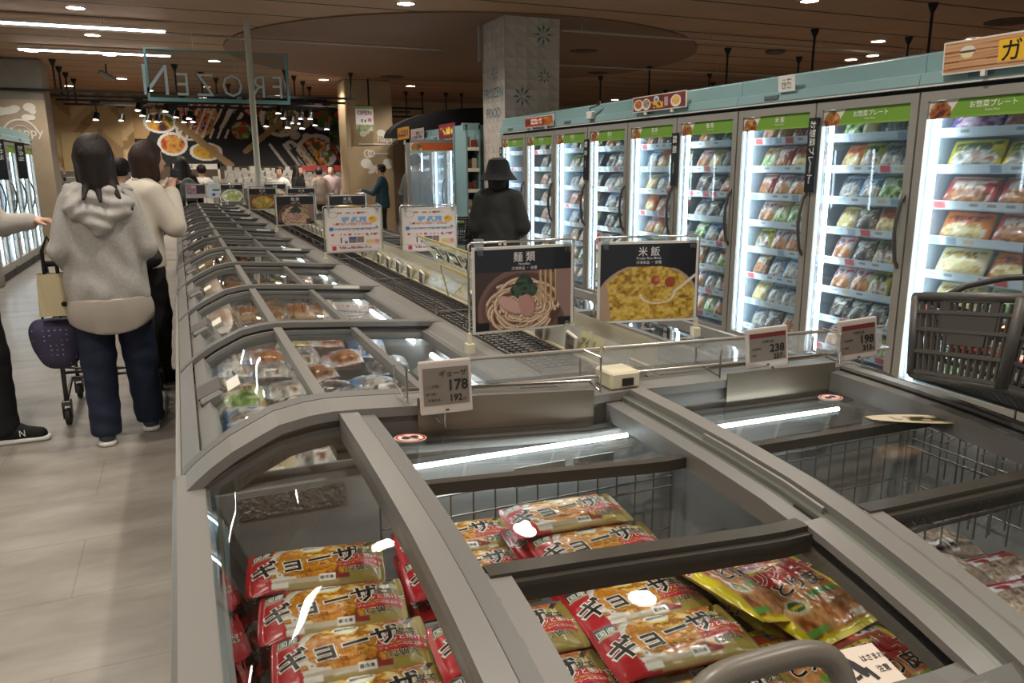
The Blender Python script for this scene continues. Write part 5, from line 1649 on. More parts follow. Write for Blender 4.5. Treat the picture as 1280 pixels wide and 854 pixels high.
gyoza(.188, 1.098, .684, -6, 'gyoza pack under the rounded side glass, third from the back wall', .10)
gyoza(.190, .982, .672, -4, 'gyoza pack under the rounded side glass, nearest the camera', .08)
gyoza(.195, .865, .655, -4, 'gyoza pack under the rounded side glass, below the nearest full one', .08)
gyoza(.650, 1.262, .762, -4.6, 'gyoza pack at the top of the back pile, behind the middle pane', .03)
gyoza(.662, 1.150, .742, -4.4, 'gyoza pack in the back pile, lying just below and before its topmost pack', .10)
gyoza(.455, 1.365, .700, -5, 'gyoza pack at the back left of the middle pane, half behind the rail', .06)
gyoza(.440, 1.245, .694, -5, 'gyoza pack left of the back pile, in front of the half-hidden one', .06)
gyoza(.672, 1.030, .694, -2.5, 'gyoza pack under the front lid, behind the fully visible centre pack', .05)
gyoza(.650, .888, .712, -4.5, 'gyoza pack fully visible in the centre under the front lid', .05)
gyoza(.425, 1.025, .694, -4, 'gyoza pack under the front lid on the left, cut by the rail, farther one', .05)
gyoza(.412, .893, .690, -5, 'gyoza pack under the front lid on the left, cut by the rail, nearer one', .05)
gyoza(.660, .765, .680, -4.5, 'gyoza pack at the bottom edge, mostly behind the pull handle', .08)
gyoza(.405, .765, .672, -5, 'gyoza pack in the lower left corner under the front lid', .05)
# lower layer that carries the top packs
for i, (x, y, z, r) in enumerate(((.655, 1.265, .715, -3), (.668, 1.145, .695, -6), (.648, .888, .672, -2), (.67, 1.02, .655, -3), (.172, 1.33, .672, -8), (.18, 1.21, .652, -9), (.412, .89, .650, -3), (.425, 1.02, .652, -6), (.44, 1.24, .652, -5), (.455, 1.36, .652, -5))):
    gyoza(x, y, z, r, 'gyoza pack hidden in the lower layer, under the %s stack counted by rows' % ORD[i], .04)

# yellow fried-chicken bags
def chicken_art(U, V):
    A = Art(U, V, '#dcc81e')
    A.rect(.10, .07, .90, .93, '#c9a07a')
    A.noise((U > .10) & (U < .90) & (V > .07) & (V < .55), ['#8a4a24', '#c47a3c', '#e0ab70', '#a85c2c', '#d9985a'], 6, 7, 3)
    A.fill((U > .10) & (U < .90) & (V > .56) & (V < .93), '#b3352a')
    A.noise((U > .10) & (U < .90) & (V > .80) & (V < .93), ['#c94a3a', '#9a2a22', '#d8685a'], 5, 6, 5)
    A.rect(.62, .84, .92, .92, '#e6e2da'); A.fill((U > .64) & (U < .9) & (V > .85) & (V < .91) & (vnoise(U * 26, V * 20, 4) > .5), '#27408a')
    A.ell(.5, .76, .34, .05, '#8a5a1c'); A.fill((np.abs(V - .76) < .028) & (U > .2) & (U < .8) & (vnoise(U * 30, V * 30, 2) > .45), '#e6c23a')
    A.rect(.5, .34, .88, .395, '#5f9a3a'); A.ell(.26, .32, .13, .085, '#e2d6a8'); A.ell(.26, .33, .09, .06, '#2f6a3a'); A.rect(.19, .30, .33, .33, '#d9b92e')
    A.rect(.1, .09, .34, .14, '#6aa84a'); A.fill((U > .4) & (U < .9) & (V > .09) & (V < .13) & (vnoise(U * 26, V * 20, 9) > .5), '#e9e2d0')
    return A.a
LC = [('クリスピー', .040, .0, .028, .03, 'C', M_PKW, .06, .001), ('クリスピー', .040, .0, .028, .03, 'C', M_PKR, .016, .0018), ('とり皮', .036, .012, -.012, .03, 'C', M_PKW, .06, .001), ('とり皮', .036, .012, -.012, .03, 'C', M_PKB, .018, .0018)]
CHK = print_pack('chicken_bag', .175, .235, .036, chicken_art, 50, 64, 8, 'v', LC, .004)
for i, (x, y, z, rot, lab) in enumerate(((.950, .950, .676, (.06, -.06, .10), 'yellow bag of crispy chicken lying flat, right of the gyoza packs'), (.840, 1.0, .694, (.10, .36, .30), 'yellow chicken bag tilted on edge between gyoza and the flat bag'),
                                         (.950, .735, .648, (.05, -.06, .05), 'yellow chicken bag at the front right, below the warning label'), (.955, .97, .630, (.02, 0, .04), 'yellow chicken bag underneath, its edge showing by the freezer wall'), (.83, .80, .640, (.05, .2, .2), 'yellow chicken bag behind the pull handle'))):
    o = link('chicken_bag', CHK); o.location = (x, y, z - .02); o.rotation_euler = rot; o.scale = (1.02, 1.06, 1)
    tag(o, lab, 'bag of frozen chicken', 'yellow chicken bags in the end freezer')
q = MB(); q.box(.80, 1.03, 1.10, 1.24, .43, .655); o = q.build('carton', mat('carton_dark', '#1c1512', .45), bevel=.004); tag(o, 'dark carton behind the yellow chicken bags', 'carton')
q = MB(); q.quad((.90, 1.099, .61), (1.02, 1.099, .61), (1.02, 1.099, .65), (.90, 1.099, .65)); q.build('red_print', M_PKR, o)

# seafood packs under the right-hand lids
def sea_art(sd, band):
    def f(U, V):
        A = Art(U, V, '#5a5654')
        A.noise(np.ones_like(U, bool), ['#3a3432', '#8a7a70', '#b9aaa0', '#6d5c54', '#a3958c'], 5, 5, sd)
        for k in range(3):
            A.noise(((U - .3 - .22 * k) / .16) ** 2 + ((V - .5 - .1 * math.sin(k * 3 + sd)) / .3) ** 2 < 1, ['#7a6458', '#c9b8aa', '#95806f', '#d6c8bc'], 9, 9, sd + k)
        A.fill((V > .70) | (U < .16), band)
        A.fill((V > .72) & (V < .95) & (U > .2) & (U < .8) & (vnoise(U * 14, V * 12, sd) > .5), '#e6e6ea'); A.fill((U > .3) & (U < .7) & (V > .1) & (V < .35) & (vnoise(U * 22, V * 14, sd + 2) > .52), '#efeff2')
        A.fill((U > .34) & (U < .68) & (V > .14) & (V < .32) & (vnoise(U * 20, V * 14, sd + 6) > .62), '#17161a')
        return A.a
    return f
SEA = [pillow_mesh('seafood_pack', .20, .15, .04, sea_art(4, '#2a2c4a'), 44, 30, 4), pillow_mesh('seafood_pack', .20, .15, .04, sea_art(9, '#9a2a30'), 44, 30, 9)]
for i, (x, y, z, k, lab) in enumerate(((1.235, 1.27, .62, 0, 'navy seafood pack farthest back under the right lid'), (1.275, 1.12, .625, 0, 'navy seafood pack second from the back under the right lid'), (1.33, .965, .63, 0, 'large navy seafood pack with white lettering under the right lid'),
                                       (1.395, .815, .625, 1, 'red-banded seafood pack at the right edge of the frame'), (1.20, .96, .60, 0, 'seafood pack half hidden by the middle rail'), (1.22, .80, .60, 1, 'red-banded seafood pack behind the middle rail'), (1.50, .93, .60, 1, 'red-banded seafood pack by the right freezer wall'), (1.48, 1.10, .60, 0, 'navy seafood pack by the right freezer wall'))):
    o = link('seafood_pack', SEA[k]); o.location = (x, y, z - .03); o.rotation_euler = (.04, .03 * (i % 3 - 1), .1 - .06 * (i % 4)); tag(o, lab, 'pack of frozen seafood', 'seafood packs in the right half of the end freezer')

# ------------------------------------------------------------------ goods in the first bays of the long run
rg = random.Random(3)
B1 = [['blue', 'silver', 'black', 'silver', 'blue'], ['pale green', 'white', 'black', 'green', 'white'], ['silver', 'black', 'silver', 'blue', 'silver'], ['cream', 'black', 'silver', 'pale green', 'white']]
def bay_goods(y0, cols, zb, txt, grid=None, sc=(.95, .95, 1)):
    n = len(grid)
    for r, rw in enumerate(grid):
        for c, colr in enumerate(rw):
            if colr is None: continue
            x = .118 + .130 * c; y = y0 + .155 + .178 * r
            put_bag(colr, (x, y, zb + rg.uniform(0, .03)), (rg.uniform(-.1, .25), rg.uniform(-.15, .15), rg.uniform(-.14, .14)),
                    '%s bag in the %s bay, %s row back, %s from left' % (colr, txt, ORD[r], ORD[c]), 'loose frozen bags in the long chest freezers', (.74, 1.05, 1.0), 'frozen_food_bag')
bay_goods(RY0 + .02, 5, .65, 'first', [B1[1], B1[0], B1[2], B1[3]])
bay_goods(RY0 + .02, 5, .715, 'upper-layer first', [['cream', 'silver', None, 'black', 'green'], ['blue', 'black', 'silver', 'blue', 'silver'], ['blue', 'black', 'silver', 'black', 'blue'], ['pale green', 'silver', 'black', 'blue', None]])
bay_goods(RY0 + BAY, 5, .67, 'second', [['silver', None, 'white', None, 'silver'], ['blue', 'silver', None, 'white', None], ['blue', 'white', 'silver', None, 'blue'], ['silver', None, 'cream', 'white', 'silver']])
bay_goods(RY0 + 2 * BAY, 5, .66, 'third', [['silver', 'brown', 'brown', 'brown', 'silver'], ['silver', 'brown', 'black', 'brown', 'cream'], ['white', 'orange', 'brown', 'orange', 'cream'], [None, 'brown', 'brown', 'brown', 'white']])
bay_goods(RY0 + 3 * BAY, 5, .68, 'fourth', [['silver', 'orange', 'brown', None, 'cream'], ['white', 'brown', 'brown', 'cream', None], [None, 'brown', 'orange', None, 'white'], ['white', 'cream', 'brown', 'cream', None]])
bay_goods(RY0 + 4 * BAY, 5, .70, 'fifth', [['silver', 'cream', 'brown', None, None], ['white', 'yellow', 'black', 'cream', None], [None, 'orange', 'brown', None, None]])
bay_goods(RY0 + 5 * BAY, 5, .70, 'sixth', [['black', 'orange', 'brown', None, None], ['white', 'yellow', 'black', None, None]])
bay_goods(RY0 + 6 * BAY, 5, .72, 'seventh', [['black', 'red', 'brown', None, None], ['white', 'cream', None, None, None]])
def ow_art(U, V):
    A = Art(U, V, '#dcd9d2'); A.fill(U < .24 + .03 * np.sin(V * 9), '#e0981c'); A.fill(U > .86, '#e0981c')
    A.fill(np.abs(V - .3 - .25 * U - .05 * np.sin(U * 12)) < .03, '#d99a2a'); A.fill((U > .3) & (U < .8) & (V > .55) & (V < .8) & (vnoise(U * 20, V * 10, 2) > .55), '#4a4a4c')
    return A.a
o = link('frozen_food_bag', pillow_mesh('frozen_food_bag', .23, .16, .05, ow_art, 30, 20, 5)); o.location = (.415, 1.80, .70); o.rotation_euler = (.05, 0, .0); rest(o, .775)
tag(o, 'orange and white bag lying on top in the first bay by the gyoza tag', 'bag of frozen food')
# a few pale packs seen through the right run
for i, (x, y, c) in enumerate(((1.28, 1.85, 'pale green'), (1.45, 1.9, 'blue'), (1.3, 2.1, 'silver'), (1.52, 2.15, 'white'), (1.27, 2.35, 'silver'), (1.42, 2.4, 'black'), (1.35, 2.9, 'white'), (1.5, 3.2, 'silver'), (1.28, 3.1, 'brown'), (1.4, 3.9, 'cream'))):
    put_bag(c, (x, y, .62), (.1, -.1, .4 * (i % 3)), '%s bag in the right-hand chest run, %s from the front' % (c, ORD[i]), 'bags in the right-hand chest run')

# ================================================================== HANGING MENU SIGNS
M_SIGN = printed('sign_print', .3, .2)
M_SBOARD = mat('sign_white', '#c9c4ba', .4)
M_CLIPC = pane('clip_clear', (.85, .86, .86), 1.4, rough=.1, haze=.2)
def noodle_art(U, V):
    A = Art(U, V, '#15161c')
    m = V < .72
    A.fill(m, '#3a2722')
    A.ell(.52, .22, .50, .56, '#6d5049'); A.fill(V >= .72, '#15161c')
    A.ell(.50, .26, .44, .44, '#5d453c', k=1.0); A.fill(V >= .72, '#15161c')
    # strands
    x = (U - .5); y = (V - .3)
    r = np.hypot(x / .40, y / .40); a = np.arctan2(y, x)
    nm = (r < 1) & (V < .70)
    A.fill(nm, '#4a332a')
    g = random.Random(4)
    for k in range(54):
        cu, cv = .5 + g.uniform(-.13, .13), .29 + g.uniform(-.12, .10); ru = g.uniform(.10, .33); rv = ru * g.uniform(.7, 1.15)
        d = np.hypot((U - cu) / ru, (V - cv) / rv); aa = np.arctan2(V - cv, U - cu); a0 = g.uniform(-3.1, 3.1)
        m = (np.abs(((aa - a0 + PI) % (2 * PI)) - PI) < g.uniform(.7, 1.5)) & nm
        t = .016 / ru
        A.fill(m & (np.abs(d - 1) < t * 1.35), '#5d4336'); A.fill(m & (np.abs(d - 1) < t), g.choice(['#b8987c', '#c7a98c', '#a98a70'])); A.fill(m & (np.abs(d - 1.0 - t * .2) < t * .35), '#dcc4aa')
    st = (U > .64) & (U < .84) & (V > .30) & (V < .72)
    w2 = np.sin(U * 120 + 4 * fbm(U * 6, V * 2, 9)); A.fill(st * np.clip(.6 + .5 * w2, 0, 1), '#94774f'); A.fill(st & (w2 > .6), '#b99d74')
    A.noise(((U - .50) / .13) ** 2 + ((V - .52) / .14) ** 2 < 1 + .3 * np.sin(a * 9), ['#14201a', '#22382a', '#3a5438', '#101612'], 16, 14, 4)
    A.ell(.36, .30, .155, .09, '#8d6a62', -.5, 1.3); A.ell(.53, .28, .09, .15, '#8a645c', .25, 1.3); A.ell(.36, .305, .145, .08, '#bb958a', -.5, 1.3); A.ell(.525, .285, .078, .14, '#ad8078', .25, 1.3)
    A.fill((V < .72) & (U > .84) & (U > .98 - .4 * V), '#866a63'); A.fill((V < .10) & (np.abs(U - .5) > .36), '#15161c')
    return A.a
def rice_art(U, V):
    A = Art(U, V, '#15161c')
    A.fill(V < .70 + .04 * np.sin(U * 5), '#9a8676')
    n = fbm(U * 26, V * 24, 3, 2); n = (n - n.min()) / np.ptp(n)
    cc = np.array([rgb(c) for c in ['#5a4010', '#8f6c20', '#b08c34', '#c8ac5c', '#9a7830']]); t = n * 3.99; i = t.astype(int); f = (t - i)[..., None]
    m = ((U - .5) / .52) ** 2 + ((V - .22) / .50) ** 2 < 1
    A.fill(m, cc[i] * (1 - f) + cc[np.minimum(i + 1, 4)] * f)
    A.fill(((U - .5) / .52) ** 2 + ((V - .22) / .5) ** 2 > 1.12, '#15161c'); A.fill((V < .45) & (U < .12 - .1 * V), '#a08a74'); A.fill(V > .70, '#15161c')
    A.ring(.60, .34, .19, .135, .12, '#c9bcae'); A.fill((V > .34) & (((U - .6) / .2) ** 2 + ((V - .34) / .15) ** 2 < 1) & (((U - .6) / .2) ** 2 + ((V - .34) / .15) ** 2 > .7), cc[2])
    A.band((.78, .36), (1.0, .58), .018, '#c9bcae', asp=1.3)
    A.ell(.58, .52, .05, .06, '#8d4028'); A.ell(.73, .49, .055, .07, '#8a3c22'); A.ell(.60, .53, .03, .03, '#b8663c')
    return A.a
def dish_art(cols, plate, sd):
    def f(U, V):
        A = Art(U, V, '#15161c'); A.fill(V < .72, '#6d5a4c'); A.ell(.5, .32, .48, .42, plate); A.fill(V >= .72, '#15161c')
        A.noise(((U - .5) / .42) ** 2 + ((V - .32) / .32) ** 2 < 1, cols, 6, 6, sd)
        return A.a
    return f
def promo_art(U, V):
    A = Art(U, V, '#ddd3cf')
    def st(u0, v0, u1, v1, col, s, fx=40, fy=24, th=.45): A.fill((U > u0) & (U < u1) & (V > v0) & (V < v1) & (vnoise(U * fx, V * fy, s) > th), col)
    A.ring(.12, .88, .09, .08, .15, '#9aa09a')
    st(.28, .70, .74, .83, '#7aa4cc', 3, 30, 14, .3); st(.2, .9, .75, .95, '#8a7a78', 6); st(.12, .62, .9, .69, '#cc9a86', 7, 60, 20, .4)
    A.rect(.04, .54, .98, .552, '#5a86b4'); A.rect(.04, .50, .12, .58, '#3a78b8'); st(.15, .505, .96, .535, '#6a7a9a', 8, 60, 40)
    A.ell(.86, .76, .085, .075, '#d8b23a'); st(.81, .72, .92, .80, '#c8643a', 4)
    for u in (.10, .42): A.ell(u, .40, .03, .028, '#c43a52'); st(u + .05, .385, u + .25, .42, '#c4607a', int(u * 30), 50, 30)
    st(.72, .36, .97, .43, '#a85a6a', 12, 40, 30); A.rect(.40, .20, .54, .35, '#3a5a8a'); A.rect(.55, .20, .68, .35, '#8a6a5a'); A.noise((U > .4) & (U < .68) & (V > .2) & (V < .28), ['#4a4a50', '#9a8a7a', '#3a5a7a'], 20, 20, 3)
    A.rect(.24, .20, .265, .33, '#4a3a3a'); A.rect(.32, .19, .37, .25, '#4a8aa0'); A.rect(.72, .18, .9, .26, '#d9b97a'); A.rect(.9, .18, .97, .26, '#d98a8a')
    A.rect(.04, .15, .98, .158, '#c47a8a'); A.rect(.08, .03, .16, .125, '#b8344e'); st(.2, .05, .82, .12, '#9a6a7a', 14, 60, 30)
    A.ell(.60, .92, .03, .03, '#a83a3a'); A.ell(.20, .66, .02, .03, '#4a3432'); A.ell(.93, .58, .02, .02, '#3a3a5a')
    return A.a
def menu_sign(x, y, rz, art, label, title=None, subt=None, n=(90, 70), white=False, zt=1.205, w=.315, h=.245):
    t = thing('menu_sign', label, 'sign', (x, y, .0), rz)
    z0 = zt - h
    MB().box(-w / 2, w / 2, 0, .005, z0, zt).build('board', M_SBOARD, t, bevel=.001)
    b = .008
    painted('print', n[0], n[1], lambda u, v: (-w / 2 + b + (w - 2 * b) * u, -.0008, z0 + b + (h - 2 * b) * v), art, M_SIGN, t, False)
    if title:
        f = lambda a, c: (a, -.0018, c)
        q = MB(); q.text(title, f, .030, .006, (.0, zt - .042)); q.text(subt, f, .0105, .002, (0, zt - .054)); q.text('種類いろいろ' if False else '冷凍食品 ・ 各種', f, .0105, .001, (0, zt - .067)); q.build('title', mat('sign_ink', '#cfcac6', .4), t)
    q = MB()
    q.tube([(-w / 2 - .006, .012, .906), (-w / 2 - .006, .012, zt + .006), (-w / 2 + .002, .012, zt + .012), (w / 2 - .002, .012, zt + .012), (w / 2 + .006, .012, zt + .006), (w / 2 + .006, .012, .93)], .0036, 8)
    q.build('wire_frame', M_CHROME, t, smooth='all')
    for s in (-1, 1):
        c = s * (w / 2 - .022)
        q = MB(); q.box(c - .011, c + .011, -.006, .018, zt - .006, zt + .024); q.box(c - .007, c + .007, -.009, .02, zt - .022, zt + .004)
        q.build('clip', M_CLIPC, t)
    for s in (-1, 1):
        c = s * (w / 2 + .006)
        q = MB(); q.box(c - .012, c + .012, -.002, .026, .906 if s < 0 else .906, .935); q.cyl((c, .012, .935), (c, .012, .965), .0075, .006, 10)
        q.build('base_clamp', mat('cream_plastic'), t, bevel=.002)
    return t
menu_sign(.885, 1.99, 0, noodle_art, 'dark noodle sign with ham and greens, nearest on the left of the spine', '麺 類', 'Noodles', (150, 110))
menu_sign(1.275, 1.95, math.radians(-13), rice_art, 'dark fried-rice sign with a spoon, nearest on the right of the spine', '米 飯', 'Frozen Rice Meals', (150, 110))
menu_sign(.885, 4.33, 0, promo_art, 'white promotion sign with blue lettering, left one of the pair', n=(130, 100))
menu_sign(1.285, 4.2, math.radians(-3), promo_art, 'white promotion sign with blue lettering, right one behind the slanted yellow strip', n=(130, 100))
menu_sign(.885, 6.66, 0, noodle_art, 'second noodle sign, behind the left white promotion sign', '麺 類', 'Noodles', (70, 54))
menu_sign(1.285, 6.5, 0, rice_art, 'second rice sign, its top edge showing over the left promotion sign', '米 飯', 'Frozen Rice Meals', (70, 54))
menu_sign(.90, 9.5, 0, dish_art(['#b98a3a', '#6d8a3a', '#d9b25a', '#8a5a34', '#e0c84a'], '#7a4a30', 3), 'small sign of a noodle dish with yellow egg, left of the second noodle sign', '惣 菜', 'Dishes', (50, 40))
menu_sign(1.30, 9.2, 0, dish_art(['#c9a07a', '#e0d0b0', '#8a6a4a'], '#d0c8b8', 5), 'small food sign on the right of the spine, behind the egg dish', '惣 菜', 'Dishes', (50, 40))
menu_sign(.72, 12.05, 0, dish_art(['#e0d8b0', '#8aa04a', '#e9e4d4'], '#d9d4c8', 7), 'pale food sign at the far end of the spine', '果 物', 'Fruits', (40, 30))
menu_sign(1.32, 12.0, 0, dish_art(['#c9b07a', '#e0d0b0', '#a05a3a'], '#d0c8b8', 9), 'far food sign right of the pole', '惣 菜', 'Dishes', (40, 30))
for i, (x, c) in enumerate(((.24, 'a'), (.52, 'b'))):
    def aa(U, V, i=i):
        A = Art(U, V, '#c9d0d4' if i else '#b9aeb4')
        if i: A.noise(np.ones_like(U, bool) * .5, ['#9ab0c0', '#dfe4e6', '#b0c4d0'], 6, 5, 4); A.ell(.35, .2, .09, .13, '#2f5a8a'); A.ell(.75, .2, .09, .13, '#2f5a8a'); A.rect(.3, .5, .8, .6, '#4a5560')
        else: A.noise((V > .25), ['#5a4450', '#b08a9a', '#8a6a7a', '#d0b8b0'], 7, 5, 6); A.rect(.55, .3, 1, .95, '#3a3234')
        return A.a
    menu_sign(x, 12.32, 0, aa, ['mauve photo sign at the far end of the left run', 'pale blue notice sign at the far end of the left run'][i], n=(40, 30), zt=1.21, w=.27, h=.2)
# slanted see-through strip with mirrored lettering
t = thing('slanted_strip', 'slanted yellowish clear strip with mirrored black characters, left of the noodle sign', 'sign', (0, 0, 0))
sf = lambda a, b: (.955 - .05 * b, 3.0 + .13 * b - (.52 + .13 * b) * a, 1.035 + .112 * b - .012 * a)
q = MB(); q.surf(lambda u, v: sf(u, v), 8, 4); q.build('clear_sheet', pane('strip_clear', (.78, .78, .62), 1.3, rough=.05, haze=.45, haze_col=(.75, .74, .55)), t)
for v in (0.02, .98): MB().cyl(sf(0, v), sf(1, v), .004, n=6).build('yellow_edge', mat('strip_yellow', '#b9a24e', .35), t)
q = MB(); q.text('コツコツ', lambda a, b: tuple(np.array(sf(.50 + a * 1.55, .36 + b * 4.6)) + np.array((-.0015, 0, 0))), .12, .045, (0, -.01), 'C', sx=1.0); q.build('mirrored_lettering', mat('strip_ink', '#3a3a2e', .4), t)
for _a, _b in ((2.98, .03), (2.5, .97)): MB().cyl((.985, _a, .906), sf(_b, 0), .003, n=6).build('support_wire', M_CHROME, t)
# ================================================================== PEOPLE
M_SKIN = mat('skin', '#c39a80', .5)
M_HAIR = hair_mat('hair_dark', '#1c1411')
M_HAIRB = hair_mat('hair_brown', '#2b1c15')
def hand(wrist, d, pn, side, curl=.5, s=1.0):
    """five separate fingers: d along the hand, pn palm normal, side towards the thumb"""
    w = Vector(wrist); d = Vector(d).normalized(); pn = Vector(pn); pn = (pn - d * pn.dot(d)).normalized(); t = d.cross(pn)
    t = t if t.dot(Vector(side)) > 0 else -t
    P = []
    P.append(('c', w, w + d * .035 * s, .022 * s, .023 * s, .012))
    for k in (-1, -.33, .33, 1):
        P.append(('c', w + d * .025 * s + t * .012 * k * s, w + d * .078 * s + t * .024 * k * s, .0135 * s, .0115 * s, .008))
    for k, L in ((1, .066), (.33, .076), (-.33, .071), (-1, .055)):
        b = w + d * .080 * s + t * .024 * k * s
        a1, a2 = curl * 1.0, curl * 2.0
        m = b + (d * math.cos(a1) + pn * math.sin(a1)) * L * .5 * s
        e = m + (d * math.cos(a2) + pn * math.sin(a2)) * L * .5 * s
        P.append(('c', b, m, .0092 * s, .0085 * s, .003)); P.append(('c', m, e, .0085 * s, .0072 * s, .003))
    b = w + d * .030 * s + t * .022 * s
    m = b + (d * .55 + t * .75 + pn * .25).normalized() * .036 * s
    e = m + (d * .85 + t * .25 + pn * .4).normalized() * .030 * s
    P.append(('c', b, m, .0125 * s, .010 * s, .006)); P.append(('c', m, e, .010 * s, .0082 * s, .003))
    return P

def person(label, loc, rz, h, o, group=None):
    """o: outfit and pose. Local frame: facing +y, right hand at +x, 1.62 m tall before scaling"""
    s = h / 1.62
    t = thing('person', label, 'person', loc, rz, group)
    t.scale = (s, s, s)
    vx = o.get('vox', .012)
    yaw = o.get('head_yaw', 0.0)
    ht = Vector((0, o.get('lean', 0.0), 0))
    hc = Vector((0, .012, 1.505)) + ht
    Rz = Matrix.Rotation(yaw, 3, 'Z')
    def H(x, y, z): return tuple(hc + Rz @ Vector((x, y, z)))
    body = [('e', H(0, -.008, .012), (.074, .092, .098), .02, (0, 0, yaw)), ('e', H(0, .028, -.052), (.054, .062, .062), .03, (0, 0, yaw)),
            ('c', H(0, .082, .005), H(0, .101, -.028), .008, .013, .012), ('c', H(-.018, .078, -.066), H(.018, .078, -.066), .010, .010, .01),
            ('e', H(.074, -.005, -.01), (.012, .018, .028), .008), ('e', H(-.074, -.005, -.01), (.012, .018, .028), .008),
            ('c', Vector((0, -.015, 1.30)) + ht * .7, H(0, -.012, -.06), .056, .048, .02),
            ('c', Vector((-.10, -.01, 1.305)) + ht * .6, Vector((.10, -.01, 1.305)) + ht * .6, .044, .044, .04), ('e', Vector((0, 0, 1.2)) + ht * .5, (.15, .095, .17), .05), ('e', (0, 0, 1.0), (.125, .09, .17), .06), ('e', (0, -.01, .87), (.155, .11, .13), .06)]
    legs = o.get('legs', {'R': ((.085, .0, .86), (.09, .02, .47), (.09, -.02, .08)), 'L': ((-.085, .0, .86), (-.09, .02, .47), (-.09, -.02, .08))})
    for k, (a, b, c) in legs.items():
        body += [('c', a, b, .075, .05, .03), ('c', b, c, .05, .034, .02), ('c', c, (c[0], c[1] + .12, .035), .035, .026, .02)]
    arms = o.get('arms', {'R': ((.24, -.03, 1.04), (.24, .06, .82)), 'L': ((-.24, -.03, 1.04), (-.24, .06, .82))})
    hands = o.get('hands', {'R': ((0, .1, -1), (-1, 0, 0), (0, 1, 0), .45), 'L': ((0, .1, -1), (1, 0, 0), (0, 1, 0), .45)})
    sl = []
    ss = o.get('sleeve', .056)
    for k in ('R', 'L'):
        sg = 1 if k == 'R' else -1
        sh = Vector((sg * o.get('sw', .150), -.01, 1.285)) + ht * .6
        e, w = Vector(arms[k][0]), Vector(arms[k][1])
        body += [('c', sh, e, .038, .035, .03), ('c', e, w, .036, .023, .015)]
        body += hand(w, *hands[k])
        cuff = e + (w - e) * .93
        sl += [('c', sh, e, ss + .006, ss, .03), ('c', e, cuff, ss, ss * .74, .02), ('c', e + (w - e) * .80, cuff, ss * .80, ss * .74, .006)]
    b = skin('body', body, o.get('body_vox', vx), o.get('skin', M_SKIN), t)
    q = MB()
    for x in (-.031, .031): q.ball(H(x, .076, .012), (.011, .007, .007), 8)
    q.build('eyes', mat('eye_dark', '#1a1412', .3), t)
    q = MB(); q.ball(H(0, .087, -.066), (.020, .006, .0055), 8); q.build('lips', mat('lip', '#9c5a50', .4), t)
    q = MB()
    for x in (-.032, .032): q.tube([H(x - .016, .080, .030), H(x, .086, .035), H(x + .016, .080, .030)], .0032, 6)
    q.build('eyebrows', M_HAIR, t)
    # hair
    hp = [('e', H(0, -.016, .026), (.090, .102, .100), .02, (0, 0, yaw))]
    hl = o.get('hair', 'short')
    if hl == 'bob':
        hp += [('c', H(0, -.062, .0), H(0, -.055, -.10), .075, .07, .03), ('c', H(.06, -.02, .0), H(.062, -.01, -.12), .042, .034, .02), ('c', H(-.06, -.02, .0), H(-.062, -.01, -.12), .042, .034, .02)]
    if hl == 'long':
        hp += [('c', H(0, -.06, .0), H(.0, -.075, -.13), .078, .072, .03), ('c', H(.045, -.06, -.08), H(.10, -.150, -.20), .035, .010, .01), ('c', H(-.03, -.075, -.1), H(-.06, -.172, -.20), .032, .008, .01),
               ('c', H(.0, -.08, -.1), H(.015, -.182, -.215), .028, .007, .01), ('c', H(.07, -.05, -.1), H(.155, -.125, -.26), .022, .006, .008), ('c', H(.06, -.02, .0), H(.075, -.03, -.14), .035, .026, .02), ('c', H(-.06, -.02, .0), H(-.07, -.03, -.12), .035, .02, .02),
               ('c', H(-.05, -.108, .02), H(.05, -.108, .015), .010, .010, .01)]
    if hl == 'veil':
        hp += [('c', H(0, -.05, .0), H(0, -.06, -.26), .085, .13, .04), ('c', H(.06, -.0, 0), H(.10, .0, -.22), .045, .07, .03), ('c', H(-.06, 0, 0), H(-.10, .0, -.22), .045, .07, .03)]
    Ri = Rz.transposed(); hcv = np.array(hc)
    def face_cut(X, Y, Z):
        x = Ri[0][0] * (X - hcv[0]) + Ri[0][1] * (Y - hcv[1]); y = Ri[1][0] * (X - hcv[0]) + Ri[1][1] * (Y - hcv[1]); z = Z - hcv[2]
        return np.minimum(y - .022 - .25 * np.abs(x), .052 - z + .5 * np.abs(x) * 0)
    skin('hair', hp, max(.006, vx * .7), o.get('hair_mat', M_HAIR), t, cut=face_cut)
    # lower garment
    lg = o.get('leg_r', (.098, .078, .066))
    tp = [('e', (0, -.01, .87), (.155, .118, .13), .04)]
    for k, (a, bb, c) in legs.items():
        tp += [('c', a, bb, lg[0], lg[1], .03), ('c', bb, (c[0], c[1], c[2]), lg[1], lg[2], .02)]
    skin('trousers', tp, vx, o['trousers'], t, cut=lambda X, Y, Z: np.maximum(.055 - Z, Z - .98), disp=lambda X, Y, Z: .003 * np.sin(Z * 55 + X * 20) * np.sin(Y * 30 + Z * 11))
    # shoes
    for k, (a, bb, c) in legs.items():
        r = skin('shoe', [('c', (c[0], c[1] - .03, .052), (c[0], c[1] + .05, .058), .042, .044, .02), ('c', (c[0], c[1] + .05, .05), (c[0] * 1.12, c[1] + .155, .036), .042, .034, .02)], max(vx * .6, .008), o['shoes'], t, cut=lambda X, Y, Z: .018 - Z)
        skin('sole', [('c', (c[0], c[1] - .035, .016), (c[0] * 1.12, c[1] + .165, .016), .046, .040, .02)], max(vx * .6, .008), o.get('sole', M_WHITEP), r, cut=lambda X, Y, Z: np.maximum(Z - .026, .002 - Z))
    # upper garment
    hem = o.get('hem', .78); f = o.get('fat', 1.0)
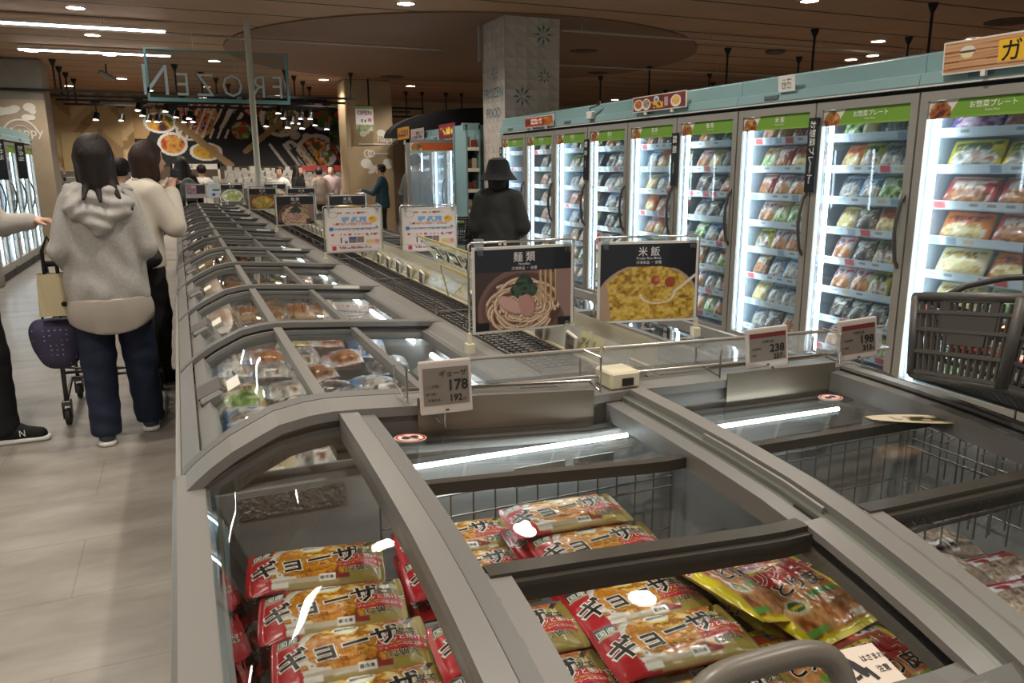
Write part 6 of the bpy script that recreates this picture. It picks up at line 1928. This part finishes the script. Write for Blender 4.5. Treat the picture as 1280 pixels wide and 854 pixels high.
    up = [('c', Vector((-.085, -.01, 1.315)) + ht * .6, Vector((.085, -.01, 1.315)) + ht * .6, .062, .062, .06), ('e', Vector((0, -.005, 1.18)) + ht * .5, (.185 * f, .128 * f, .19), .06), ('e', (0, -.005, .98), (.185 * f, .135 * f, .22), .06), ('e', (0, -.01, .82), (.190 * f, .145 * f, .16), .06)] + sl
    if o.get('flare'): up += [('c', (0, -.01, 1.0), (0, -.01, hem), .15, .15 + o['flare'], .08)]
    fold = lambda X, Y, Z: o.get('fold', 1) * (.0035 * np.sin(X * 27 + Z * 8 + 2 * np.sin(Z * 7)) * np.sin(Z * 13 + Y * 15 + 3 * X) + .0018 * np.sin(X * 55 + 2.5 * np.sin(Z * 12)))
    hw = o.get('hem_w', .205)
    g = skin('top', up, vx, o['top'], t, cut=lambda X, Y, Z: np.where(np.abs(X) < hw, hem - Z, -.2), disp=fold)
    if o.get('collar') != False: skin('collar', [('c', Vector((.055 * math.cos(a), -.015 + .055 * math.sin(a), 1.375)) + ht * .75, Vector((.055 * math.cos(a + .53), -.015 + .055 * math.sin(a + .53), 1.375)) + ht * .75, .016, .016, .01) for a in np.arange(0, 6.28, .53)], max(.008, vx * .8), o['top'], t)
    return t

M_HOOD = mat('hoodie_grey', '#a5a19a', .85, noise=(70, .10), bump=(180, .25))
M_TEE = mat('tee_beige', '#a0968a', .85, bump=(160, .2))
M_JEAN = mat('jeans_navy', '#131d33', .8, noise=(25, .2))
M_BLK = mat('cloth_black', '#0c0b0b', .85)
M_SHOE = mat('shoe_grey', '#3a4147', .7)
w1 = person('person in a grey hoodie seen from behind, long dark hair tied half up', (-.375, 4.46, 0), .05, 1.59,
            dict(vox=.009, body_vox=.006, top=M_HOOD, trousers=M_JEAN, shoes=M_SHOE, hem=.735, fat=1.06, fold=1.7, hair='long', sw=.125, sleeve=.056, collar=False, leg_r=(.102, .085, .076),
                 arms={'R': ((.195, -.05, 1.05), (.15, .16, .95)), 'L': ((-.195, -.05, 1.05), (-.17, .16, .93))},
                 hands={'R': ((-.2, .9, 0), (0, 0, -1), (-1, 0, 0), .8), 'L': ((.2, .9, 0), (0, 0, -1), (1, 0, 0), .8)},
                 legs={'R': ((.09, 0, .86), (.11, .05, .47), (.125, .12, .08)), 'L': ((-.085, 0, .86), (-.09, .0, .47), (-.092, -.045, .08))}))
# hood, ribbed hem and longer shirt of the first woman
skin('hood', [('e', (0, -.085, 1.275), (.165, .062, .085), .03, (.25, 0, 0)), ('c', (-.10, -.118, 1.25), (0, -.150, 1.165), .045, .030, .04), ('c', (.10, -.118, 1.25), (0, -.150, 1.165), .045, .030, .04), ('c', (0, -.14, 1.22), (0, -.155, 1.15), .040, .020, .03),
              ('c', (-.125, -.02, 1.345), (-.05, -.08, 1.335), .034, .040, .03), ('c', (.125, -.02, 1.345), (.05, -.08, 1.335), .034, .040, .03), ('c', (-.05, -.08, 1.335), (.05, -.08, 1.335), .04, .04, .03), ('c', (-.12, .0, 1.335), (-.05, .085, 1.29), .034, .028, .03), ('c', (.12, .0, 1.335), (.05, .085, 1.29), .034, .028, .03)], .007, M_HOOD, w1,
     disp=lambda X, Y, Z: .0045 * np.sin(Z * 95 + 14 * X * X * 10 + 1.5 * np.sin(X * 30)) + .002 * np.sin(X * 60))
skin('hem_band', [('e', (0, -.008, .80), (.205, .158, .16), .02)], .009, mat('hoodie_rib', '#98948b', .9), w1, cut=lambda X, Y, Z: np.maximum(.722 - Z, Z - .775))
skin('long_shirt', [('c', (0, -.008, .86), (0, -.008, .60), .15, .165, .05), ('e', (0, -.008, .72), (.205, .155, .16), .08)], .009, M_TEE, w1, cut=lambda X, Y, Z: np.maximum(.615 + 1.3 * X * X - Z, Z - .80), disp=lambda X, Y, Z: .004 * np.sin(X * 45) * np.clip((.8 - Z) * 6, 0, 1) + np.maximum(0, np.abs(Y + .008) - .16) * .5)
w2 = person('person in a cream sweatshirt and black trousers raising both hands before the face', (-.265, 5.68, 0), -1.15, 1.60,
            dict(vox=.009, body_vox=.006, top=mat('sweat_cream', '#cdc3b2', .85, bump=(150, .2)), trousers=M_BLK, shoes=M_BLK, sole=M_BLK, hem=.80, fat=1.05, hair='bob', hair_mat=M_HAIRB, sleeve=.072, leg_r=(.105, .10, .095), head_yaw=.15, lean=.11,
                 arms={'R': ((.20, .16, 1.07), (.09, .21, 1.29)), 'L': ((-.20, .16, 1.07), (-.03, .23, 1.30))},
                 hands={'R': ((-.35, .25, .85), (-.4, .8, -.1), (-.6, 0, .6), .95), 'L': ((.35, .25, .85), (.4, .8, -.1), (.6, 0, .6), .95)}))
q = MB(); q.box(-.035, .105, .262, .270, 1.345, 1.42); q.build('phone', mat('phone_black', '#15161a', .25), None, bevel=.004)
ph = bpy.data.objects['phone']; ph.location = (-.265, 5.68, 0); ph.rotation_euler = (0, 0, -1.15); tag(ph, 'dark phone held up in both hands by the person in cream', 'phone')
skin('shirt_print', [('e', (.0, .128, 1.04), (.05, .014, .06), .01)], .006, mat('print_grey', '#6a6460', .8), w2)
bag2 = skin('shoulder_bag', [('e', (.262, -.09, .90), (.045, .10, .11), .03), ('c', (.262, -.14, .86), (.262, -.02, .86), .045, .045, .03)], .01, mat('bag_black', '#131212', .45), None)
bag2.location = (-.265, 5.68, 0); bag2.rotation_euler = (0, 0, -1.15); tag(bag2, 'small black shoulder bag at the hip of the person in cream', 'handbag')
q = MB(); q.tube([(.255, -.15, .98), (.22, -.20, 1.15), (.255, -.03, 1.0)], .008, 6); q.build('strap', M_BLK, bag2)
pl = person('person entering at the left edge with one pale sleeve stretched out', (-1.02, 4.72, 0), -PI / 2, 1.66,
            dict(vox=.010, body_vox=.006, top=mat('jacket_pale', '#b3ada4', .8, bump=(120, .2)), trousers=M_BLK, shoes=M_BLK, hem=.80, fat=1.0, hair='bob', sleeve=.058, collar=True,
                 arms={'R': ((.22, -.05, 1.05), (.24, .05, .84)), 'L': ((-.19, .13, 1.105), (-.15, .27, 1.125))},
                 hands={'R': ((0, .2, -1), (-1, 0, 0), (0, 1, 0), .45), 'L': ((.1, 1, .03), (0, -.1, -1), (1, 0, .3), .75)},
                 legs={'R': ((.085, 0, .86), (.09, .05, .47), (.09, .06, .08)), 'L': ((-.085, 0, .86), (-.09, -.02, .47), (-.09, -.12, .08))}))
for sx_, yy in ((.14, .14), ):
    q = MB(); q.text('N', lambda a, b: (sx_ + .0, yy + a * .8, .04 + b), .05, .004); o = q.build('shoe_emblem', M_WHITEP, pl)
M_JKT = mat('jacket_charcoal', '#22231f', .8, bump=(60, .25))
hw_ = person('person in a black bucket hat and charcoal jacket facing the glass doors', (2.46, 6.05, 0), -.55, 1.47,
             dict(vox=.012, body_vox=.009, top=M_JKT, trousers=M_BLK, shoes=M_BLK, sole=M_BLK, hem=.62, fat=1.0, flare=.05, hem_w=.3, hair='bob', sleeve=.078,
                  arms={'R': ((.215, -.02, 1.03), (.17, .20, .96)), 'L': ((-.215, -.02, 1.03), (-.18, .20, .94))}, hands={'R': ((-.2, .9, 0), (0, 0, -1), (-1, 0, 0), .7), 'L': ((.2, .9, 0), (0, 0, -1), (1, 0, 0), .7)}))
q = MB(); q.lathe([(.17, -.075), (.172, -.072), (.118, .0), (.106, .05), (.088, .105), (.05, .122), (0, .124)], 30, (0, -.005, 1.53)); q.lathe([(.115, .0), (.17, -.076)], 30, (0, -.005, 1.529))
q.build('bucket_hat', mat('hat_black', '#0a0a0b', .85), hw_, smooth=True)
q = MB(); q.box(.03, .055, -.215, -.205, .88, .92); q.box(.075, .10, -.21, -.20, .88, .92); q.build('waist_buckle', M_WHITEP, hw_)

# shoppers farther off
def far(label, x, y, rz, h, top, hair='short', tr=M_BLK, **k):
    d = dict(vox=.02, body_vox=.016, top=top, trousers=tr, shoes=M_BLK, hem=.74, hair=hair, collar=False); d.update(k)
    return person(label, (x, y, 0), rz, h, d)
M_GREYJ = mat('jacket_grey', '#55544f', .8); M_WHT = mat('shirt_white', '#c9c2b8', .8); M_TAU = mat('coat_taupe', '#6d5f52', .8); M_TEALJ = mat('coat_teal', '#1d3a44', .8); M_PINK = mat('shirt_pink', '#a08a88', .8)
far('person in a grey jacket half hidden behind the open freezer door', 3.28, 11.35, -.9, 1.62, M_GREYJ, fat=1.1)
bk = far('person in black with a grey backpack at the far end of the left run', .09, 13.7, 0, 1.62, M_BLK, 'veil')
bp_ = skin('backpack', [('e', (.07, -.235, 1.12), (.13, .08, .17), .03), ('c', (.0, -.235, 1.0), (.14, -.235, 1.0), .07, .07, .03)], .015, mat('pack_grey', '#3a3f3c', .7), None); bp_.location = (.09, 13.7, 0); tag(bp_, 'grey backpack worn by the person in black', 'backpack')
far('person in a white top behind the one in black', .42, 15.2, .3, 1.5, M_WHT)
far('short dark-haired person glimpsed between the two people in front', -.46, 8.0, -.6, 1.52, M_GREYJ)
far('person in a pale top and grey cap at the far counter', 1.93, 16.6, 2.8, 1.46, M_WHT)
far('person with long black hair in black at the far counter', 2.36, 16.95, -2.2, 1.5, M_BLK, 'veil')
far('person in a taupe coat leaning over the far counter', 2.84, 17.2, .2, 1.44, M_TAU, lean=.06)
far('person in a pinkish top behind the far counter', 3.13, 17.5, 3.0, 1.5, M_PINK)
far('dark-haired person beside the timber pillar', 3.62, 17.65, 1.8, 1.36, M_TAU)
far('person in a dark teal coat reaching out by the last teal freezer', 3.5, 14.4, 1.2, 1.5, M_TEALJ, arms={'R': ((.24, -.03, 1.04), (.24, .06, .82)), 'L': ((-.22, .14, 1.05), (-.16, .36, 1.10))}, hands={'R': ((0, .1, -1), (-1, 0, 0), (0, 1, 0), .45), 'L': ((0, 1, 0), (0, 0, -1), (1, 0, 0), .5)})

# ================================================================== TROLLEY, BAGS, BASKETS
M_CART = mat('cart_grey', '#56534e', .35, .6)
M_PLAS = mat('basket_charcoal', '#33312e', .45)
ct = thing('shopping_trolley', 'grey shopping trolley in front of the person in the grey hoodie', 'shopping trolley', (-.455, 4.84, 0))
q = MB()
for s in (-1, 1):
    x = .235 * s
    q.tube([(x, .0, .12), (x, .02, .45), (x, -.03, .78), (x, -.09, .93)], .0125, 8); q.tube([(x, .0, .14), (x, .30, .20), (x, .58, .13)], .011, 8); q.tube([(x, .02, .45), (x, .50, .50), (x, .56, .14)], .011, 8)
for y, z in ((.02, .30), (.5, .48), (.02, .62), (.3, .2)): q.cyl((-.235, y, z), (.235, y, z), .009, n=8)
q.cyl((-.235, .0, .34), (.0, .3, .22), .007, n=6)
q.build('frame', M_CART, ct, smooth='all')
q = MB(); q.cyl((-.25, -.09, .93), (.25, -.09, .93), .016, n=10); q.build('handle', mat('handle_black', '#1a1918', .5), ct, smooth='all')
for x, y in ((-.235, 0), (.235, 0), (-.235, .57), (.235, .57)):
    w = bpy.data.objects.new('caster', None); COL.objects.link(w); w.parent = ct
    q = MB(); q.cyl((x - .014, y, .05), (x + .014, y, .05), .048, n=20); q.build('wheel', mat('rubber_dark', '#2a2826', .7), w, bevel=.005)
    q = MB(); q.box(x - .024, x - .017, y - .028, y + .028, .04, .125); q.box(x + .017, x + .024, y - .028, y + .028, .04, .125); q.box(x - .024, x + .024, y - .03, y + .03, .118, .145); q.build('fork', M_CART, w, bevel=.003)
def basket(name, label, L, Wd, H, m, plate=True):
    """tapered shopping basket: slotted walls, rim, solid end plate with a grip hole"""
    t = thing(name, label, 'shopping basket')
    k = .86
    def pt(u, v, w):  # u along, v across, w up (0..1)
        f = k + (1 - k) * w
        return ((u - .5) * L * f + L / 2, (v - .5) * Wd * f, H * w)
    def bar(q, a, b, r): q.tube([pt(*a), pt(*b)], r, 5)
    q = MB()
    for v in (0, 1):
        for i in range(21): bar(q, (i / 20, v, .05), (i / 20, v, .93), .0048)
        for w in (.04, .30, .58, .80): q.tube([pt(u, v, w) for u in (0, 1)], .0065, 6)
    for u in (0, 1):
        for i in range(15): bar(q, (u, i / 14, .05), (u, i / 14, .93), .0048)
        for w in (.04, .30, .58, .80): q.tube([pt(u, v, w) for v in (0, 1)], .0065, 6)
    q.build('slotted_wall', m, t)
    q = MB()
    for i in range(19): bar(q, (i / 18, 0, 0), (i / 18, 1, 0), .0042)
    for i in range(15): bar(q, (0, i / 14, 0), (1, i / 14, 0), .0042)
    q.build('slotted_floor', m, t)
    q = MB()
    c = [pt(0, 0, 1), pt(1, 0, 1), pt(1, 1, 1), pt(0, 1, 1)]
    q.tube(c, .011, 8, closed=True); q.tube([pt(0, 0, 0), pt(1, 0, 0), pt(1, 1, 0), pt(0, 1, 0)], .010, 8, closed=True)
    for u in (0, 1):
        for v in (0, 1): q.tube([pt(u, v, 0), pt(u, v, 1)], .012, 8)
    q.build('rim', m, t, smooth='all')
    if plate:
        q = MB()
        for (v0, v1, w0, w1) in ((.24, .62, .42, .80), (.16, .24, .55, .95), (.62, .70, .55, .95), (.16, .70, .93, 1.0)):
            q.hexa([(p[0] + d, p[1], p[2]) for d in (-.004, .004) for p in (pt(0, v0, w0), pt(0, v1, w0), pt(0, v1, w1), pt(0, v0, w1))])
        q.build('grip_plate', m, t)
    return t, pt
b1, pt1 = basket('shopping_basket', 'charcoal slotted basket standing in the trolley', .46, .36, .22, M_PLAS, False)
b1.location = (-.64 + .185, 4.90, .50); b1.rotation_euler = (0, 0, PI / 2); b1['label'] = 'charcoal slotted basket carried on the trolley before the grey hoodie'
# bags of the first woman
pb = skin('insulated_bag', [('e', (-.655, 4.60, .54), (.125, .075, .13), .03), ('c', (-.72, 4.60, .60), (-.60, 4.60, .60), .06, .06, .04), ('c', (-.68, 4.60, .45), (-.63, 4.60, .45), .06, .06, .04)], .008, None or mat('bag_purple', '#3a3450', .7), None, cut=lambda X, Y, Z: Z - .655)
def dots(m):
    nt = m.node_tree; b = nt.nodes['Principled BSDF']; tc = nt.nodes.new('ShaderNodeTexCoord'); v = nt.nodes.new('ShaderNodeTexVoronoi'); v.inputs['Scale'].default_value = 38; v.inputs['Randomness'].default_value = .15
    nt.links.new(tc.outputs['Object'], v.inputs['Vector']); r = nt.nodes.new('ShaderNodeValToRGB'); r.color_ramp.interpolation = 'CONSTANT'
    r.color_ramp.elements[0].color = (*C('#8d88a0'), 1); r.color_ramp.elements[1].position = .16; r.color_ramp.elements[1].color = (*C('#38324c'), 1); nt.links.new(v.outputs['Distance'], r.inputs['Fac']); nt.links.new(r.outputs[0], b.inputs['Base Color'])
dots(_MATS['bag_purple'])
tag(pb, 'purple dotted insulated bag hanging on the left of the trolley', 'bag')
q = MB(); q.tube([(-.72, 4.62, .64), (-.70, 4.66, .80), (-.685, 4.735, .945), (-.67, 4.69, .80), (-.63, 4.62, .64)], .006, 6); q.build('strap', M_BLK, pb)
tb = thing('tote_bag', 'cream tote bag hanging from the arm of the person in the grey hoodie', 'bag', (-.635, 4.52, .69))
q = MB()
q.surf(lambda u, v: ((.074 - .010 * v) * math.copysign(abs(math.cos(2 * PI * u)) ** .5, math.cos(2 * PI * u)), (.048 - .018 * v) * math.copysign(abs(math.sin(2 * PI * u)) ** .5, math.sin(2 * PI * u)) + .004 * math.sin(9 * u * PI + v * 4), .215 * v), 40, 8)
q.surf(lambda u, v: (.074 * v * math.copysign(abs(math.cos(2 * PI * u)) ** .5, math.cos(2 * PI * u)), .048 * v * math.copysign(abs(math.sin(2 * PI * u)) ** .5, math.sin(2 * PI * u)), 0), 40, 3)
q.build('canvas', mat('canvas_cream', '#b8aa86', .85, bump=(90, .3)), tb, smooth='all')
q = MB(); q.tube([(-.03, 0, .21), (-.028, .0, .33), (0, .01, .40), (.028, 0, .33), (.03, 0, .21)], .009, 6); q.build('strap', M_BLK, tb)
q = MB(); q.ball((.046, -.048, .06), (.014, .005, .014), 12); q.build('round_badge', M_BLK, tb)

# basket on the right, hanging from a hand beyond the frame
b2, pt2 = basket('shopping_basket', 'charcoal slotted shopping basket hanging tilted at the right edge over the freezer', .44, .30, .18, mat('basket_grey', '#45423d', .45))
l = Vector((.91, -.25, -.31)).normalized(); e1 = Vector((-.28, -.95, .17)); e1 = (e1 - l * e1.dot(l)).normalized(); u = e1.cross(l); u = u if u.z > 0 else -u
# local x -> l, local y -> -e1 (far side = +y), local z -> up
M = Matrix((l, -e1, u)).transposed()
if M.determinant() < 0: M = Matrix((l, e1, u)).transposed()
A = Vector((1.575, 1.27, 1.12))
top = Vector(pt2(0, 1, 1)) if (M @ Vector((0, 1, 0))).y > 0 else Vector(pt2(0, 0, 1))
b2.matrix_world = Matrix.Translation(A - M @ top) @ M.to_4x4()
for v in (0, 1):
    y = (-.5 + v) * .30
    q = MB(); q.tube([(.06, y, .19), (.10, y * .85, .235), (.17, y * .65, .275), (.27, y * .5, .31), (.36, y * .45, .335)], .0075, 8)
    q.build('carry_handle', M_PLAS, b2, smooth='all')
for i, (x, y, z, c, r) in enumerate(((.10, .02, .055, 'red', .3), (.22, -.04, .06, 'white', 1.2), (.12, -.05, .11, 'orange', .8), (.27, .05, .07, 'red', 2.0))):
    o = link('packet', BAGS[c]); M2 = b2.matrix_world @ Matrix.Translation((x, y, z)) @ Matrix.Rotation(r, 4, 'Z'); o.matrix_world = M2; o.scale = (.6, .6, .8)
    tag(o, '%s packet inside the tilted basket, %s from its open grip' % (c, ORD[i]), 'packet of food', 'packets in the tilted basket')
# basket with produce beside the bucket-hat woman
b3, pt3 = basket('shopping_basket', 'black basket of produce in front of the person in the bucket hat', .40, .28, .20, mat('basket_black', '#171614', .45), False)
b3.location = (2.0, 6.62, .78); b3.rotation_euler = (0, 0, -.2)
for i, (x, y, c, r) in enumerate(((.1, .02, '#b4563a', .05), (.2, -.05, '#c98a6a', .055), (.3, .04, '#5d7a3a', .05), (.16, .08, '#d0b0a0', .045))):
    q = MB(); q.ball((0, 0, 0), (r * 1.2, r, r * .8), 14); o = q.build('produce_pack', mat('produce_%d' % i, c, .35), smooth='all'); o.location = (2.0 + x, 6.62 + y - .04, .93); tag(o, ['red', 'pink', 'green', 'pale pink'][i] + ' produce pack heaped in the black basket', 'produce')
st_ = thing('basket_stand', 'dark trolley carrying the black basket by the bucket-hat person', 'shopping trolley', (2.0, 6.62, 0), -.2)
q = MB()
for x in (.03, .37):
    for y in (-.12, .12): q.tube([(x, y, .03), (x, y, .775)], .011, 8)
for y in (-.12, .12): q.cyl((.03, y, .765), (.37, y, .765), .011, n=8)
q.build('frame', M_CART, st_)
for x in (.03, .37):
    for y in (-.12, .12): MB().cyl((x - .012, y, .03), (x + .012, y, .03), .03, n=14).build('wheel', mat('rubber_dark'), st_)

# ================================================================== FAR COUNTERS
def counter(x0, x1, y, h, label, steps, front, back):
    t = thing('display_counter', label, 'display counter', (x0, y, 0))
    w = x1 - x0
    q = MB(); q.box(0, w, 0, .9, 0, h - .12); q.build('base', mat('counter_' + front, '#' + front, .5), t, bevel=.01)
    q = MB()
    for k in range(steps): q.box(.02, w - .02, .10 + .26 * k, .38 + .26 * k, h - .12, h + .13 * k)
    q.build('stepped_shelf', mat('counter_' + back, '#' + back, .5), t)
    q = MB()
    for k in range(steps): q.box(.02, w - .02, .094 + .26 * k, .10 + .26 * k, h + .13 * k - .05, h + .13 * k + .01)
    q.build('price_strip', mat('strip_pale', '#7d7a72', .5), t)
    return t
rr = random.Random(9)
def packs(x0, x1, y, h, steps, n, cols, label, lid=None, sz=(.15, .14, .07)):
    for k in range(steps):
        for j in range(n):
            c = cols[rr.randrange(len(cols))]
            w = (x1 - x0 - .1) / n
            q = MB(); q.box(-w * .46, w * .46, -sz[1] / 2, sz[1] / 2, 0, sz[2] * rr.uniform(.7, 1.1))
            a, b = w * .40, sz[1] * .4
            q.box(-a, a, -b, b, sz[2] * .7, sz[2] * 1.12, 1)
            o = q.build('food_tray', [mat('tray_white', '#857f76', .4), mat('tray_' + c[0], c[1], .4)], bevel=.006)
            o.location = (x0 + .05 + w * (j + .5), y + .24 + .26 * k, h + .13 * k + .001); o.rotation_euler = (0, 0, rr.uniform(-.15, .15)); o.scale = (rr.uniform(.72, .92), 1, rr.uniform(.5, 1.1))
            tag(o, '%s food tray, %s step, %s from left, on the %s' % (c[0], ORD[k], (ORD + ['fifteenth', 'sixteenth'])[j], label), 'food tray', 'trays on the ' + label)
WB = [('white', '#8d8982'), ('blue-lidded', '#4a5a8c'), ('white', '#9a958d'), ('tan', '#8a6a48')]
PK = [('pink', '#a8746a'), ('red', '#8a2a24'), ('pale', '#b09a8c'), ('pink', '#b0847a')]
counter(1.0, 2.55, 18.4, 1.12, 'far counter of white and blue trays beneath the mural', 3, '3a3632', '8d867c'); packs(1.0, 2.55, 18.4, 1.12, 3, 9, WB, 'far white-tray counter', sz=(.15, .2, .10))
counter(2.7, 4.9, 19.0, 1.02, 'far meat counter with a red front strip beneath the mural', 3, '7a2a26', 'b08a82'); packs(2.7, 4.9, 19.0, 1.02, 3, 12, PK, 'far meat counter', sz=(.15, .2, .08))
counter(2.62, 4.2, 17.75 + .3, .80, 'low pink-lined meat table before the far counter', 1, '8a5a54', 'c9a8a0'); packs(2.62, 4.2, 18.05, .80, 1, 10, PK, 'low meat table', sz=(.15, .2, .09))
counter(-2.5, -.35, 18.9, 1.05, 'dark far counter of wrapped goods under the timber panelling', 3, '1c1a1a', '2a2626'); packs(-2.5, -.35, 18.9, 1.05, 3, 9, [('white', '#d0c8bc'), ('brown', '#7a5a40'), ('tan', '#a08060'), ('red', '#8d3a30')], 'dark far counter', sz=(.15, .2, .10))
counter(-.3, .95, 18.6, 1.05, 'far counter with a pale header left of the white trays', 2, '4a4540', '9a9288'); packs(-.3, .95, 18.6, 1.05, 2, 7, WB, 'pale-headed far counter')
q = MB(); q.box(-.1, .95, 19.6, 19.63, 1.42, 1.54); q.box(-.1, -.06, 19.6, 19.64, .0, 1.54); q.box(.9, .95, 19.6, 19.64, 0, 1.54)
o = tag(q.build('counter_sign', mat('sign_pale', '#b9b2a4', .5)), 'pale header sign over the far counter', 'sign')
q = MB(); q.text('総菜・弁当', lambda a, b: (.42 + a, 19.598, 1.45 + b), .09, .004); q.build('lettering', mat('ink_black'), o)
q = MB(); q.box(2.75, 4.95, 20.0, 20.03, 1.36, 1.50); q.box(2.75, 2.79, 20.0, 20.04, 0, 1.5); q.box(4.9, 4.95, 20.0, 20.04, 0, 1.5)
tag(q.build('red_banner', mat('banner_red', '#a8352c', .5)), 'red banner strip over the far meat counter', 'banner')
# OPEN poster hung before the timber pillar
t = thing('open_poster', 'white hanging poster reading OPEN before the timber pillar', 'poster', (3.62, 16.1, 2.16))
def a_open(U, V):
    A = Art(U, V, '#c9c4c0'); A.fill(V > .86, '#8aa85a'); A.noise(V < .25, ['#4a6a3a', '#9a8a7a', '#6a8a4a', '#c0b0a0'], 6, 5, 3)
    A.ell(.78, .44, .12, .08, '#b0607a'); A.rect(.3, .36, .4, .46, '#7a6a64'); A.rect(.5, .36, .58, .44, '#5a4a48'); return A.a
painted('print', 40, 50, lambda u, v: (-.18 + .36 * u, -.004, .50 * v), a_open, M_PRINT, t, False)
MB().box(-.18, .18, -.003, .003, 0, .5).build('sheet', M_WHITEP, t)
q = MB(); q.text('OPEN', lambda a, b: (a, -.006, .32 + b), .115, .02); q.build('lettering', mat('ink_wine', '#6d1f3a', .5), t)
q = MB(); q.cyl((.1, 0, .5), (.1, 0, CEIL - 2.16 - .001), .018, n=8); q.cyl((-.18, 0, .5), (.18, 0, .5), .008, n=6); q.build('hanging_rod', M_BLACK, t)
